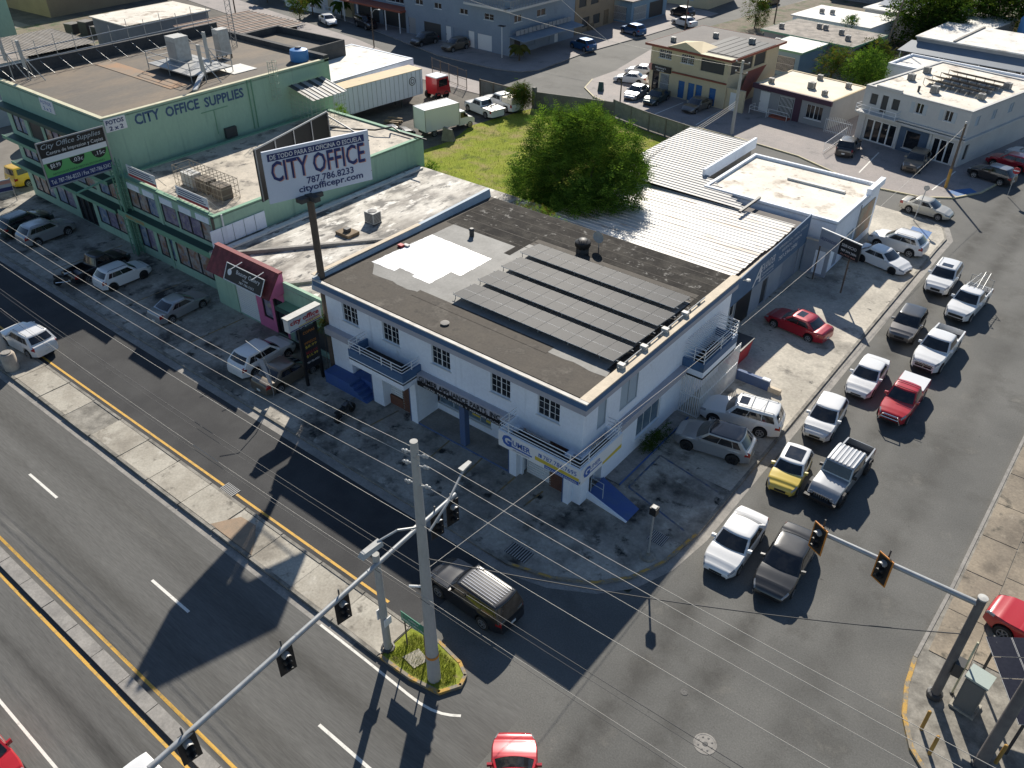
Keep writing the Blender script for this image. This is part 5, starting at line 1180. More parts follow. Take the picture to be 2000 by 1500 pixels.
# bin and forecourt walls beside the side balcony
t = thing('waste_container', 'red metal waste container against the white building', 'container', (-17.4, 45.4, .1)); m = MB(); m.hexa([(-.8, -.9, 0), (.8, -.9, 0), (.8, .9, 0), (-.8, .9, 0), (-.9, -1, 1.3), (.95, -1, 1.3), (.95, 1, 1.3), (-.9, 1, 1.3)]); m.build('tub', 'red', t); m = MB(); m.box(-.95, 1.0, -1.05, 1.05, 1.302, 1.38); m.build('lid', 'black', t)
t = thing('low_wall', 'low blue wall with a white cap beside the parked wagon', 'wall', (-16.0, 43.4, .1)); m = MB(); m.box(0, 2.2, -.12, .12, 0, .7); m.build('wall', 'plinth_blue', t); m = MB(); m.box(1.7, 2.2, -.14, .14, .702, .78); m.build('cap', 'wall_white', t); m = MB(); m.box(2.2, 3.0, -.12, .12, 0, .35); m.build('step', 'coping', t)

# ------------------------------------------------------------------ low shop strip
SX, SY = -50.2, 28.3
ST = bld('shop_strip', 'low shop strip with silvery patched roof between the green and white buildings', SX, SY, 13.6, 21.4, 4.2, wall='green_wall', roof='roof_strip',
         F=[(2.4, 4.8, .12, 3.2, 'shutter', 'frame_white'), (5.5, 6.5, 1.0, 3.0, 'poster', 1), (6.8, 7.9, .12, 3.0, 'glassdoor', 1, 'metal_dark'), (8.6, 10.0, .12, 2.9, 'glassdoor', 2, 'louvre'), (10.4, 12.8, .5, 2.9, 'dark')])
m = MB(); m.box(8.3, 13.6, -.02, .2, 4.26, 4.62); m.build('parapet', 'green_wall', ST)
m = MB(); m.box(8.3, 13.6, -.9, -.003, 3.05, 3.2); m.build('awning', 'green_trim', ST)
m = MB(); m.box(8.3, 13.6, -.94, -.902, 2.95, 3.28); m.build('awning_edge', 'green_dark', ST)
m = MB(); wallface(m, (4.85, -.03), (1, 0), (0, -1), 3.3, .1, 3.9, [(.65, 1.65, 1.0, 3.0), (1.95, 3.05, .1, 3.0)]); m.build('pink_front', 'pink', ST)
m = MB(); m.hexa([(1.4, -1.25, 3.75), (8.25, -1.25, 3.75), (8.25, .1, 3.75), (1.4, .1, 3.75), (1.4, -.15, 5.25), (8.25, -.15, 5.25), (8.25, .1, 5.25), (1.4, .1, 5.25)]); mans = m.build('mansard', 'tile_maroon', ST); m = MB(); m.poly([(8.262, -1.24, 3.76), (8.262, .1, 3.76), (8.262, .1, 5.24), (8.262, -.16, 5.24)]); m.build('pink_end', 'pink', ST); m = MB(); m.box(1.35, 8.3, -.24, .12, 5.252, 5.36); m.build('ridge_cap', 'tile_maroon', ST)
tm_ = MB(); tm_.hexa([(0, 0, 0), (.27, 0, 0), (.27, .245, .336), (0, .245, .336), (0, -.03, .035), (.27, -.03, .035), (.27, .20, .36), (0, .20, .36)]); TILE = tm_.mesh('roof_tile')
for r in range(5):
    for q in range(25):
        o = link('roof_tile', TILE, 'tile_maroon', mans); o.location = (1.4 + q * .274, -1.29 + r * .22, 3.74 + r * .30)
t = thing('shop_sign', 'black and white beauty shop sign on the maroon tiled awning', 'sign', (-46.4, 26.8, 4.0))
v_ = Vector((0, .45, .9)).normalized(); n_ = Vector((0, -v_.z, v_.y))
m = MB(); a0 = Vector((0, 0, 0)); b0 = Vector((4.0, 0, 0)); m.hexa([tuple(q) for q in (a0, b0, b0 - n_ * .06, a0 - n_ * .06, a0 + v_ * 1.15, b0 + v_ * 1.15, b0 + v_ * 1.15 - n_ * .06, a0 + v_ * 1.15 - n_ * .06)]); m.build('board', 'black', t)
m = MB()
for (p, q) in ((a0, b0), (b0, b0 + v_ * 1.15), (b0 + v_ * 1.15, a0 + v_ * 1.15), (a0 + v_ * 1.15, a0)): m.tube(p + n_ * .02, q + n_ * .02, .035, n=5)
m.build('frame', 'frame_white', t)
text(t, 'Beauty Gallery', tuple(v_ * .68 + n_ * .01 + Vector((1.15, 0, 0))), (1, 0, 0), tuple(v_), .27, 'white', width=2.5); text(t, 'Unisex', tuple(v_ * .40 + n_ * .01 + Vector((1.9, 0, 0))), (1, 0, 0), tuple(v_), .15, 'white'); text(t, '787-786-5252', tuple(v_ * .15 + n_ * .01 + Vector((1.6, 0, 0))), (1, 0, 0), tuple(v_), .15, 'white', width=1.6)
m = MB(); m.lathe([(.001, 0), (.22, 0)], (.45, 0, 0), 'z', 12); m.v = [tuple(Vector((p[0], 0, 0)) + v_ * (p[1] + .6) + n_ * .012) for p in m.v]; m.build('picture', 'white', t)
m = MB(); m.tube((1.0, 0, 1.0), (1.0, 1.0, 1.15), .03); m.tube((3.3, 0, 1.0), (3.3, 1.0, 1.15), .03); m.build('bracket', 'frame_white', t)
ac_unit('pale air conditioner alone on the silvery strip roof', -44.6, 39.0, 4.25, 1.15)
t = thing('roof_box', 'flat pallet left on the silvery strip roof', 'pallet', (-44.6, 36.4, 4.25)); m = MB(); m.box(-.7, .7, -.55, .55, .0, .25); m.build('base', 'wood', t); m = MB(); m.box(-.2, .2, -.2, .2, .252, .5); m.build('stub', 'metal_dark', t)
m = MB(); m.hexa([(1.6, .6, 4.26), (1.8, .4, 4.26), (9.3, 10.0, 4.26), (9.1, 10.2, 4.26), (1.6, .6, 4.55), (1.8, .4, 4.55), (9.3, 10.0, 4.4), (9.1, 10.2, 4.4)]); m.build('roof_upstand', 'gutter', ST)
m = MB(); m.hexa([(8.2, .4, 4.26), (8.4, .2, 4.26), (12.2, 5.2, 4.26), (12.0, 5.4, 4.26), (8.2, .4, 4.45), (8.4, .2, 4.45), (12.2, 5.2, 4.45), (12.0, 5.4, 4.45)]); m.build('roof_upstand', 'gutter', ST)
m = MB(); m.box(.5, 1.0, 1.0, 21, 4.26, 4.4); m.build('roof_edge_pipe', 'roof_white2', ST)
m = MB()
for k in range(5): m.box(.012, .05, .4 + k * .95, 1.3 + k * .95, 4.3, 5.6)
m.build('white_cladding', 'wall_white', ST)
# ------------------------------------------------------------------ green buildings
GX, GY = -62.6, 29.3
upw = [(.7, 4.6, 4.15, 5.65, 'poster', 3), (5.3, 7.3, 4.15, 5.65, 'poster', 1), (7.5, 11.7, 4.15, 5.65, 'poster', 3)]
lww = [(.8, 3.0, .8, 3.0, 'poster', 2), (3.5, 5.6, .8, 3.1, 'poster', 2), (6.0, 11.9, .8, 3.1, 'poster', 4)]
GL = bld('green_shop', 'two-storey green shop with poster windows and a stained flat roof', GX, GY, 12.3, 21.3, 6.35, wall='green_wall', roof='roof_green', F=upw + lww, par=.12, parm='green_wall', cap='green_trim', thick=.3)
m = MB(); m.box(-.2, 12.4, -.75, -.003, 3.55, 3.85); m.build('awning', 'green_dark', GL)
m = MB(); m.box(-.2, 12.4, -.8, -.752, 3.45, 3.9); m.build('awning_edge', 'green_trim', GL)
for a, b in ((.9, 2.6), (3.1, 4.6), (5.4, 7.0), (7.9, 9.4), (10.0, 11.6)):
    m = MB(); m.box(a, b, -.05, -.003, 5.72, 6.2); m.build('pale_panel', 'wall_white', GL)
for k in range(3): m = MB(); xx = (.1, 4.95, 11.95)[k]; m.box(xx, xx + .28, -.08, -.003, .1, 6.35); m.build('pilaster', 'pole_wood' if k == 2 else 'green_wall', GL)
text(GL, 'PRINT CENTER', (1.0, -.81, 3.55), (1, 0, 0), (0, 0, 1), .26, 'orange', width=2.6)
m = MB(); m.tube((12.36, .6, .5), (12.36, .6, 6.5), .07); m.build('downpipe', 'frame_white', GL)
def roof_banner(label, x, y, z, L):
    t = thing('roof_banner', label, 'banner', (x, y, z), 0, 'banners on the green shop roof'); m = MB(); m.box(0, L, -.03, .0, .15, 1.05); m.build('sheet', 'white', t)
    m = MB(); m.box(.05, L - .05, -.036, -.031, .18, .36); m.build('red_stripe', 'red', t)
    for k in range(3): m = MB(); m.box(.25, L - .3 - .2 * k, -.036, -.031, .48 + k * .17, .55 + k * .17); m.build('print_line', 'navy', t)
    for xx in (.1, L - .1): m = MB(); m.tube((xx, .02, 0), (xx, .02, 1.1), .025); m.tube((xx, .02, 1.0), (xx, .8, 0), .02); m.build('stand', 'metal_grey', t)
roof_banner('white printed banner at the tower side of the green shop roof', -61.6, 29.6, 6.5, 3.9); roof_banner('white printed banner at the billboard side of the green shop roof', -55.0, 29.6, 6.5, 3.9)
t = thing('cage', 'rusty metal cage around machines on the green shop roof', 'cage', (-57.8, 31.2, 6.42)); m = MB()
for xx in [k * .5 for k in range(13)]:
    for yy in (0, 1.5): m.tube((xx, yy, 0), (xx, yy, 1.5), .02, n=5)
    m.tube((xx, 0, 1.5), (xx, 1.5, 1.5), .018, n=5)
for z in (.05, .5, 1.0, 1.5):
    m.path([(0, 0, z), (6, 0, z), (6, 1.5, z), (0, 1.5, z), (0, 0, z)], .02, n=5)
m.build('bars', mat('cage_metal', (.20, .17, .12), .7, (.3, .26, .2), 3, fine=.15), t)
for k in range(3): m = MB(); m.box(.4 + k * 1.9, 1.8 + k * 1.9, .3, 1.2, 0, 1.0); m.build('machine', 'roof_brown' if k else 'ac', t)
# tower
TX, TY = -80.6, 29.5
tw = [(.8, 3.0, 6.3, 8.4, 'poster', 2), (3.6, 6.0, 6.3, 8.4, 'dark'), (6.5, 10.0, 6.3, 8.4, 'poster', 3), (10.5, 13.0, 6.3, 8.4, 'dark'), (13.4, 16.4, 6.3, 8.4, 'poster', 2),
      (.8, 4.4, 3.9, 5.3, 'poster', 3), (5.0, 9.0, 3.9, 5.3, 'poster', 3), (9.6, 13.0, 3.9, 5.3, 'poster', 2), (13.6, 16.6, 3.9, 5.3, 'poster', 2),
      (.8, 4.4, .8, 3.0, 'poster', 3), (5.0, 8.0, .8, 3.0, 'poster', 2), (8.6, 11.4, .12, 3.0, 'glassdoor', 3, 'metal_dark'), (12.0, 16.4, .8, 3.0, 'poster', 3)]
GT = bld('green_tower', 'tall green office supply store with lettering on its side wall', TX, TY, 17.2, 22.5, 10.45, wall='green_wall', roof='roof_brown', F=tw, par=.2, parm='green_wall', cap='cap_pale', thick=.3)
for z in (5.7, 8.55, 3.3):
    m = MB(); m.box(-.3, 17.2, -.9, -.003, z, z + .2); m.build('awning', 'green_dark', GT)
    m = MB(); m.box(-.3, 17.2, -.95, -.902, z - .05, z + .26); m.build('awning_edge', 'green_trim' if z < 8 else 'green_dark', GT)
yw = 17.2 + .01
text(GT, 'CITY', (yw, 2.6, 9.55), (0, 1, 0), (0, 0, 1), .78, 'sign_blue', width=2.2, bold=.03); text(GT, 'OFFICE', (yw, 5.3, 9.5), (0, 1, 0), (0, 0, 1), .76, 'sign_blue', width=3.1, bold=.03); text(GT, 'SUPPLIES', (yw, 8.9, 9.42), (0, 1, 0), (0, 0, 1), .74, 'sign_blue', width=3.9, bold=.03)
m = MB(); m.box(yw - .006, yw + .03, .15, 1.9, 9.55, 10.55); fs = m.build('sign_board', 'white', GT)
text(fs, 'FOTOS', (yw + .035, .28, 10.12), (0, 1, 0), (0, 0, 1), .30, 'navy', width=1.45, bold=.03); text(fs, '2 x 2', (yw + .035, .45, 9.66), (0, 1, 0), (0, 0, 1), .30, 'navy', width=1.15, bold=.03)
m = MB(); m.box(7.6, 9.8, -.05, -.008, 9.5, 10.5); fs = m.build('sign_board', 'white', GT); text(fs, 'FOTOS', (7.8, -.055, 10.08), (1, 0, 0), (0, 0, 1), .28, 'royal', width=1.7); text(fs, '2 x 2', (8.0, -.055, 9.62), (1, 0, 0), (0, 0, 1), .28, 'royal', width=1.3)
for yy in (13.3, 13.7): m = MB(); m.tube((yw + .05, yy, 6.5), (yw + .05, yy, 10.7), .05); m.build('downpipe', 'green_trim', GT)
m = MB(); m.box(yw, yw + .3, 10.2, 11.3, 6.45, 7.3); m.build('wall_box', 'metal_dark', GT)
m = MB(); m.box(yw, yw + .03, 8.4, 11.0, 9.0, 9.06); m.box(yw, yw + .03, 9.6, 9.65, 7.0, 9.0); m.build('old_frame', 'green_trim', GT)
# roof stair cage beside the tower
t = thing('ladder_cage', 'caged ladder climbing the green tower wall', 'ladder', (-63.3, 45.3, 6.4)); m = MB()
for yy in (-.25, .25): m.tube((.12, yy, 2.0), (.12, yy, 5.4), .025)
for k in range(12): m.tube((.12, -.25, 2.1 + k * .28), (.12, .25, 2.1 + k * .28), .015, n=5)
for k in range(6):
    z = 2.4 + k * .6; m.path([(.12, -.3, z), (.6, -.35, z), (.85, 0, z), (.6, .35, z), (.12, .3, z)], .018, n=5)
for p in ((.6, -.35), (.85, 0), (.6, .35)): m.tube((p[0], p[1], 2.4), (p[0], p[1], 5.4), .015, n=5)
m.build('rails', mat('pale_green_metal', (.40, .47, .36), .6, fine=.08), t)
t = thing('stair_cover', 'striped tin canopy over a barred enclosure on the green shop roof', 'canopy', (-63.3, 46.9, 6.4))
sh2 = ribsheet(3.4, .5, 1, .05).mesh('roof_sheet')
for k in range(8): o = link('roof_sheet', sh2, 'tin_grey' if k % 2 else 'metal_dark', t); o.location = (.05, k * .5, 2.9); o.rotation_euler = (0, R_(12), 0)
m = MB()
for k in range(9): y = k * .5; m.tube((3.0, y, 0), (3.0, y, 2.3), .02, n=5)
for k in range(6): x = .2 + k * .55; m.tube((x, 0, 0), (x, 0, 2.5), .02, n=5)
for k in range(6): z = .1 + k * .42; m.path([(0, 0, z), (3.0, 0, z), (3.0, 4.0, z)], .018, n=5)
m.build('bars', 'pale_green_metal' if 'pale_green_metal' in M else MATS['pale_green_metal'], t)
# roof top equipment of the tower
m = MB(); m.box(0, .35, .3, 22.4, 10.46, 11.5); m.box(.35, 17.2, 22.0, 22.5, 10.46, 11.0); m.build('rear_parapet', 'block_dark', GT)
t = thing('roof_frame', 'pipe railing frame along the rear edge of the tower roof', 'railing', (-80.3, 30.0, 10.5)); m = MB()
for z in (1.0, 1.9): m.path([(0, 0, z), (0, 21.5, z + .3)], .05, n=6)
for k in range(13): m.tube((0, k * 1.75, .9), (1.4, k * 1.75 + .4, 0), .02, n=5); m.tube((0, k * 1.75, 0), (0, k * 1.75, 2.6 + .3 * (k % 2)), .03, n=5)
m.build('pipes', 'galv', t)
def cabinet(label, x, y, z, w, d, h):
    t = thing('antenna_cabinet', label, 'cabinet', (x, y, z), 0, 'antenna cabinets on the tower'); m = MB(); m.box(0, w, 0, d, .35, h); m.build('case', 'ac', t); m = MB(); m.box(.1, w - .1, -.02, -.004, .6, h - .4); m.build('door', 'galv', t)
    for k in range(4): m = MB(); m.box((0, w - .1, 0, w - .1)[k], (.1, w, .1, w)[k], (0, 0, d - .1, d - .1)[k], (.1, .1, d, d)[k], 0, .35); m.build('foot', 'metal_dark', t)
cabinet('tall pale cabinet in the middle of the tower roof', -72.9, 41.6, 10.5, 1.5, 1.4, 2.6); cabinet('pale cabinet beside the antenna mast on the tower roof', -71.9, 45.8, 10.5, .95, 1.1, 2.6)
def antenna(label, x, y, z, h):
    t = thing('panel_antenna', label, 'antenna', (x, y, z), 0, 'panel antennas on the tower'); m = MB(); m.tube((0, 0, 0), (0, 0, h), .05); m.build('mast', 'galv', t); m = MB(); m.box(-.18, .18, -.2, -.07, h - 2.2, h); m.build('panel', 'ac', t); m = MB(); m.tube((0, 0, h * .6), (1.0, .8, 0), .04); m.tube((0, 0, h * .6), (-1.0, .8, 0), .04); m.build('brace', 'galv', t)
antenna('white panel antenna over the lettering on the tower edge', -66.0, 40.6, 10.5, 3.1); antenna('white panel antenna by the middle cabinet', -68.3, 42.8, 10.5, 3.4); antenna('white panel antenna at the street corner of the tower', -79.6, 30.6, 10.5, 3.8); antenna('second white panel antenna at the street corner of the tower', -78.2, 31.4, 10.5, 3.3)
t = thing('antenna_platform', 'steel antenna platform with railings on the tower roof', 'platform', (-73.5, 38.6, 10.5)); m = MB(); m.box(0, 6.6, 1.2, 5.4, .45, .55); m.build('deck', 'metal_grey', t); m = MB()
for (x, y) in ((0, 1.2), (6.6, 1.2), (6.6, 5.4), (0, 5.4), (3.3, 1.2), (3.3, 5.4)): m.tube((x, y, 0), (x, y, 1.6), .04)
for z in (1.0, 1.55): m.path([(0, 1.2, z), (6.6, 1.2, z), (6.6, 5.4, z), (0, 5.4, z), (0, 1.2, z)], .03, n=5)
m.build('rails', 'galv', t)
m = MB(); m.hexa([(6.6, 2, .4), (9.2, -.5, .1), (9.4, -.2, .1), (6.8, 2.4, .4), (6.6, 2, .55), (9.2, -.5, .25), (9.4, -.2, .25), (6.8, 2.4, .55)]); m.build('cable_tray', 'galv', t)
t = thing('lattice_mast', 'thin lattice radio mast on the tower roof', 'mast', (-74.2, 49.6, 10.5)); m = MB()
for k in range(3): a = 2 * PI * k / 3; m.tube((.3 * math.cos(a), .3 * math.sin(a), 0), (.3 * math.cos(a), .3 * math.sin(a), 9), .03, n=5)
for k in range(18):
    for q in range(3): a, b = 2 * PI * q / 3, 2 * PI * (q + 1) / 3; m.tube((.3 * math.cos(a), .3 * math.sin(a), k * .5), (.3 * math.cos(b), .3 * math.sin(b), k * .5 + .5), .015, n=4)
m.build('lattice', 'metal_grey', t)
t = thing('water_tank', 'round blue water tank at the rear corner of the tower roof', 'tank', (-65.3, 50.2, 10.5)); m = MB(); m.lathe([(.8, 0), (.85, .1), (.85, .8), (.8, 1.0), (.3, 1.15), (.001, 1.15)], n=18); m.build('body', 'tank_blue', t, smooth=40); m = MB(); m.lathe([(.3, 1.152), (.3, 1.25), (.001, 1.27)], n=12); m.build('lid', 'metal_dark', t)
m = MB(); m.box(12.0, 14.5, 14.0, 16.5, 10.52, 10.56); m.build('roof_patch', 'roof_white2', GT)
m = MB(); m.box(2, 14, 8.0, 9.6, 10.52, 10.535); m.build('roof_patch', mat('rust_stain_roof', (.34, .20, .11), .85, (.24, .19, .14), .7, fine=.15), GT)
# ------------------------------------------------------------------ billboards
t = thing('billboard', 'large two-faced white office store billboard on a single brown column', 'billboard', (-36.75, 27.6, 0))
ox, oy = 36.75, -27.6
m = MB(); m.tube((0, 0, 0), (0, 0, 12.2), .23, .21, n=14); m.build('column', 'pole_brown', t, smooth=40)
m = MB(); m.box(-.7, .7, -.2, .2, 12.05, 12.35); m.box(-.25, .25, -.8, .8, 12.05, 12.3); m.build('cross_arm', 'metal_dark', t)
A_, B_ = Vector((-37.5 + ox, 25.45 + oy, 0)), Vector((-35.75 + ox, 31.55 + oy, 0)); d_ = (B_ - A_); Lb = d_.length; ub = d_ / Lb; nb = Vector((ub.y, -ub.x, 0))
m = MB(); m.fbox((A_.x, A_.y, 0), (ub.x, ub.y), (nb.x, nb.y), 0, Lb, 12.25, 15.2, -.12, .0); fb_ = m.build('face', flat('billboard_white', (.66, .70, .78), .5), t)
q = lambda a, z, o=.008: (A_.x + ub.x * a + nb.x * o, A_.y + ub.y * a + nb.y * o, z)
m = MB(); m.quad(q(.25, 14.62), q(Lb - .3, 14.62), q(Lb - .3, 15.02), q(.25, 15.02)); m.build('blue_strip', 'navy', fb_)
ut = tuple(ub)
text(fb_, 'DE TODO PARA SU OFICINA O ESCUELA', q(.38, 14.70), ut, (0, 0, 1), .25, 'white', width=Lb - .85, ext=.012, bold=.012)
text(fb_, 'CITY OFFICE', q(.40, 13.42), ut, (0, 0, 1), 1.12, 'salmon', width=Lb - .7, ext=.006, bold=.012); text(fb_, 'CITY OFFICE', q(.34, 13.46), ut, (0, 0, 1), 1.12, 'navy', width=Lb - .7, ext=.012, bold=.012)
text(fb_, '787.786.8233', q(2.3, 12.93), ut, (0, 0, 1), .38, 'navy', width=2.9, ext=.012, bold=.015); text(fb_, 'cityofficepr.com', q(1.75, 12.52), ut, (0, 0, 1), .36, 'navy', width=4.0, ext=.012, bold=.02)
A2, B2 = Vector((-38.05 + ox, 25.4 + oy, 0)), Vector((-40.0 + ox, 32.2 + oy, 0)); d_ = (B2 - A2); L2 = d_.length; u2 = d_ / L2; n2 = Vector((u2.y, -u2.x, 0))
m = MB(); m.fbox((A2.x, A2.y, 0), (u2.x, u2.y), (n2.x, n2.y), 0, L2, 12.25, 15.2, -.1, .0); m.build('rear_face', 'black', t)
m = MB(); m.tube(tuple(A2 + Vector((0, 0, 15.24))), tuple(B2 + Vector((0, 0, 15.24))), .05, n=6)
for k in range(5): p = A2 + u2 * (L2 * k / 4) + n2 * .05; m.tube((p.x, p.y, 12.3), (p.x, p.y, 15.2), .04, n=5)
m.tube((B2.x, B2.y, 15.0), (B_.x, B_.y, 14.6), .05, n=6); m.tube((B2.x, B2.y, 13.2), (B_.x, B_.y, 12.8), .05, n=6); m.build('frame', 'metal_grey', t)
t = thing('billboard', 'green and black copy-centre billboard on a post before the green tower', 'billboard', (-62.0, 26.4, 0))
m = MB(); m.tube((0, 2.4, 0), (0, 2.4, 7.6), .16); m.tube((0, -1.0, 6.4), (0, 2.4, 6.8), .08)
for (a, b) in ((-.3, 2.2), (.3, 2.2), (-.3, 2.8), (.3, 2.8)): m.tube((a, b, 0), (a, b, 8.0), .05, n=6)
for k in range(14):
    z = .3 + k * .55; m.path([(-.3, 2.2, z), (.3, 2.2, z + .25), (.3, 2.8, z), (-.3, 2.8, z + .25), (-.3, 2.2, z)], .025, n=4)
m.build('lattice_post', 'green_trim', t)
y0_, y1_, zb_, zt_ = -2.6, 2.45, 7.35, 10.6
m = MB(); m.box(-.2, .0, y0_, y1_, zb_, zt_); fc = m.build('face', 'black', t)
def band(za, zb2, ma, a=y0_ + .08, b=y1_ - .08, d=.006): m = MB(); m.quad((d, a, za), (d, b, za), (d, b, zb2), (d, a, zb2)); m.build('print', ma, fc)
band(zb_ + .08, zb_ + .72, 'navy'); band(zb_ + .72, zb_ + 1.75, 'green_print'); band(zb_ + 1.75, zb_ + 2.15, 'white', d=.005)
text(fc, 'City Office Supplies', (.01, y0_ + .25, zt_ - .5), (0, 1, 0), (0, 0, 1), .36, 'louvre', width=4.5, shear=.3); text(fc, 'Centro de Impresion y Copias', (.01, y0_ + .5, zt_ - .95), (0, 1, 0), (0, 0, 1), .25, 'white', width=4.3)
for (a, s_) in ((-2.3, '$8.99'), (-.6, '.03c'), (1.1, '.15c')):
    m = MB(); z = zb_ + 1.72
    pts = [(.009, a + .55 + .58 * math.cos(PI + PI * k / 10), z + .62 * math.sin(PI + PI * k / 10)) for k in range(11)]; m.poly(pts); m.build('half_disc', 'black', fc); text(fc, s_, (.013, a + .2, z - .38), (0, 1, 0), (0, 0, 1), .3, 'white', width=.75)
text(fc, 'Tel. 787-786-8233 / Fax 787-786-5342', (.01, y0_ + .22, zb_ + .2), (0, 1, 0), (0, 0, 1), .30, 'white', width=4.6)
text(fc, 'ARTICULOS PARA FIESTAS ESCOLARES', (.01, y0_ + .5, zb_ + .82), (0, 1, 0), (0, 0, 1), .14, 'green_dark', width=4.0)
m = MB()
for (a, b) in (((0, y0_, zb_), (0, y1_, zb_)), ((0, y1_, zb_), (0, y1_, zt_)), ((0, y1_, zt_), (0, y0_, zt_)), ((0, y0_, zt_), (0, y0_, zb_))): m.tube((.02, a[1], a[2]), (.02, b[1], b[2]), .06, n=6)
m.build('frame', 'metal_grey', t)
t = thing('monument_sign', 'red-lettered shop sign with a price board on two black posts', 'sign', (-36.9, 24.7, 0))
for yy in (.75, 2.0): m = MB(); m.box(-.08, .08, yy - .08, yy + .08, 0, 4.4); m.build('post', 'black', t)
m = MB(); m.box(-.35, .12, 0, 2.5, 4.4, 5.25); cs = m.build('light_box', flat('lightbox_white', (.66, .66, .64), .5), t)
m = MB(); m.box(-.40, .16, -.05, 2.55, 5.252, 5.34); m.build('top_cover', 'ac', cs)
text(cs, 'city office', (.128, .12, 4.86), (0, 1, 0), (0, 0, 1), .30, 'red', width=2.2, bold=.03); text(cs, 'supplies', (.128, 1.25, 4.66), (0, 1, 0), (0, 0, 1), .16, 'red', width=1.1, bold=.02)
m = MB(); m.quad((.126, .05, 4.43), (.126, 2.45, 4.43), (.126, 2.45, 4.5), (.126, .05, 4.5)); m.build('stripe', 'navy', cs); m = MB(); m.quad((.126, .7, 4.53), (.126, 2.4, 4.53), (.126, 2.4, 4.62), (.126, .7, 4.58)); m.build('stripe', 'yellow', cs)
m = MB(); m.box(-.06, .1, .84, 1.91, 1.3, 4.2); pb = m.build('price_board', 'black', t)
for k, (z, mm, s_) in enumerate(((3.85, 'orange', 'COPIAS'), (3.1, 'orange', 'IMPRESOS'), (2.82, 'yellow', '$8.99'), (2.4, 'red', 'SELLOS'), (2.15, 'yellow', '$15.99'))): text(pb, s_, (.106, .92, z), (0, 1, 0), (0, 0, 1), .18, mm, width=.9)
text(pb, '787-786-8233', (.106, .9, 1.72), (0, 1, 0), (0, 0, 1), .13, 'white', width=.95)
t = thing('tear_flag', 'grey feather flag leaning over the dark brown sedan', 'flag', (-37.6, 23.3, .1)); m = MB(); m.path([(0, 0, 0), (.1, 0, 2.2), (-.2, -.2, 3.4), (-1.2, -.4, 3.9)], .025); m.build('mast', 'metal_grey', t); m = MB(); m.grid([[(.05 - .02 * k * k, -.02 * k, .9 + k * .45), (-.32 - .03 * k * k, -.05 * k, 1.0 + k * .44)] for k in range(5)]); m.build('cloth', flat('flag_grey', (.30, .33, .38), .7), t)
# ------------------------------------------------------------------ background buildings
G_B = 'buildings beyond the back street'
# cream two-storey shop
b = bld('cream_shop', 'cream two-storey shop with blue doors and dark hipped roof', -53.3, 94.2, 11.0, 11.5, 5.7, rz=-5, wall='cream', roof='roof_dark', ov=.55, fascia='rust_trim',
        F=[(1.2, 3.0, 4.35, 5.3, 'win', 6, 4, 'frame_white'), (4.4, 6.2, 4.3, 5.3, 'win', 6, 4, 'frame_white'), (7.2, 10.4, 3.9, 5.3, 'dark'), (.5, 1.5, .15, 2.7, 'glassdoor', 1, 'metal_dark'), (1.7, 3.0, .15, 2.6, 'bars', 'frame_white'),
           (4.4, 5.3, .15, 2.2, 'door', 'line_blue2'), (5.8, 6.7, .15, 2.2, 'door', 'line_blue2'), (6.9, 7.8, .15, 2.2, 'door', 'line_blue2'), (8.8, 9.7, .15, 2.2, 'door', 'line_blue2')],
        Rr=[(.5, 2.6, 3.9, 5.3, 'dark'), (3.0, 5.4, 3.9, 5.3, 'dark'), (5.8, 8.4, 3.9, 5.3, 'dark')], group=G_B)
m = MB(); m.box(.4, 3.2, -.2, -.01, 2.75, 3.45); sg = m.build('sign_board', 'black', b); text(sg, "Mommy's", (.95, -.21, 3.1), (1, 0, 0), (0, 0, 1), .24, 'white', width=1.6, shear=.2); text(sg, 'Nail Spa', (1.2, -.21, 2.82), (1, 0, 0), (0, 0, 1), .18, 'white', width=1.1)
m = MB(); m.lathe([(.001, -.03), (.42, -.03), (.42, -.01)], (.2, 0, 3.1), 'y', 16); m.build('round_sign', 'salmon', b)
m = MB(); m.box(3.4, 11.0, -.25, -.01, 2.95, 3.1); m.build('ledge', 'rust_trim', b)
m = MB(); m.hexa([(2.6, -.5, 5.9), (7.4, -.5, 5.9), (7.4, 3.5, 5.9), (2.6, 3.5, 5.9), (5.0, -.4, 6.75), (5.02, -.4, 6.75), (5.02, 3.5, 6.2), (5.0, 3.5, 6.2)]); m.build('gable', 'cream', b)
for k in range(6): m = MB(); x = 5.6 + k * 1.0; m.box(x, x + .9, 1.0 - .3 * 0, 9.5, 5.875, 5.93); m.build('solar_sheet', 'tin_old' if 0 else 'panel_cell', b)
m = MB(); m.box(5.5, 11.5, -.6, .4, 5.87, 5.9); m.build('porch_edge', 'cap_pale', b)
m = MB(); m.hexa([(11.0, 4.6, .1), (12.2, .6, .1), (12.2, 1.0, .1), (11.0, 5.0, .1), (11.0, 4.6, 3.6), (12.2, .6, 1.2), (12.2, 1.0, 1.2), (11.0, 9.0, 3.6)]); m.build('stair_wall', 'rust_trim', b)
m = MB(); m.box(11.02, 13.4, .2, .5, .1, 2.6); m.build('side_wall', 'cream', b); m = MB(); m.box(11.6, 12.5, .15, .197, .15, 2.2); m.build('side_door', 'frame_white', b)
ac_unit('roof unit at the street end of the cream shop roof', -51.5, 96.2, 5.86, .9, 0, 'roof units far'); ac_unit('roof unit in the middle of the cream shop roof', -48.4, 101.3, 5.86, .95, 0, 'roof units far'); ac_unit('wide roof unit at the rear of the cream shop roof', -43.5, 101.2, 5.86, 1.1, 0, 'roof units far')
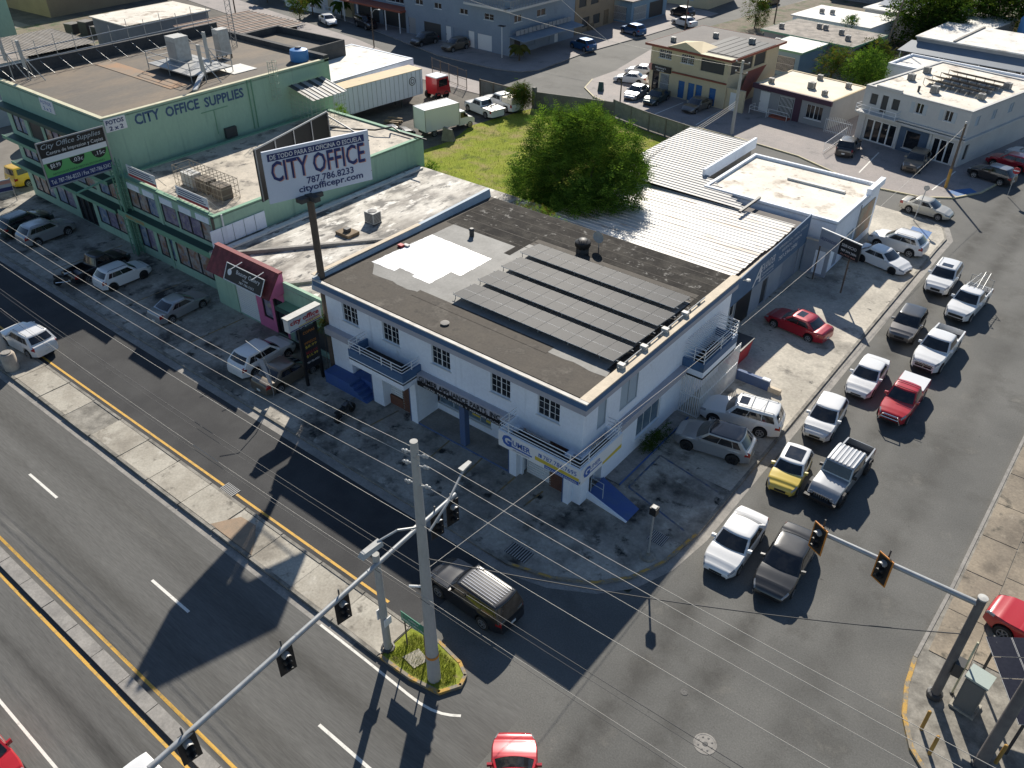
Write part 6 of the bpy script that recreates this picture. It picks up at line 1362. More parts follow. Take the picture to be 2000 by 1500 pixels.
# TOPAS
b = bld('grey_shop', 'small grey shop with plum trim and a cream flat roof', -39.8, 95.4, 9.9, 8.0, 3.1, rz=-8, wall='grey_wall', roof=mat('roof_cream', (.72, .64, .50), .75, (.6, .52, .4), .5, fine=.1), par=.12, parm='cream',
        F=[(.9, 2.2, .2, 2.5, 'door', 'frame_white'), (3.5, 5.3, .2, 2.5, 'bars', 'frame_white'), (7.0, 9.0, .8, 2.3, 'win', 4, 1)], group=G_B)
m = MB(); m.box(-.1, 10.0, -.3, -.02, 2.7, 3.24); m.box(5.5, 6.3, -.12, -.01, .1, 2.7); m.build('plum_band', 'plum', b)
text(b, 'TOPAS', (.8, -.03, 2.52), (1, 0, 0), (0, 0, 1), .20, 'black', width=1.5)
railing(b, [(.6, -.2), (.6, -1.3), (2.9, -1.3), (2.9, -.9), (5.3, -.9)], .1, (.6, 1.0), 'rail_white', .025)
m = MB(); m.box(3.0, 5.3, -.9, -.02, .1, .3); m.build('step', 'rust_trim', b)
for i, (x, y) in enumerate(((1.2, 1.5), (5.6, 2.9), (8.0, 1.6), (8.4, 6.2), (4.4, 6.9))): ac_unit(['white caged unit by the plum front edge of the cream roof', 'round caged unit in the middle of the cream roof', 'small unit by the side edge of the cream roof', 'unit at the rear corner of the cream roof', 'unit at the rear edge of the cream roof'][i], -39.8 + x * .99 + y * .139, 95.4 - x * .139 + y * .99, 3.16, (.9, 1.2, .9, .9, .9)[i], R_(-8), 'roof units far')
# white office
b = OF = bld('white_office', 'white two-storey office with railed balcony and stained flat roof', -26.75, 93.7, 11.6, 15.2, 5.55, rz=-13, wall='office_wall', roof='roof_white', par=.16, parm='office_wall', thick=.3,
         F=[(.8, 1.6, 3.9, 5.0, 'dark'), (2.1, 2.8, 3.35, 5.1, 'dark'), (3.3, 4.1, 3.9, 5.0, 'dark'), (5.9, 6.7, 4.2, 5.2, 'win', 2, 1), (9.0, 9.8, 4.2, 5.2, 'win', 2, 1),
            (1.0, 4.5, .15, 2.4, 'glassdoor', 4), (5.6, 7.2, .5, 2.3, 'win', 1, 1), (8.6, 10.8, .15, 2.4, 'glassdoor', 3)],
         Rr=[(.8, 1.6, .6, 2.2, 'dark'), (1.2, 2.0, 4.0, 5.0, 'louvre', 1), (4.5, 5.4, 4.0, 5.0, 'louvre', 2), (8, 9, 4.0, 5.0, 'louvre', 2)], group=G_B)
m = MB(); wallface(m, (4.9, -.02), (1, 0), (0, -1), 3.2, .1, 2.6, [(.7, 2.3, .5, 2.3)]); m.build('blue_panel', 'office_blue', b)
m = MB(); m.box(-.1, 11.7, -.35, -.004, 2.75, 2.95); m.box(-.1, 11.7, -.28, -.004, 3.05, 3.2); m.box(11.604, 11.9, -.35, 15, 2.75, 2.95); m.build('band', 'office_wall', b)
m = MB(); m.box(0, 4.6, -1.1, -.004, 3.1, 3.22); m.build('balcony_floor', 'office_wall', b)
railing(b, [(0, -.1), (0, -1.05), (4.55, -1.05), (4.55, -.1)], 3.2, (3.55, 3.95), 'rail_white', .03, posts=[(0, -1.05), (1.6, -1.05), (3.2, -1.05), (4.55, -1.05)])
for x in (5.45, 8.55):
    for s_ in (0, 1): m = MB(); xx = x + s_ * 1.35 - .1; m.box(xx, xx + .4, -.04, -.005, 4.15, 5.2); m.build('shutter', 'louvre', b)
for x in (.6, 4.7, 8.2): m = MB(); m.box(x, x + .22, -.14, -.004, .1, 2.75); m.build('pilaster', 'office_wall', b)
m = MB(); m.box(1.2, 4.0, -.06, .3, 5.715, 5.95); m.build('raised_parapet', 'office_wall', b)
def loc_of(x0, y0, rz, x, y): a = R_(rz); return (x0 + x * math.cos(a) - y * math.sin(a), y0 + x * math.sin(a) + y * math.cos(a))
for k in range(4):
    p = loc_of(-26.75, 93.7, -13, 3.4, 5.2 + 1.7 * k); t = thing('solar_array', 'dark tilted panel rack row %s on the white office roof' % ('nearest the balcony', 'second from the balcony', 'third from the balcony', 'farthest from the balcony')[k], 'solar panels', (p[0], p[1], 5.62), R_(-13), 'racks on the office roof')
    for q in range(6): m = MB(); m.hexa([(q * 1.05, 0, .62), (q * 1.05 + 1, 0, .62), (q * 1.05 + 1, 1.2, .15), (q * 1.05, 1.2, .15), (q * 1.05, 0, .66), (q * 1.05 + 1, 0, .66), (q * 1.05 + 1, 1.2, .19), (q * 1.05, 1.2, .19)]); m.build('panel', 'roof_mottled', t)
    m = MB()
    for q in range(7): m.tube((q * 1.0, .05, 0), (q * 1.0, .05, .6), .03, n=5)
    m.build('rack', 'metal_dark', t)
for i, (x, y, s_) in enumerate(((1.4, 9.5, 1.1), (1.8, 5.6, 1.1), (9.8, 10.5, 1.1), (9.9, 4.8, 1.0), (5.8, 3.2, 1.2))):
    p = loc_of(-26.75, 93.7, -13, x, y); ac_unit(['unit at the garden-side rear of the office roof', 'unit by the balcony edge of the office roof', 'unit at the car-side rear of the office roof', 'unit at the car-side edge of the office roof', 'dark stacked unit before the racks on the office roof'][i], p[0], p[1], 5.6, s_, R_(-13), 'roof units far')
p = loc_of(-26.75, 93.7, -13, 4.6, 2.2); vent('roof_vent', 'short vent stack near the office roof front', p[0], p[1], 5.6, .12, .6, 'metal_dark')
# gate and fence left of the office
t = thing('gate_fence', 'white barred gate and railing between the grey shop and the office', 'fence', (-30.0, 93.2, .1))
m = MB()
for k in range(16): m.tube((k * .2, -k * .02, 0), (k * .2, -k * .02, 1.5 + .35 * math.sin(PI * k / 15)), .02, n=5)
m.path([(0, 0, .2), (3.0, -.3, .2)], .025); m.path([(0, 0, 1.4), (3.0, -.3, 1.4)], .025)
for k in range(16): m.tube((2.6, -.4 - k * .42, 0), (2.6, -.4 - k * .42, 1.1), .02, n=5)
m.path([(2.6, -.4, 1.1), (2.6, -6.7, 1.1)], .03); m.path([(2.6, -.4, .2), (2.6, -6.7, .2)], .03); m.build('bars', 'rail_white', t)
# blocks behind: low buildings with flat roofs
def low(name, label, x, y, W, D, H, rz, wall, roof, **k): return bld(name, label, x, y, W, D, H, rz=rz, wall=wall, roof=roof, group=G_B, **k)
low('white_annex', 'long low white annex behind the office with a raised parapet', -30.2, 112.5, 22, 6.5, 3.3, -8, 'wall_white', 'roof_white2', par=.3, F=[(3, 5, .8, 2.2, 'louvre', 2), (12, 14, .8, 2.2, 'louvre', 2)])
lw = low('awning_building', 'long grey building with a sloping blue awning and pale flat roof', -30.6, 124.5, 26, 11, 4.4, -5, 'grey_wall', 'roof_white2', ov=.2, F=[(1.5, 6.5, .5, 2.6, 'win', 4, 2), (8.5, 12, .2, 2.9, 'dark'), (13, 17, .2, 2.9, 'dark')])
m = MB(); m.hexa([(-1.2, -2.6, 3.0), (26, -2.6, 3.0), (26, -.01, 3.9), (-.6, -.01, 3.9), (-1.2, -2.6, 3.06), (26, -2.6, 3.06), (26, -.01, 3.97), (-.6, -.01, 3.97)]); m.build('awning', mat('awning_bluegrey', (.17, .21, .26), .6, (.14, .18, .22), .6, fine=.08), lw)
m = MB()
for k in range(6): m.tube((-.8 + k * 5, -2.4, 0), (-.8 + k * 5, -2.4, 3.05), .06)
m.build('posts', 'frame_white', lw)
m = MB(); m.box(4.6, 4.9, 0, 11, 4.57, 4.72); m.build('roof_upstand', 'gutter', lw)
t = thing('water_tank', 'tall blue tank beyond the awning building roof', 'tank', (-21.0, 141.5, 3.0)); m = MB(); m.lathe([(.8, 0), (.85, .2), (.85, 2.2), (.5, 2.6), (.001, 2.65)], n=16); m.build('body', 'tank_blue', t, smooth=40); m = MB(); m.box(-1.2, 1.2, -1.2, 1.2, -3, 0); m.build('plinth', 'block_wall', t)
low('blue_house', 'pale blue house with a white porch roof behind the cream shop', -45.8, 111.5, 5.0, 7.5, 3.3, -6, 'blue_wall', 'roof_white2', ov=.4, F=[(.4, 4.4, .6, 2.6, 'bars', 'frame_white')], fascia='green_trim')
low('mottled_house', 'house with a mottled brown flat roof and dark shutters', -49.8, 119.5, 13.2, 9.0, 3.4, -8, 'grey_wall', 'roof_mottled', ov=.35, fascia='green_trim', F=[(7, 12.4, .7, 2.5, 'louvre', 6, 'grey_wall'), (1, 3, .8, 2.3, 'louvre', 2)])
low('white_house', 'house with a clean white flat roof behind the mottled roof', -50.5, 131.0, 12, 9.0, 3.4, -6, 'wall_white', 'roof_white2', ov=.3, F=[(8, 10, .5, 2.4, 'dark')])
low('panel_house', 'far house whose pale roof carries blue solar sheets', -43.5, 142.0, 19, 9, 3.6, -8, 'grey_wall', 'roof_white2', ov=.3)
for k in range(7):
    p = loc_of(-43.5, 142, -8, .8 + k * 1.9, 2.2); t = thing('solar_array', ['blue solar sheet at the street end of the far pale roof', 'second blue solar sheet from the street end of the far roof', 'third blue solar sheet from the street end of the far roof', 'middle blue solar sheet on the far pale roof', 'fifth blue solar sheet from the street end of the far roof', 'sixth blue solar sheet from the street end of the far roof', 'blue solar sheet at the garden end of the far pale roof'][k], 'solar panels', (p[0], p[1], 3.85), R_(-8), 'solar sheets on the far roof'); m = MB(); m.hexa([(0, 0, .1), (1.7, 0, .1), (1.7, 4.2, .9), (0, 4.2, .9), (0, 0, .15), (1.7, 0, .15), (1.7, 4.2, .95), (0, 4.2, .95)]); m.build('sheet', flat('solar_blue', (.10, .13, .18), .3), t)
for i, (x, y, z) in enumerate(((-48.2, 121.5, 3.6), (-44.0, 124.8, 3.6), (-43.0, 124.6, 3.6), (-40.2, 123.2, 3.6), (-38.3, 120.5, 3.6), (-45.2, 113.4, 3.5), (-47.5, 134.5, 3.6), (-46.0, 134.8, 3.6), (-42.3, 133.2, 3.6), (-32, 144, 3.9))): ac_unit(['lone unit at the street end of the mottled roof', 'street-side one of a pair of units on the mottled roof', 'garden-side one of a pair of units on the mottled roof', 'unit past the pair on the mottled roof', 'unit at the garden end of the mottled roof', 'unit on the blue house porch roof', 'unit on the white house roof by the street', 'twin unit on the white house roof', 'unit at the garden end of the white house roof', 'large dark unit on the far panel house roof'][i], x, y, z, 1.0, 0, 'roof units far')
low('far_house', 'far cream house with a brown roof behind the blue tank', -25, 158, 16, 9, 3.5, -6, 'cream', 'roof_mottled', ov=.3); low('far_house', 'far pale house behind the dark trees', -58, 165, 14, 9, 3.5, -6, 'grey_wall', 'roof_white2', ov=.3)
# blue-grey apartment block
BX, BY = -98.2, 96.6
fw = [(6.4, 7.9, 4.55, 5.3, 'win', 2, 1), (11.6, 13.2, 4.5, 5.2, 'win', 2, 1), (16.4, 18.2, 4.4, 5.2, 'win', 2, 2), (2.4, 4.0, 4.6, 5.3, 'win', 2, 1),
      (.6, 2.2, .15, 2.5, 'door', 'grey_wall'), (4.0, 7.6, .15, 2.4, 'dark'), (8.6, 9.7, .15, 2.4, 'door', 'frame_white'), (10.2, 12.0, .9, 2.4, 'shutter', 'bluegrey'), (13.2, 14.4, .15, 2.4, 'door', 'frame_white'), (15.0, 17.8, .15, 2.3, 'shutter', 'frame_white')]
bb = bld('apartment_block', 'large blue-grey apartment block with garage doors and upper balcony', BX, BY, 21.2, 15, 9.6, rz=-2, wall='bluegrey', roof='roof_mottled', F=fw, Rr=[(1, 2.6, 4.4, 5.3, 'win', 2, 1), (6, 8, 4.4, 5.3, 'win', 2, 1), (1, 2.4, .15, 2.4, 'dark'), (3.2, 5.6, .8, 2.3, 'shutter', 'bluegrey'), (6.4, 9, .15, 2.4, 'shutter', 'bluegrey'), (10.2, 11.2, .15, 2.4, 'door', 'frame_white')], group=G_B)
m = MB(); m.box(13.5, 21.6, -1.2, -.004, 6.2, 6.5); m.box(21.204, 22.3, -1.2, 12, 6.2, 6.5); m.build('balcony_floor', 'office_wall', bb)
m = MB()
for k in range(26): m.box(13.6 + k * .3, 13.66 + k * .3, -1.15, -1.09, 6.5, 7.5)
for k in range(40): m.box(22.2, 22.26, -1.1 + k * .32, -1.04 + k * .32, 6.5, 7.5)
m.box(13.5, 22.3, -1.18, -1.06, 7.5, 7.6); m.box(22.17, 22.3, -1.05, 12, 7.5, 7.6); m.build('balustrade', 'grey_wall', bb)
m = MB(); m.hexa([(21.3, -.4, 2.75), (24.2, -.4, 2.45), (24.2, 13.4, 2.45), (21.3, 13.4, 2.75), (21.3, -.4, 2.9), (24.2, -.4, 2.55), (24.2, 13.4, 2.55), (21.3, 13.4, 2.9)]); m.build('side_canopy', mat('canopy_bluegrey', (.22, .27, .32), .7, (.18, .22, .27), .8, fine=.08), bb)
m = MB()
for k in range(14): m.box(22.2, 22.3, .2 + k * .9, .95 + k * .9, 2.95, 3.6)
m.build('parapet_blocks', 'grey_wall', bb)
ac_unit('unit on the apartment block side canopy', -76.4, 98.2, 2.95, .8, 0, 'roof units far')
cp_ = bld('carport_house', 'house with a deep shaded carport and slim white posts', -112.0, 98.6, 13.6, 10, 6.2, rz=-2, wall='bluegrey', roof='roof_mottled', F=[(1, 6, .15, 2.8, 'dark'), (7, 12.8, .15, 2.8, 'dark'), (2, 6, 3.8, 5.4, 'win', 4, 2), (8, 12, 3.8, 5.4, 'win', 4, 2)], group=G_B)
m = MB(); m.box(-.4, 14, -2.6, -.01, 3.1, 3.4); m.build('carport_roof', 'rust_trim', cp_)
for x in (.2, 3.6, 7.0, 10.2, 13.4): m = MB(); m.tube((x, -2.4, 0), (x, -2.4, 3.1), .09); m.build('post', 'frame_white', cp_)
bld('garage_house', 'cream house with white garage doors behind the palms', -122, 98.6, 9.6, 9, 4.5, rz=-2, wall='cream', roof='roof_mottled', F=[(1, 3.6, .15, 2.6, 'shutter', 'frame_white'), (5, 8, .15, 2.6, 'shutter', 'frame_white')], group=G_B)
bld('pale_house', 'pale grey house behind the white garden wall', -140, 100, 16, 9, 4.2, rz=2, wall='office_wall', roof='roof_mottled', F=[(3, 5, 1, 2.4, 'louvre', 2), (9, 11, 1, 2.4, 'louvre', 2)], group=G_B)
bld('brown_building', 'brown two-storey building with dark windows beside the apartment block', -90.0, 112.0, 12.8, 11, 7.0, rz=0, wall='brown_wall', roof='roof_mottled', Rr=[(1, 3, 3.8, 5.4, 'dark'), (4.2, 6.4, 3.8, 5.4, 'dark'), (8, 9.5, .2, 2.4, 'door', 'wood'), (2, 4, .8, 2.2, 'dark'), (5, 7, .8, 2.2, 'dark')], F=[(10, 12, 4, 5.4, 'dark')], group=G_B)
t = thing('pallet', 'wooden pallet leaning on the brown building wall', 'pallet', (-77.0, 115.5, .1)); m = MB()
for k in range(6): m.hexa([(0, k * .3, 0), (.05, k * .3, 0), (.05, k * .3 + .2, 0), (0, k * .3 + .2, 0), (-.35, k * .3, 1.4), (-.3, k * .3, 1.4), (-.3, k * .3 + .2, 1.4), (-.35, k * .3 + .2, 1.4)])
m.build('slats', 'wood', t)
bh = bld('little_blue_house', 'small blue house with white barred porch past the brown building', -83, 124.5, 8.6, 10, 3.4, rz=-4, wall='blue_wall', roof='roof_mottled', ov=.5, F=[(2.5, 7.6, .3, 2.5, 'bars', 'frame_white')], Rr=[(.6, 4.2, .3, 2.5, 'bars', 'frame_white'), (5, 9, .2, 2.6, 'dark')], group=G_B)
for i, (x, y, W, D, H, wl, rf) in enumerate(((-106, 118, 12, 10, 5, 'cream', 'roof_mottled'), (-122, 116, 12, 9, 4.5, 'office_wall', 'roof_white2'), (-100, 134, 14, 10, 4, 'grey_wall', 'roof_mottled'), (-82, 142, 12, 10, 4, 'cream', 'roof_white2'), (-150, 118, 18, 10, 5, 'office_wall', 'roof_mottled'))):
    bld('far_house', ['cream far house behind the carport house', 'pale far house behind the garage house', 'grey far house with a mottled roof', 'cream far house with a white roof past the little blue house', 'pale far house behind the white garden wall'][i], x, y, W, D, H, wall=wl, roof=rf, ov=.3, F=[(2, 4, 1, 2.4, 'louvre', 2), (7, 9, 1, 2.4, 'louvre', 2)], group=G_B)
# behind the tower: flat white workshop, brown parapet roof, tin sheds
bld('flat_workshop', 'flat white workshop roof beside the long trailer', -86.2, 60.2, 11.0, 14.6, 4.2, wall='wall_white', roof='roof_white2', par=.1, parm='wall_white')
bw = bld('parapet_building', 'block building with tall dark parapets round a brown dirty roof', -94.6, 64.0, 12.2, 6.2, 5.2, rz=2, wall='block_dark', roof='roof_brown', par=.9, parm='block_dark', thick=.2)
t = thing('tin_shed', 'shed with a striped rusty tin roof behind the tower', 'shed', (-110.5, 64.5, 0)); m = MB(); m.box(.3, 12.7, .4, 11, 0, 4.6); m.build('wall', 'block_dark', t)
for k in range(16): o = ribsheet(12.4, .8, 1, .06).build('roof_sheet', 'tin_rust' if k % 2 else 'roof_mottled', t); o.rotation_euler = (0, 0, PI / 2); o.location = (12.9 - k * .8 + .8, -.4, 5.0)
t = thing('tin_shed', 'shed with an old grey tin roof beyond the street corner of the tower', 'shed', (-121.5, 44.5, 0)); m = MB(); m.box(.5, 11.3, .5, 8.5, 0, 4.5); m.build('wall', 'block_dark', t)
for k in range(12): o = ribsheet(11.6, .8, 2, .04).build('roof_sheet', 'tin_old', t); o.location = (-.2, -.3 + k * .78, 4.8)
bld('white_roof_house', 'house with a peeling white roof behind the tower railing', -128.0, 62.5, 9.2, 13.2, 3.9, rz=0, wall='grey_wall', roof='roof_white', ov=.3, group=G_B)
bld('green_hall', 'tall plain green hall beyond the old grey tin roof', -165, 38, 26, 18, 9, wall='green_wall', roof='roof_mottled', group=G_B)
bld('long_warehouse', 'long brown-grey warehouse wall with a pale roof edge', -170, 66, 19, 26, 5.0, rz=3, wall='brown_wall', roof='roof_white', ov=.3, group=G_B)
bld('alley_building', 'grey-blue building along the alley beside the green tower', -128, 33.5, 26, 8, 6.5, wall='bluegrey', roof='roof_mottled', group=G_B)
b = MB(); b.poly([(p[0], p[1], .12) for p in [(-148, 56), (-112, 57), (-112, 63), (-128, 76), (-148, 78)]]); struct('waste_ground', b, 'soil')
for i, (x, y) in enumerate(((-138, 64), (-135.5, 65), (-133, 65.6))):
    t = thing('crate', ['old metal crate on the waste ground by the warehouse', 'taller old metal crate between two others on the waste ground', 'old metal crate beside the black heap'][i], 'crate', (x, y, .12), .2, 'crates on the waste ground'); m = MB(); m.box(-.9, .9, -.8, .8, 0, 1.3 + .5 * (i == 1)); m.build('case', 'metal_dark', t); m = MB(); m.box(-.95, .95, -.85, .85, 1.302 + .5 * (i == 1), 1.4 + .5 * (i == 1)); m.build('lid', 'block_wall', t)
# ------------------------------------------------------------------ fences and yard
def panel_fence(label, pts, h, m_, step=2.4, post='block_wall', pale=.30, rail=True):
    t = thing('fence', label, 'fence', (pts[0][0], pts[0][1], 0)); o = pts[0]
    for a, b_ in zip(pts[:-1], pts[1:]):
        v = Vector((b_[0] - a[0], b_[1] - a[1])); L = v.length; u_ = v / L; n_ = (u_.y, -u_.x); n = max(1, round(L / step)); O_ = (a[0] - o[0], a[1] - o[1], 0)
        for k in range(n):
            s0 = L * k / n; s1 = L * (k + 1) / n; m = MB(); m.fbox(O_, (u_.x, u_.y), n_, s0 - .08, s0 + .08, 0, h + .08, -.08, .08); m.build('post', post, t)
            q = int((s1 - s0 - .16) / pale); w2 = (s1 - s0 - .16) / max(q, 1)
            for j in range(q): m = MB(); m.fbox(O_, (u_.x, u_.y), n_, s0 + .08 + j * w2 + .008, s0 + .08 + (j + 1) * w2 - .008, .12, h + random.uniform(-.03, .03), -.02, .02 + .012 * (j % 2)); m.build('panel', m_, t)
            m = MB(); m.fbox(O_, (u_.x, u_.y), n_, s0, s1, h * .55, h * .55 + .1, -.06, -.02); m.fbox(O_, (u_.x, u_.y), n_, s0, s1, h - .05, h + .06, -.05, .05); m.build('rail', post, t)
    return t
FM = mat('fence_metal', (.14, .14, .13), .8, (.2, .2, .19), 1.2, fine=.15, stain=[((.07, .10, .06), 1.4, .58, .7)])
FM2 = mat('fence_tin', (.26, .26, .24), .75, (.18, .185, .17), 1.2, fine=.15, stain=[((.08, .10, .06), .9, .58, .72)])
panel_fence('dark sheet fence at the yard gate beside the trucks', [(-68.3, 79.2), (-61.6, 78.9)], 2.0, FM, 2.2, 'pole_wood', .55)
panel_fence('pale sheet fence with mossy rail behind the big tree', [(-51.2, 83.0), (-45.5, 81.4), (-36.0, 79.6)], 1.9, FM2, 2.4, 'block_wall', .6)
t = thing('yard_wall', 'block wall behind the vines at the back of the lawn', 'wall', (-60.2, 79.8, 0)); m = MB(); m.hexa([(0, 0, 0), (9.2, 3.1, 0), (9.15, 3.3, 0), (-.05, .2, 0), (0, 0, 1.9), (9.2, 3.1, 1.7), (9.15, 3.3, 1.7), (-.05, .2, 1.9)]); m.build('wall', 'block_wall', t); m = MB(); m.box(-.35, .05, -.2, .25, 0, 2.4); m.box(-1.9, -1.5, -.5, -.1, 0, 2.5); m.build('pier', 'block_wall', t)
t = thing('chain_fence', 'open wire fence with a tall post behind the red lorry cab', 'fence', (-79.0, 82.0, 0)); m = MB()
for k in range(5): m.tube((k * 1.9, -k * .45, 0), (k * 1.9, -k * .45, 2.4), .05, n=6)
for z in (.2, 1.2, 2.3): m.path([(0, 0, z), (7.6, -1.8, z)], .03, n=5)
for k in range(38): m.tube((k * .2, -k * .0474, .2), (k * .2, -k * .0474, 2.3), .01, n=4)
m.build('mesh', 'pole_wood', t)
t = thing('concrete_stub', 'broken concrete slab standing at the lawn edge', 'slab', (-60.5, 64.7, 0), .2); m = MB(); m.hexa([(-.75, -.25, 0), (.75, -.25, 0), (.8, .3, 0), (-.8, .3, 0), (-.5, -.15, 1.5), (.55, -.15, 1.35), (.5, .15, 1.35), (-.5, .15, 1.5)]); m.build('block', 'block_wall', t)
for i, (x, y, w_, d_) in enumerate(((-71.3, 62.0, 2.6, .5), (-69.2, 65.0, 1.8, .9), (-68.2, 69.5, 2.2, .6))):
    t = thing('scrap_heap', ['planks and scrap under the long trailer', 'yellow crate of scrap near the box truck', 'metal offcuts beside the long trailer'][i], 'scrap', (x, y, .05), .4 * i, 'scrap in the yard'); m = MB()
    for k in range(8): a = random.uniform(-.3, .3); yy = random.uniform(-d_, d_); m.hexa([(-w_ / 2, yy, k * .06), (w_ / 2, yy + a, k * .06), (w_ / 2, yy + a + .22, k * .06), (-w_ / 2, yy + .22, k * .06), (-w_ / 2, yy, k * .06 + .07), (w_ / 2, yy + a, k * .06 + .07), (w_ / 2, yy + a + .22, k * .06 + .07), (-w_ / 2, yy + .22, k * .06 + .07)])
    m.build('pieces', ['metal_grey', 'wood', 'galv'][i], t)
t = thing('roof_cable', 'thick black cable lying across the green shop roof', 'cable', (-58.5, 47.0, 6.52)); m = MB(); m.path([(0, 0, .06), (2.5, 1.2, .06), (4.4, 1.6, .3), (5.4, 2.6, .5), (4.8, 3.2, .3), (6, 3.0, .1), (9.2, 3.0, .1)], .07); m.build('cable', 'black', t)
t = thing('aframe_sign', 'green and white folding pavement sign on the rounded kerb', 'sign', (-57.8, 90.3, .1), .3); m = MB(); m.hexa([(-.35, -.35, 0), (.35, -.35, 0), (.35, -.31, 0), (-.35, -.31, 0), (-.3, -.03, 1.1), (.3, -.03, 1.1), (.3, 0, 1.1), (-.3, 0, 1.1)]); m.build('board', 'green_dark', t); m = MB(); m.hexa([(-.35, .31, 0), (.35, .31, 0), (.35, .35, 0), (-.35, .35, 0), (-.3, .0, 1.1), (.3, .0, 1.1), (.3, .03, 1.1), (-.3, .03, 1.1)]); m.build('board', 'white', t)
# van banner at the left lot
t = thing('lot_banner', 'striped shop banner stretched in front of the yellow van', 'banner', (-80.9, 26.2, .1), R_(75)); m = MB(); m.box(-1.6, 1.6, -.03, .03, 1.0, 2.1); m.build('sheet', 'louvre', t); m = MB(); m.box(-1.6, 1.6, -.036, -.031, 1.7, 2.0); m.build('red_stripe', 'salmon', t); m = MB(); m.box(-1.6, 1.6, -.036, -.031, 1.05, 1.4); m.build('blue_stripe', 'navy', t)
for x in (-1.6, 1.6): m = MB(); m.tube((x, 0, 0), (x, 0, 2.2), .04); m.build('post', 'metal_grey', t)

# ------------------------------------------------------------------ poles, signals, lamps
def ball(m, c, r, n=8): m.lathe([(.001, -r), (r * .7, -r * .7), (r, 0), (r * .7, r * .7), (.001, r)], c, 'z', n)
def traffic_head(t, x, y, z, face, back='black', edge=None, scale=1.0, n=3):
    """three-aspect signal with visors; face = direction angle (deg) it looks to"""
    a = R_(face); c, s = math.cos(a), math.sin(a)
    def T(p): return (x + (p[0] * c - p[1] * s) * scale, y + (p[0] * s + p[1] * c) * scale, z + p[2] * scale)
    def put(nm, m, mt): m.v = [T(p) for p in m.v]; return m.build(nm, mt, t)
    h = .36 * n; hd = None
    m = MB(); m.box(-.12, .12, -.17, .17, -h / 2, h / 2); hd = put('signal_head', m, 'black')
    m = MB(); m.box(.10, .13, -.34, .34, -h / 2 - .16, h / 2 + .16); pl_ = put('backplate', m, back); 
    if edge:
        m = MB(); e_ = .05
        m.box(.095, .135, -.36, -.31, -h / 2 - .18, h / 2 + .18); m.box(.095, .135, .31, .36, -h / 2 - .18, h / 2 + .18); m.box(.095, .135, -.31, .31, h / 2 + .12, h / 2 + .18); m.box(.095, .135, -.31, .31, -h / 2 - .18, -h / 2 - .12); put('yellow_border', m, edge)
    for k in range(n):
        zc = h / 2 - .18 - k * .36; m = MB()
        i0 = len(m.v); nn_ = 10
        for rr, xx in ((.15, .131), (.15, .40)):
            for q in range(nn_ + 1):
                an = -.35 + (PI + .7) * q / nn_; m.v.append((xx - (.10 if (rr and xx > .2 and (q < 2 or q > nn_ - 2)) else 0), rr * math.cos(an), zc + rr * math.sin(an)))
        for q in range(nn_): m.f.append((i0 + q, i0 + q + 1, i0 + nn_ + 2 + q, i0 + nn_ + 1 + q)); m.mi.append(0)
        put('visor', m, 'metal_grey' if k == 0 and back == 'black' else 'black')
        m = MB(); m.lathe([(.001, .14), (.13, .133)], (0, 0, zc), 'x', 12); put('lens', m, ['tail', 'amber', 'road_green'][k] if False else 'glass')
    m = MB(); m.tube((0, 0, h / 2), (0, 0, h / 2 + .5), .035); put('hanger', m, 'metal_dark')
UT = thing('utility_pole', 'tall grey concrete utility pole standing on the grassy median nose', 'utility pole', (-15.95, 14.75, 0))
m = MB(); m.tube((0, 0, 0), (-.05, .03, 13.25), .29, .14, n=20); m.build('shaft', 'pole_conc', UT, smooth=40)
m = MB(); m.lathe([(.272, 1.72), (.282, 1.72), (.280, 1.86), (.27, 1.86)], n=20); m.build('orange_band', 'orange', UT)
for z in (12.75, 12.25, 11.35):
    for s_ in (-1, 1):
        m = MB(); ball(m, (.33 * s_, .1 * s_, z), .085); ball(m, (.45 * s_, .12 * s_, z), .06); m.tube((.1 * s_, 0, z), (.5 * s_, .14 * s_, z), .03); m.build('insulator', 'galv', UT)
m = MB(); m.path([(.2, .2, 9.0), (.1, 1.3, 9.5), (-.3, 2.7, 10.0)], .05); m.build('lamp_arm', 'galv', UT); m = MB(); m.hexa([(-.40, 2.6, 9.95), (-.25, 2.6, 9.95), (-.25, 3.1, 10.02), (-.42, 3.1, 10.02), (-.45, 2.55, 10.08), (-.2, 2.55, 10.08), (-.25, 3.12, 10.12), (-.42, 3.12, 10.12)]); m.build('lamp_head', 'ac', UT)
m = MB(); m.path([(-.1, -.2, 9.3), (-.3, -.9, 9.6), (-.6, -1.6, 9.4)], .045); m.build('lamp_arm', 'galv', UT); m = MB(); m.hexa([(-.8, -2.4, 9.15), (-.5, -2.4, 9.15), (-.4, -1.5, 9.25), (-.75, -1.5, 9.25), (-.75, -2.3, 9.35), (-.55, -2.3, 9.35), (-.45, -1.5, 9.42), (-.7, -1.5, 9.42)]); m.build('lamp_head', 'ac', UT)
m = MB(); m.tube((0, 0, 6.0), (-.55, -.4, 6.0), .05); m.build('cable_bracket', 'frame_white', UT)
m = MB(); m.box(-.39, -.30, -.2, .2, 9.0, 9.05); m.build('strap', 'galv', UT)
SW = thing('signal_pole', 'short concrete signal pole carrying the long mast arm over the avenue', 'traffic signal', (-18.6, 14.6, .15))
m = MB(); m.tube((0, 0, 0), (0, 0, 6.0), .18, .15, n=16); m.build('shaft', 'pole_conc', SW, smooth=40)
m = MB(); m.lathe([(.32, 0), (.32, .08), (.24, .1)], n=8); m.build('base_plate', 'metal_dark', SW)
m = MB(); m.box(-.24, -.20, -.18, .18, 1.9, 2.5); m.box(.20, .235, -.2, .2, 1.75, 2.2); m.build('notice', 'white', SW)
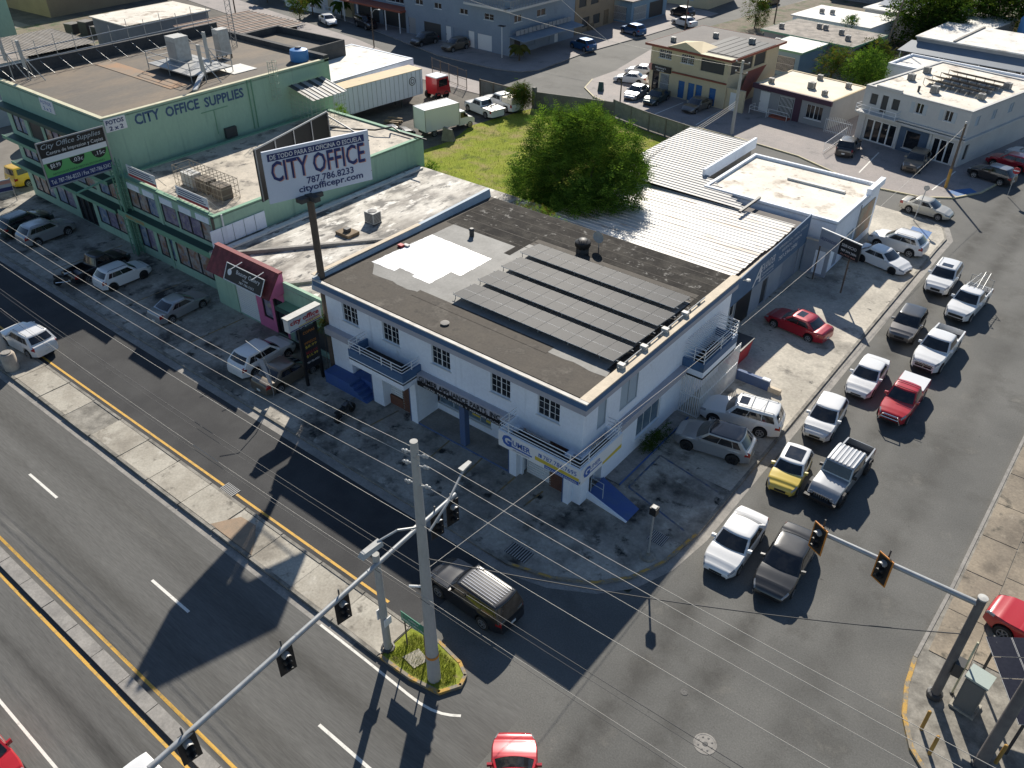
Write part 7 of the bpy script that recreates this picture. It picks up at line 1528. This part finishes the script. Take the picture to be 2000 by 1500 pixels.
m = MB(); m.tube((-.12, 4.9, 5.6), (.62, -10.6, 5.45), .10, .11, n=12); m.build('mast_arm', 'galv', SW, smooth=40)
for (yy, off) in ((4.55, .0), (3.55, .0), (-2.1, .22), (-5.0, .36), (-9.25, .58)): traffic_head(SW, off - .1, yy, 4.85, -8, 'black')
SE = thing('signal_pole', 'steel signal pole on the corner pavement with a two-head mast arm', 'traffic signal', (1.0, 27.3, .12))
m = MB(); m.tube((0, 0, 0), (0, 0, 6.2), .20, .17, n=14); m.build('shaft', 'metal_dark' if 0 else mat('pole_dark_steel', (.16, .15, .14), .6, (.11, .10, .10), 2, fine=.12), SE, smooth=40)
m = MB(); m.lathe([(.32, 0), (.32, .25), (.22, .3)], n=10); m.build('base', 'metal_dark', SE); m = MB(); m.lathe([(.19, 6.19), (.19, 6.25), (.001, 6.27)], n=14); m.build('cap', 'ac', SE)
m = MB(); m.tube((-.1, 0, 5.85), (-6.3, -.25, 5.95), .13, .10, n=12); m.build('mast_arm', 'galv', SE, smooth=40)
for xx in (-3.45, -6.1): traffic_head(SE, xx, -.35, 5.75, -115, 'black', 'orange', 1.0)
m = MB(); m.box(.16, .5, -.25, .25, 1.9, 2.6); m.build('control_box', 'metal_dark', SE)
t = thing('signal_cabinet', 'grey-green signal control cabinet beside the steel pole', 'cabinet', (2.15, 27.6, .12), R_(-8)); m = MB(); m.box(-.4, .4, -.35, .35, 0, 1.95); m.build('case', mat('cabinet_dark', (.15, .155, .15), .6, fine=.08), t); m = MB(); m.box(-.46, .46, -.41, .41, 1.952, 2.05); m.build('top', mat('cabinet_top', (.36, .42, .38), .6, fine=.05), t); m = MB(); m.box(-.34, .34, -.37, -.352, .15, 1.85); m.build('door', MATS['cabinet_dark'], t); m = MB(); m.box(-.5, .5, -.45, .45, -.02, .12); m.build('plinth', 'concrete', t)
t = thing('marker_post', 'thin pale post standing behind the steel signal pole', 'post', (1.55, 27.9, .12)); m = MB(); m.tube((0, 0, 0), (0, 0, 3.4), .045); m.build('tube', 'cap_pale', t); m = MB(); m.lathe([(.09, 0), (.09, .06), (.05, .08)], n=8); m.build('base', 'metal_dark', t)
for i, (x, y) in enumerate(((1.06, 25.4), (1.64, 24.5), (3.79, 25.75))):
    t = thing('bollard', ['yellow bollard next to the cabinet side of the corner kerb', 'yellow bollard at the bend of the corner kerb', 'yellow bollard under the leaning dark pole'][i], 'bollard', (x, y, .12), 0, 'yellow bollards on the corner pavement'); m = MB(); m.tube((0, 0, 0), (0, 0, 1.2), .075, n=12); m.build('post', mat('bollard_yellow', (.46, .27, .06), .7, (.36, .2, .05), 3, fine=.15), t, smooth=40); m = MB(); m.lathe([(.075, 1.2), (.05, 1.25), (.001, 1.26)], n=12); m.build('cap', MATS['bollard_yellow'], t)
t = thing('utility_pole', 'thick dark weathered pole rising past the corner solar canopy', 'utility pole', (3.3, 25.2, .12)); m = MB(); m.tube((0, 0, 0), (.12, .9, 12.5), .24, .16, n=14); m.build('shaft', MATS['pole_dark_steel'], t, smooth=40); m = MB(); m.lathe([(.3, 0), (.3, .1), (.25, .12)], n=12); m.build('base', 'metal_dark', t)
t = thing('solar_canopy', 'dark solar canopy sloping beside the red pickup', 'solar canopy', (1.75, 29.5, 0), R_(-60)); tl_ = R_(8)
for i in range(4):
    for j in range(4):
        o = link('panel', PANEL, 'panel_frame', t); o.location = (i * 1.02, .5 + j * .98, 2.5 + .14 * j); o.rotation_euler = (tl_, 0, 0); link('cells', CELL, 'panel_dark', o)
for (x, y) in ((.3, .4), (3.8, .4), (.3, 3.6), (3.8, 3.6)): m = MB(); m.tube((x, y, .1), (x, y, 2.45 + y * .13), .06); m.build('leg', 'metal_dark', t)
m = MB(); m.tube((-.1, .4, 2.42), (4.2, .4, 2.42), .05); m.tube((-.1, 3.6, 2.85), (4.2, 3.6, 2.85), .05); m.build('beam', 'metal_dark', t)
t = thing('lamp_post', 'small lamp post with a black box head on the rounded corner', 'lamp post', (-12.45, 26.5, .1)); m = MB(); m.tube((0, 0, 0), (0, 0, 3.0), .05, n=10); m.build('post', 'galv', t); m = MB(); m.box(-.17, .17, -.17, .17, 2.95, 3.38); m.build('head', 'black', t); m = MB(); m.box(-.12, .12, -.12, .12, 3.382, 3.42); m.build('top_glass', 'ac', t); m = MB(); m.lathe([(.42, 0), (.36, .12), (.12, .16), (.05, .3)], n=12); m.build('footing', 'kerb', t)
t = thing('street_sign', 'green street name sign on two posts in the grassy nose', 'sign', (-17.5, 15.25, .15))
for xx in (-.55, .6): m = MB(); m.tube((xx, 0, 0), (xx, 0, 2.15), .035); m.build('post', 'pole_wood', t)
m = MB(); m.box(-.72, .78, -.03, 0, 1.62, 2.2); sg = m.build('sign_plate', 'road_green', t); text(sg, 'AVENIDA', (-.25, -.035, 1.98), (1, 0, 0), (0, 0, 1), .10, 'white', width=.6); text(sg, 'BARRIO SAN JUAN', (-.62, -.035, 1.74), (1, 0, 0), (0, 0, 1), .13, 'white', width=1.3)
t = thing('concrete_drum', 'pale concrete drum standing on the median by the pole', 'drum', (-53.3, 14.5, .15)); m = MB(); m.lathe([(.4, 0), (.45, .05), (.45, 1.15), (.40, 1.25), (.2, 1.28), (.001, 1.28)], n=18); m.build('body', mat('drum_pale', (.52, .45, .36), .8, (.36, .3, .25), 2, fine=.15), t, smooth=40); m = MB(); m.lathe([(.3, 1.285), (.3, 1.33), (.001, 1.34)], n=14); m.build('lid', 'gutter', t)
t = thing('utility_pole', 'grey utility pole behind the concrete drum on the median', 'utility pole', (-55.2, 14.85, .1)); m = MB(); m.tube((0, 0, 0), (0, 0, 13), .36, .2, n=16); m.build('shaft', 'pole_conc', t, smooth=40); m = MB(); m.tube((-.5, 0, 12.7), (.5, 0, 12.7), .05); m.build('cross_arm', 'metal_grey', t)
def pole(name, label, x, y, h, r, m_, arms=(), lamp=None, lean=(0, 0)):
    t = thing(name, label, 'lamp post' if lamp else 'utility pole', (x, y, 0)); m = MB(); m.tube((0, 0, 0), (lean[0], lean[1], h), r, r * .7, n=10); m.build('shaft', m_, t, smooth=40)
    for (z, L) in arms:
        m = MB(); m.box(-L, L, -.06, .06, z - .07, z + .07); m.build('cross_arm', 'pole_wood', t)
        for s_ in (-.9, 0, .9): m = MB(); ball(m, (L * s_, 0, z + .16), .1); m.build('insulator', 'ac', t)
    if lamp:
        m = MB(); m.path([(0, 0, h - .3), (lamp[0] * .5, lamp[1] * .5, h + .35), (lamp[0], lamp[1], h + .4)], .035); m.build('lamp_arm', 'galv', t); m = MB(); m.box(lamp[0] - .12, lamp[0] + .3, lamp[1] - .1, lamp[1] + .1, h + .33, h + .45); m.build('lamp_head', 'ac', t)
    return t
pole('utility_pole', 'concrete utility pole with wooden crossarms before the grey shop', -37.6, 86.0, 7.9, .2, 'pole_conc', ((7.6, .8), (6.6, .7)))
tp = pole('utility_pole', 'brown pole with a yellow painted foot before the white office', -14.7, 85.0, 6.3, .13, 'pole_brown', lamp=None); m = MB(); m.lathe([(.145, .1), (.142, 2.0)], n=10); m.build('yellow_foot', 'bollard_yellow' if 'bollard_yellow' in M else MATS['bollard_yellow'], tp); m = MB(); ball(m, (0, 0, 6.35), .14); m.build('globe', 'ac', tp)
pole('lamp_post', 'slim dark post behind the mossy sheet fence', -51.2, 84.3, 4.2, .09, 'pole_brown'); tp = pole('lamp_post', 'white lamp post with a solar panel by the small palm', -77.4, 94.6, 4.3, .07, 'frame_white'); m = MB(); m.box(-.5, .5, -.35, .35, 4.3, 4.36); m.build('solar_top', 'panel_cell', tp)
pole('lamp_post', 'brown lamp post with a curved arm by the shaded road', -95.6, 87.2, 5.0, .09, 'pole_brown', lamp=(1.4, .2)); pole('utility_pole', 'leaning wooden pole among the garden trees', -34.5, 124, 11, .13, 'pole_wood', ((10.4, .7),), lean=(1.2, 1.0)); pole('utility_pole', 'dark pole on the far crossing street', -56.5, 139, 7, .12, 'pole_brown'); pole('utility_pole', 'dark pole past the cream shop roof', -61.5, 118, 7.5, .12, 'pole_brown'); pole('utility_pole', 'dark pole near the peeling white roof', -127, 86, 7, .12, 'pole_brown')
t = thing('stop_sign', 'small red and white round sign by the black wagon', 'sign', (-9.6, 86.8, .1)); m = MB(); m.tube((0, 0, 0), (0, 0, 2.6), .035); m.build('post', 'galv', t); m = MB(); m.lathe([(.001, -.04), (.33, -.04), (.33, -.01)], (0, 0, 2.4), 'y', 8); m.build('plate', 'red', t); m = MB(); m.box(-.25, .25, -.05, -.042, 2.35, 2.45); m.build('bar', 'white', t)
t = thing('lamp_post', 'thin leaning post beside the beige sedan', 'post', (-14.7, 75.4, .1)); m = MB(); m.tube((0, 0, 0), (.2, .3, 3.0), .04); m.build('shaft', 'galv', t); m = MB(); m.lathe([(.001, -.03), (.25, -.03), (.25, 0)], (.2, .3, 3.0), 'y', 12); m.build('plate', 'metal_grey', t)
# wires
def wire(label, a, b_, sag, r, m_, n=16, group='overhead wires along the avenue'):
    a, b_ = Vector(a), Vector(b_); t = tag(MB().path([tuple(a.lerp(b_, k / n) - Vector((0, 0, 4 * sag * (k / n) * (1 - k / n)))) for k in range(n + 1)], r, n=5).build('overhead_wire', m_), label, 'wire', group); return t
LW = ['upper bare wire of the bright pair on the utility pole', 'lower bare wire of the bright pair on the utility pole', 'single bare wire below the bright pair', 'bare wire below the street lamp arms', 'thick black cable at mid pole', 'thin cable just under the black cable', 'lowest grey cable on the bracket', 'twisted cable beside the lowest one']
for i, (z, dy, sag, r, mm) in enumerate(((12.85, .12, .75, .010, 'wire'), (12.65, -.12, .85, .010, 'wire'), (11.35, .1, .7, .009, 'wire'), (9.5, -.1, .5, .010, 'wire'), (6.7, .2, .45, .014, 'wire_dark'), (6.35, .2, .5, .009, 'wire_dark'), (5.85, -.35, .5, .008, 'wire'), (5.6, -.35, .55, .010, 'wire_dark'))):
    wire(LW[i] + ', avenue span', (-55.2, 14.85 + dy, z), (-15.95, 14.75 + dy, z), sag, r, mm); wire(LW[i] + ', intersection span', (-15.95, 14.75 + dy, z), (26, 16.5 + dy, z), sag, r, mm)
wire('service wire rising from the utility pole past the corner balcony', (-15.95, 14.9, 6.9), (-14.7, 85.0, 6.0), 1.3, .012, 'wire', 24, 'service wires'); wire('black twisted cable across the intersection to the steel signal pole', (-15.95, 14.75, 7.6), (1.0, 27.3, 4.2), .5, .025, 'wire_dark', 16, 'service wires')
for i in range(3): wire(['upper', 'middle', 'lower'][i] + ' pale cable from the crossarm pole over the tin shed', (-37.6, 86.0, 3.7 - .25 * i), (-34.5, 58, 5.2 - .15 * i), .3, .025, 'wire', 10, 'cables over the shed')
wire('cable from the crossarm pole along the back street', (-37.6, 86.0, 7.2), (-82, 90, 8.5), .8, .02, 'wire', 14, 'service wires'); wire('thin cable above the apartment block side', (-96, 110, 16), (-62, 98, 4.0), .6, .02, 'wire', 12, 'service wires')

# ------------------------------------------------------------------ vegetation
def leafy(name, label, cat, x, y, z, rx_, ry_, rz_, n, mats, leaf=.32, sprig=7, trunk=None, group=None, fern=True, seed=1, lobes=9, shell=.35, drop=0.0, core=.72, lr=(.36, .55), reach=(.62, .62)):
    rg = random.Random(seed); t = thing(name, label, cat, (x, y, 0), 0, group)
    L = [(0, 0, 0, core)] + [(lambda a, e, q: (q * math.cos(a) * math.cos(e), q * math.sin(a) * math.cos(e), q * math.sin(e), rg.uniform(*lr)))(rg.uniform(0, 2 * PI), math.asin(rg.uniform(-.75, 1.0)), rg.uniform(*reach)) for _ in range(lobes)]
    mb = [MB() for _ in mats]
    for _ in range(n):
        lb = L[rg.randrange(len(L)) if rg.random() > .12 else 0]; d = Vector((rg.gauss(0, 1), rg.gauss(0, 1), rg.gauss(0, 1))); d.normalize(); r = lb[3] * (1 - shell * rg.random() ** 1.6) * rg.uniform(.92, 1.10)
        p = Vector(((lb[0] + d.x * r) * rx_, (lb[1] + d.y * r) * ry_, (lb[2] + d.z * r) * rz_ + z))
        if p.z < .1: continue
        w_ = Vector((d.x + rg.gauss(0, .5), d.y + rg.gauss(0, .5), d.z * .6 + rg.gauss(.15, .45) - drop)).normalized(); s_ = w_.cross(Vector((rg.gauss(0, .3), rg.gauss(0, .3), 1))).normalized(); up = s_.cross(w_)
        m = mb[min(len(mats) - 1, int(rg.random() ** 1.1 * len(mats)))]
        Ls = leaf * rg.uniform(2.0, 3.6)
        for k in range(sprig):
            f = (k + .5) / sprig; c = p + w_ * (Ls * f) - Vector((0, 0, .22 * Ls * f * f)); q = leaf * (1.1 - .6 * f) * rg.uniform(.7, 1.2); sd_ = 1 if k % 2 else -1
            if fern: e1 = (s_ * sd_ + w_ * .45).normalized() * q; e2 = (w_ - s_ * sd_ * .2).normalized() * q * .30 + up * rg.uniform(-.12, .12) * q
            else: e1 = (s_ * sd_ + w_ * .6 + up * rg.uniform(-.5, .5)).normalized() * q; e2 = e1.cross(up).normalized() * q * .55
            m.quad(c, c + e1 * .5 - e2 * .5, c + e1, c + e1 * .5 + e2 * .5)
    for k, m in enumerate(mb):
        if m.f: m.build('crown', mats[k], t)
    h = trunk if trunk else z
    m = MB(); m.tube((0, 0, 0), (.1, 0, h), .06 * rx_, .035 * rx_, n=8)
    for k in range(5): a = 2 * PI * k / 5 + seed; m.tube((.1, 0, h * .8), (rx_ * .5 * math.cos(a), ry_ * .5 * math.sin(a), z + rz_ * .25), .028 * rx_, .01 * rx_, n=6)
    m.build('trunk', 'bark', t)
    return t
leafy('tree', 'big bushy feathery-leaved tree growing over the workshop roof edge', 'tree', -36.3, 54.8, 4.8, 6.5, 6.5, 6.6, 19000, ['leaf', 'leaf', 'leaf2', 'leaf3'], .31, 8, 3.5, seed=3, lobes=46, shell=.45, core=.5, lr=(.17, .30), reach=(.55, .82))
TG = 'garden trees beyond the office'
leafy('tree', 'round bright green tree between the grey shop and the office', 'tree', -31.8, 109.5, 2.6, 2.6, 2.6, 2.6, 1300, ['leaf2', 'leaf'], .3, 6, 1.6, TG, False, 5, lobes=10); leafy('tree', 'sparse brownish tree beside the bright green garden tree', 'tree', -36.6, 111.5, 2.6, 3.0, 3.0, 2.5, 1000, ['leaf_dry', 'leaf2'], .26, 6, 1.6, TG, False, 6, shell=.7)
leafy('tree', 'pale leafy bush at the leaning garden pole', 'tree', -35.2, 121.5, 1.8, 2.8, 2.8, 2.0, 1000, ['leaf2', 'leaf_dry'], .34, 6, 1.2, TG, False, 8); leafy('tree', 'low dark shrub thicket by the office rear wall', 'shrub', -32.0, 117.5, 1.3, 2.6, 3.4, 1.6, 900, ['leaf2', 'leaf3'], .3, 6, 1.0, TG, False, 9)
for i, (x, y, s_, lb) in enumerate(((-33.5, 139, 5.2, 'tall dark tree at the awning building corner'), (-26, 149, 6.0, 'massive dark tree behind the awning building'), (-15, 152, 5.6, 'dark spreading tree over the blue tank'), (-38, 158, 5.5, 'dark tree behind the panel house'), (-5, 158, 6, 'dark tree farthest along the side street'), (-18, 166, 6.5, 'broad dark tree behind the far cream house'))): leafy('tree', lb, 'tree', x, y, s_ * .9, s_, s_, s_ * .9, 3000, ['leaf3', 'leaf3', 'leaf2'], .5, 6, s_ * .6, TG, False, 20 + i)
leafy('tree', 'small yellow-green tree on the far crossing street', 'tree', -57.6, 134.0, 2.9, 1.9, 1.9, 2.7, 700, ['leaf2', 'leaf_dry'], .3, 6, 1.5, TG, False, 31); leafy('tree', 'tiny shrub on the white house roof edge', 'shrub', -41.5, 130.4, 3.6, 1.0, 1.0, 1.1, 200, ['leaf2'], .25, 6, 3.0, TG, False, 33)
leafy('tree', 'small round tree on the pavement by the white sedan', 'tree', -117.5, 91.5, 2.4, 1.7, 1.7, 1.4, 400, ['leaf2', 'leaf_dry'], .3, 6, 1.8, TG, False, 35); leafy('vine', 'tangled vines hanging on the broken yard wall', 'vine', -60.6, 77.2, 1.7, 1.7, 1.3, 1.9, 1300, ['leaf_dry', 'leaf2', 'leaf3'], .2, 6, 1.0, None, False, 36, drop=.8, shell=.7)
leafy('shrub', 'green shrub growing at the trailer end', 'shrub', -70.2, 58.2, 2.6, .8, .8, 1.3, 260, ['leaf'], .2, 6, 1.5, None, False, 37); leafy('shrub', 'weeds hanging from the low strip roof corner', 'shrub', -49.6, 50.9, 3.6, .7, .6, .8, 200, ['leaf2', 'leaf'], .16, 6, 3, None, False, 38)
leafy('shrub', 'dark weeds against the side wall under the shop window', 'shrub', -16.6, 34.2, .5, .5, 1.4, .6, 300, ['leaf3'], .12, 6, .4, None, False, 39); leafy('shrub', 'dry weeds in the gap between the shop sign and the white building', 'shrub', -36.9, 27.2, 4.0, .35, .5, .7, 220, ['leaf_dry', 'leaf3'], .10, 6, 3.5, None, False, 40)
leafy('shrub', 'reddish climbing shrub at the railing behind the tower', 'shrub', -101, 50.5, 2.6, 2.2, 2.6, 2.2, 600, ['leaf2', 'leaf_dry'], .3, 6, 1.5, None, False, 41)
leafy('shrub', 'overgrown weeds along the rear edge of the black roof', 'shrub', -33.0, 44.2, 6.6, 2.8, .5, .55, 420, ['leaf', 'leaf_dry'], .12, 6, 6.3, None, False, 42)
def palm(label, x, y, h, s_, seed):
    rg = random.Random(seed); t = thing('palm_tree', label, 'palm', (x, y, .1), 0, 'small palms by the back street'); m = MB(); m.tube((0, 0, 0), (.05, 0, h), .11, .08, n=8); m.build('trunk', 'bark', t); m = MB()
    for k in range(14):
        a = 2 * PI * k / 14 + rg.uniform(-.2, .2); e = rg.uniform(.1, .9); P = []
        for j in range(7):
            f = j / 6; r = s_ * f; P.append(Vector((math.cos(a) * r, math.sin(a) * r, h + math.sin(e) * r * .9 - 1.0 * s_ * f * f * .75)))
        for j in range(6):
            d = (P[j + 1] - P[j]).normalized(); sd_ = d.cross(Vector((0, 0, 1))).normalized()
            for q in (-1, 1): w2 = s_ * .26 * (1 - abs(j - 2.5) / 5); m.quad(P[j], P[j + 1], P[j + 1] + sd_ * q * w2 - Vector((0, 0, .18 * s_)) + d * .1, P[j] + sd_ * q * w2 - Vector((0, 0, .16 * s_)))
    m.build('crown', 'leaf3' if seed != 1 else 'leaf_dry', t)
palm('small dry palm at the apartment block corner', -74.6, 95.0, 1.9, 1.5, 1); palm('palm behind the parked white sedan', -119, 95.5, 2.6, 1.9, 2); palm('palm beside the white garage doors', -113.5, 97.0, 2.4, 1.7, 3); palm('palm by the pale house garden wall', -133, 97, 3.0, 2.0, 4)
t = thing('garden_wall', 'white garden wall with rails along the back street', 'wall', (-128, 97.2, .1)); m = MB(); m.box(0, 12, -.12, .12, 0, .7); m.build('wall', 'wall_white', t)
for k in range(7): m = MB(); m.box(k * 2 - .12, k * 2 + .12, -.16, .16, .7, 1.5); m.build('pier', 'wall_white', t)
m = MB(); m.box(0, 12, -.04, .04, 1.2, 1.3); m.build('rail', 'wall_white', t)
# grass
def grass(name, pts, n, h, z, m_, seed):
    rg = random.Random(seed); m = MB(); xs = [p[0] for p in pts]; ys = [p[1] for p in pts]
    def inside(x, y):
        c = False
        for (a, b_), (d, e) in zip(pts, pts[1:] + pts[:1]):
            if (b_ > y) != (e > y) and x < (d - a) * (y - b_) / (e - b_) + a: c = not c
        return c
    k = 0
    while k < n:
        x, y = rg.uniform(min(xs), max(xs)), rg.uniform(min(ys), max(ys))
        if not inside(x, y): continue
        k += 1; a = rg.uniform(0, 2 * PI); hh = h * rg.uniform(.5, 1.3); w_ = h * .16; l = rg.uniform(-.5, .5) * h; l2 = rg.uniform(-.5, .5) * h
        m.quad((x, y, z), (x + w_ * math.cos(a), y + w_ * math.sin(a), z), (x + l + w_ * .3, y + l2, z + hh), (x + l, y + l2, z + hh))
    return tag(m.build(name, m_), 'short green grass on the median nose' if h < .15 else 'patchy sunlit lawn grass in the back yard', 'grass', kind='stuff')
grass('grass', [(-18.3, 14.3), (-16.8, 14.3), (-15.5, 14.5), (-15.1, 15.2), (-15.7, 15.85), (-17.2, 16.05), (-18.3, 15.9)], 5000, .10, .15, 'grass', 1)
grass('grass', lawn_pts, 15000, .16, .08, 'grass', 2)
rgl = random.Random(5)
for i, (x, y) in enumerate(((-21.5, 25.0), (-19.3, 25.2), (-13.6, 21.0), (-8.9, 23.4), (-6.1, 21.6), (-9.3, 34.4), (-4.4, 26.2))):
    pass
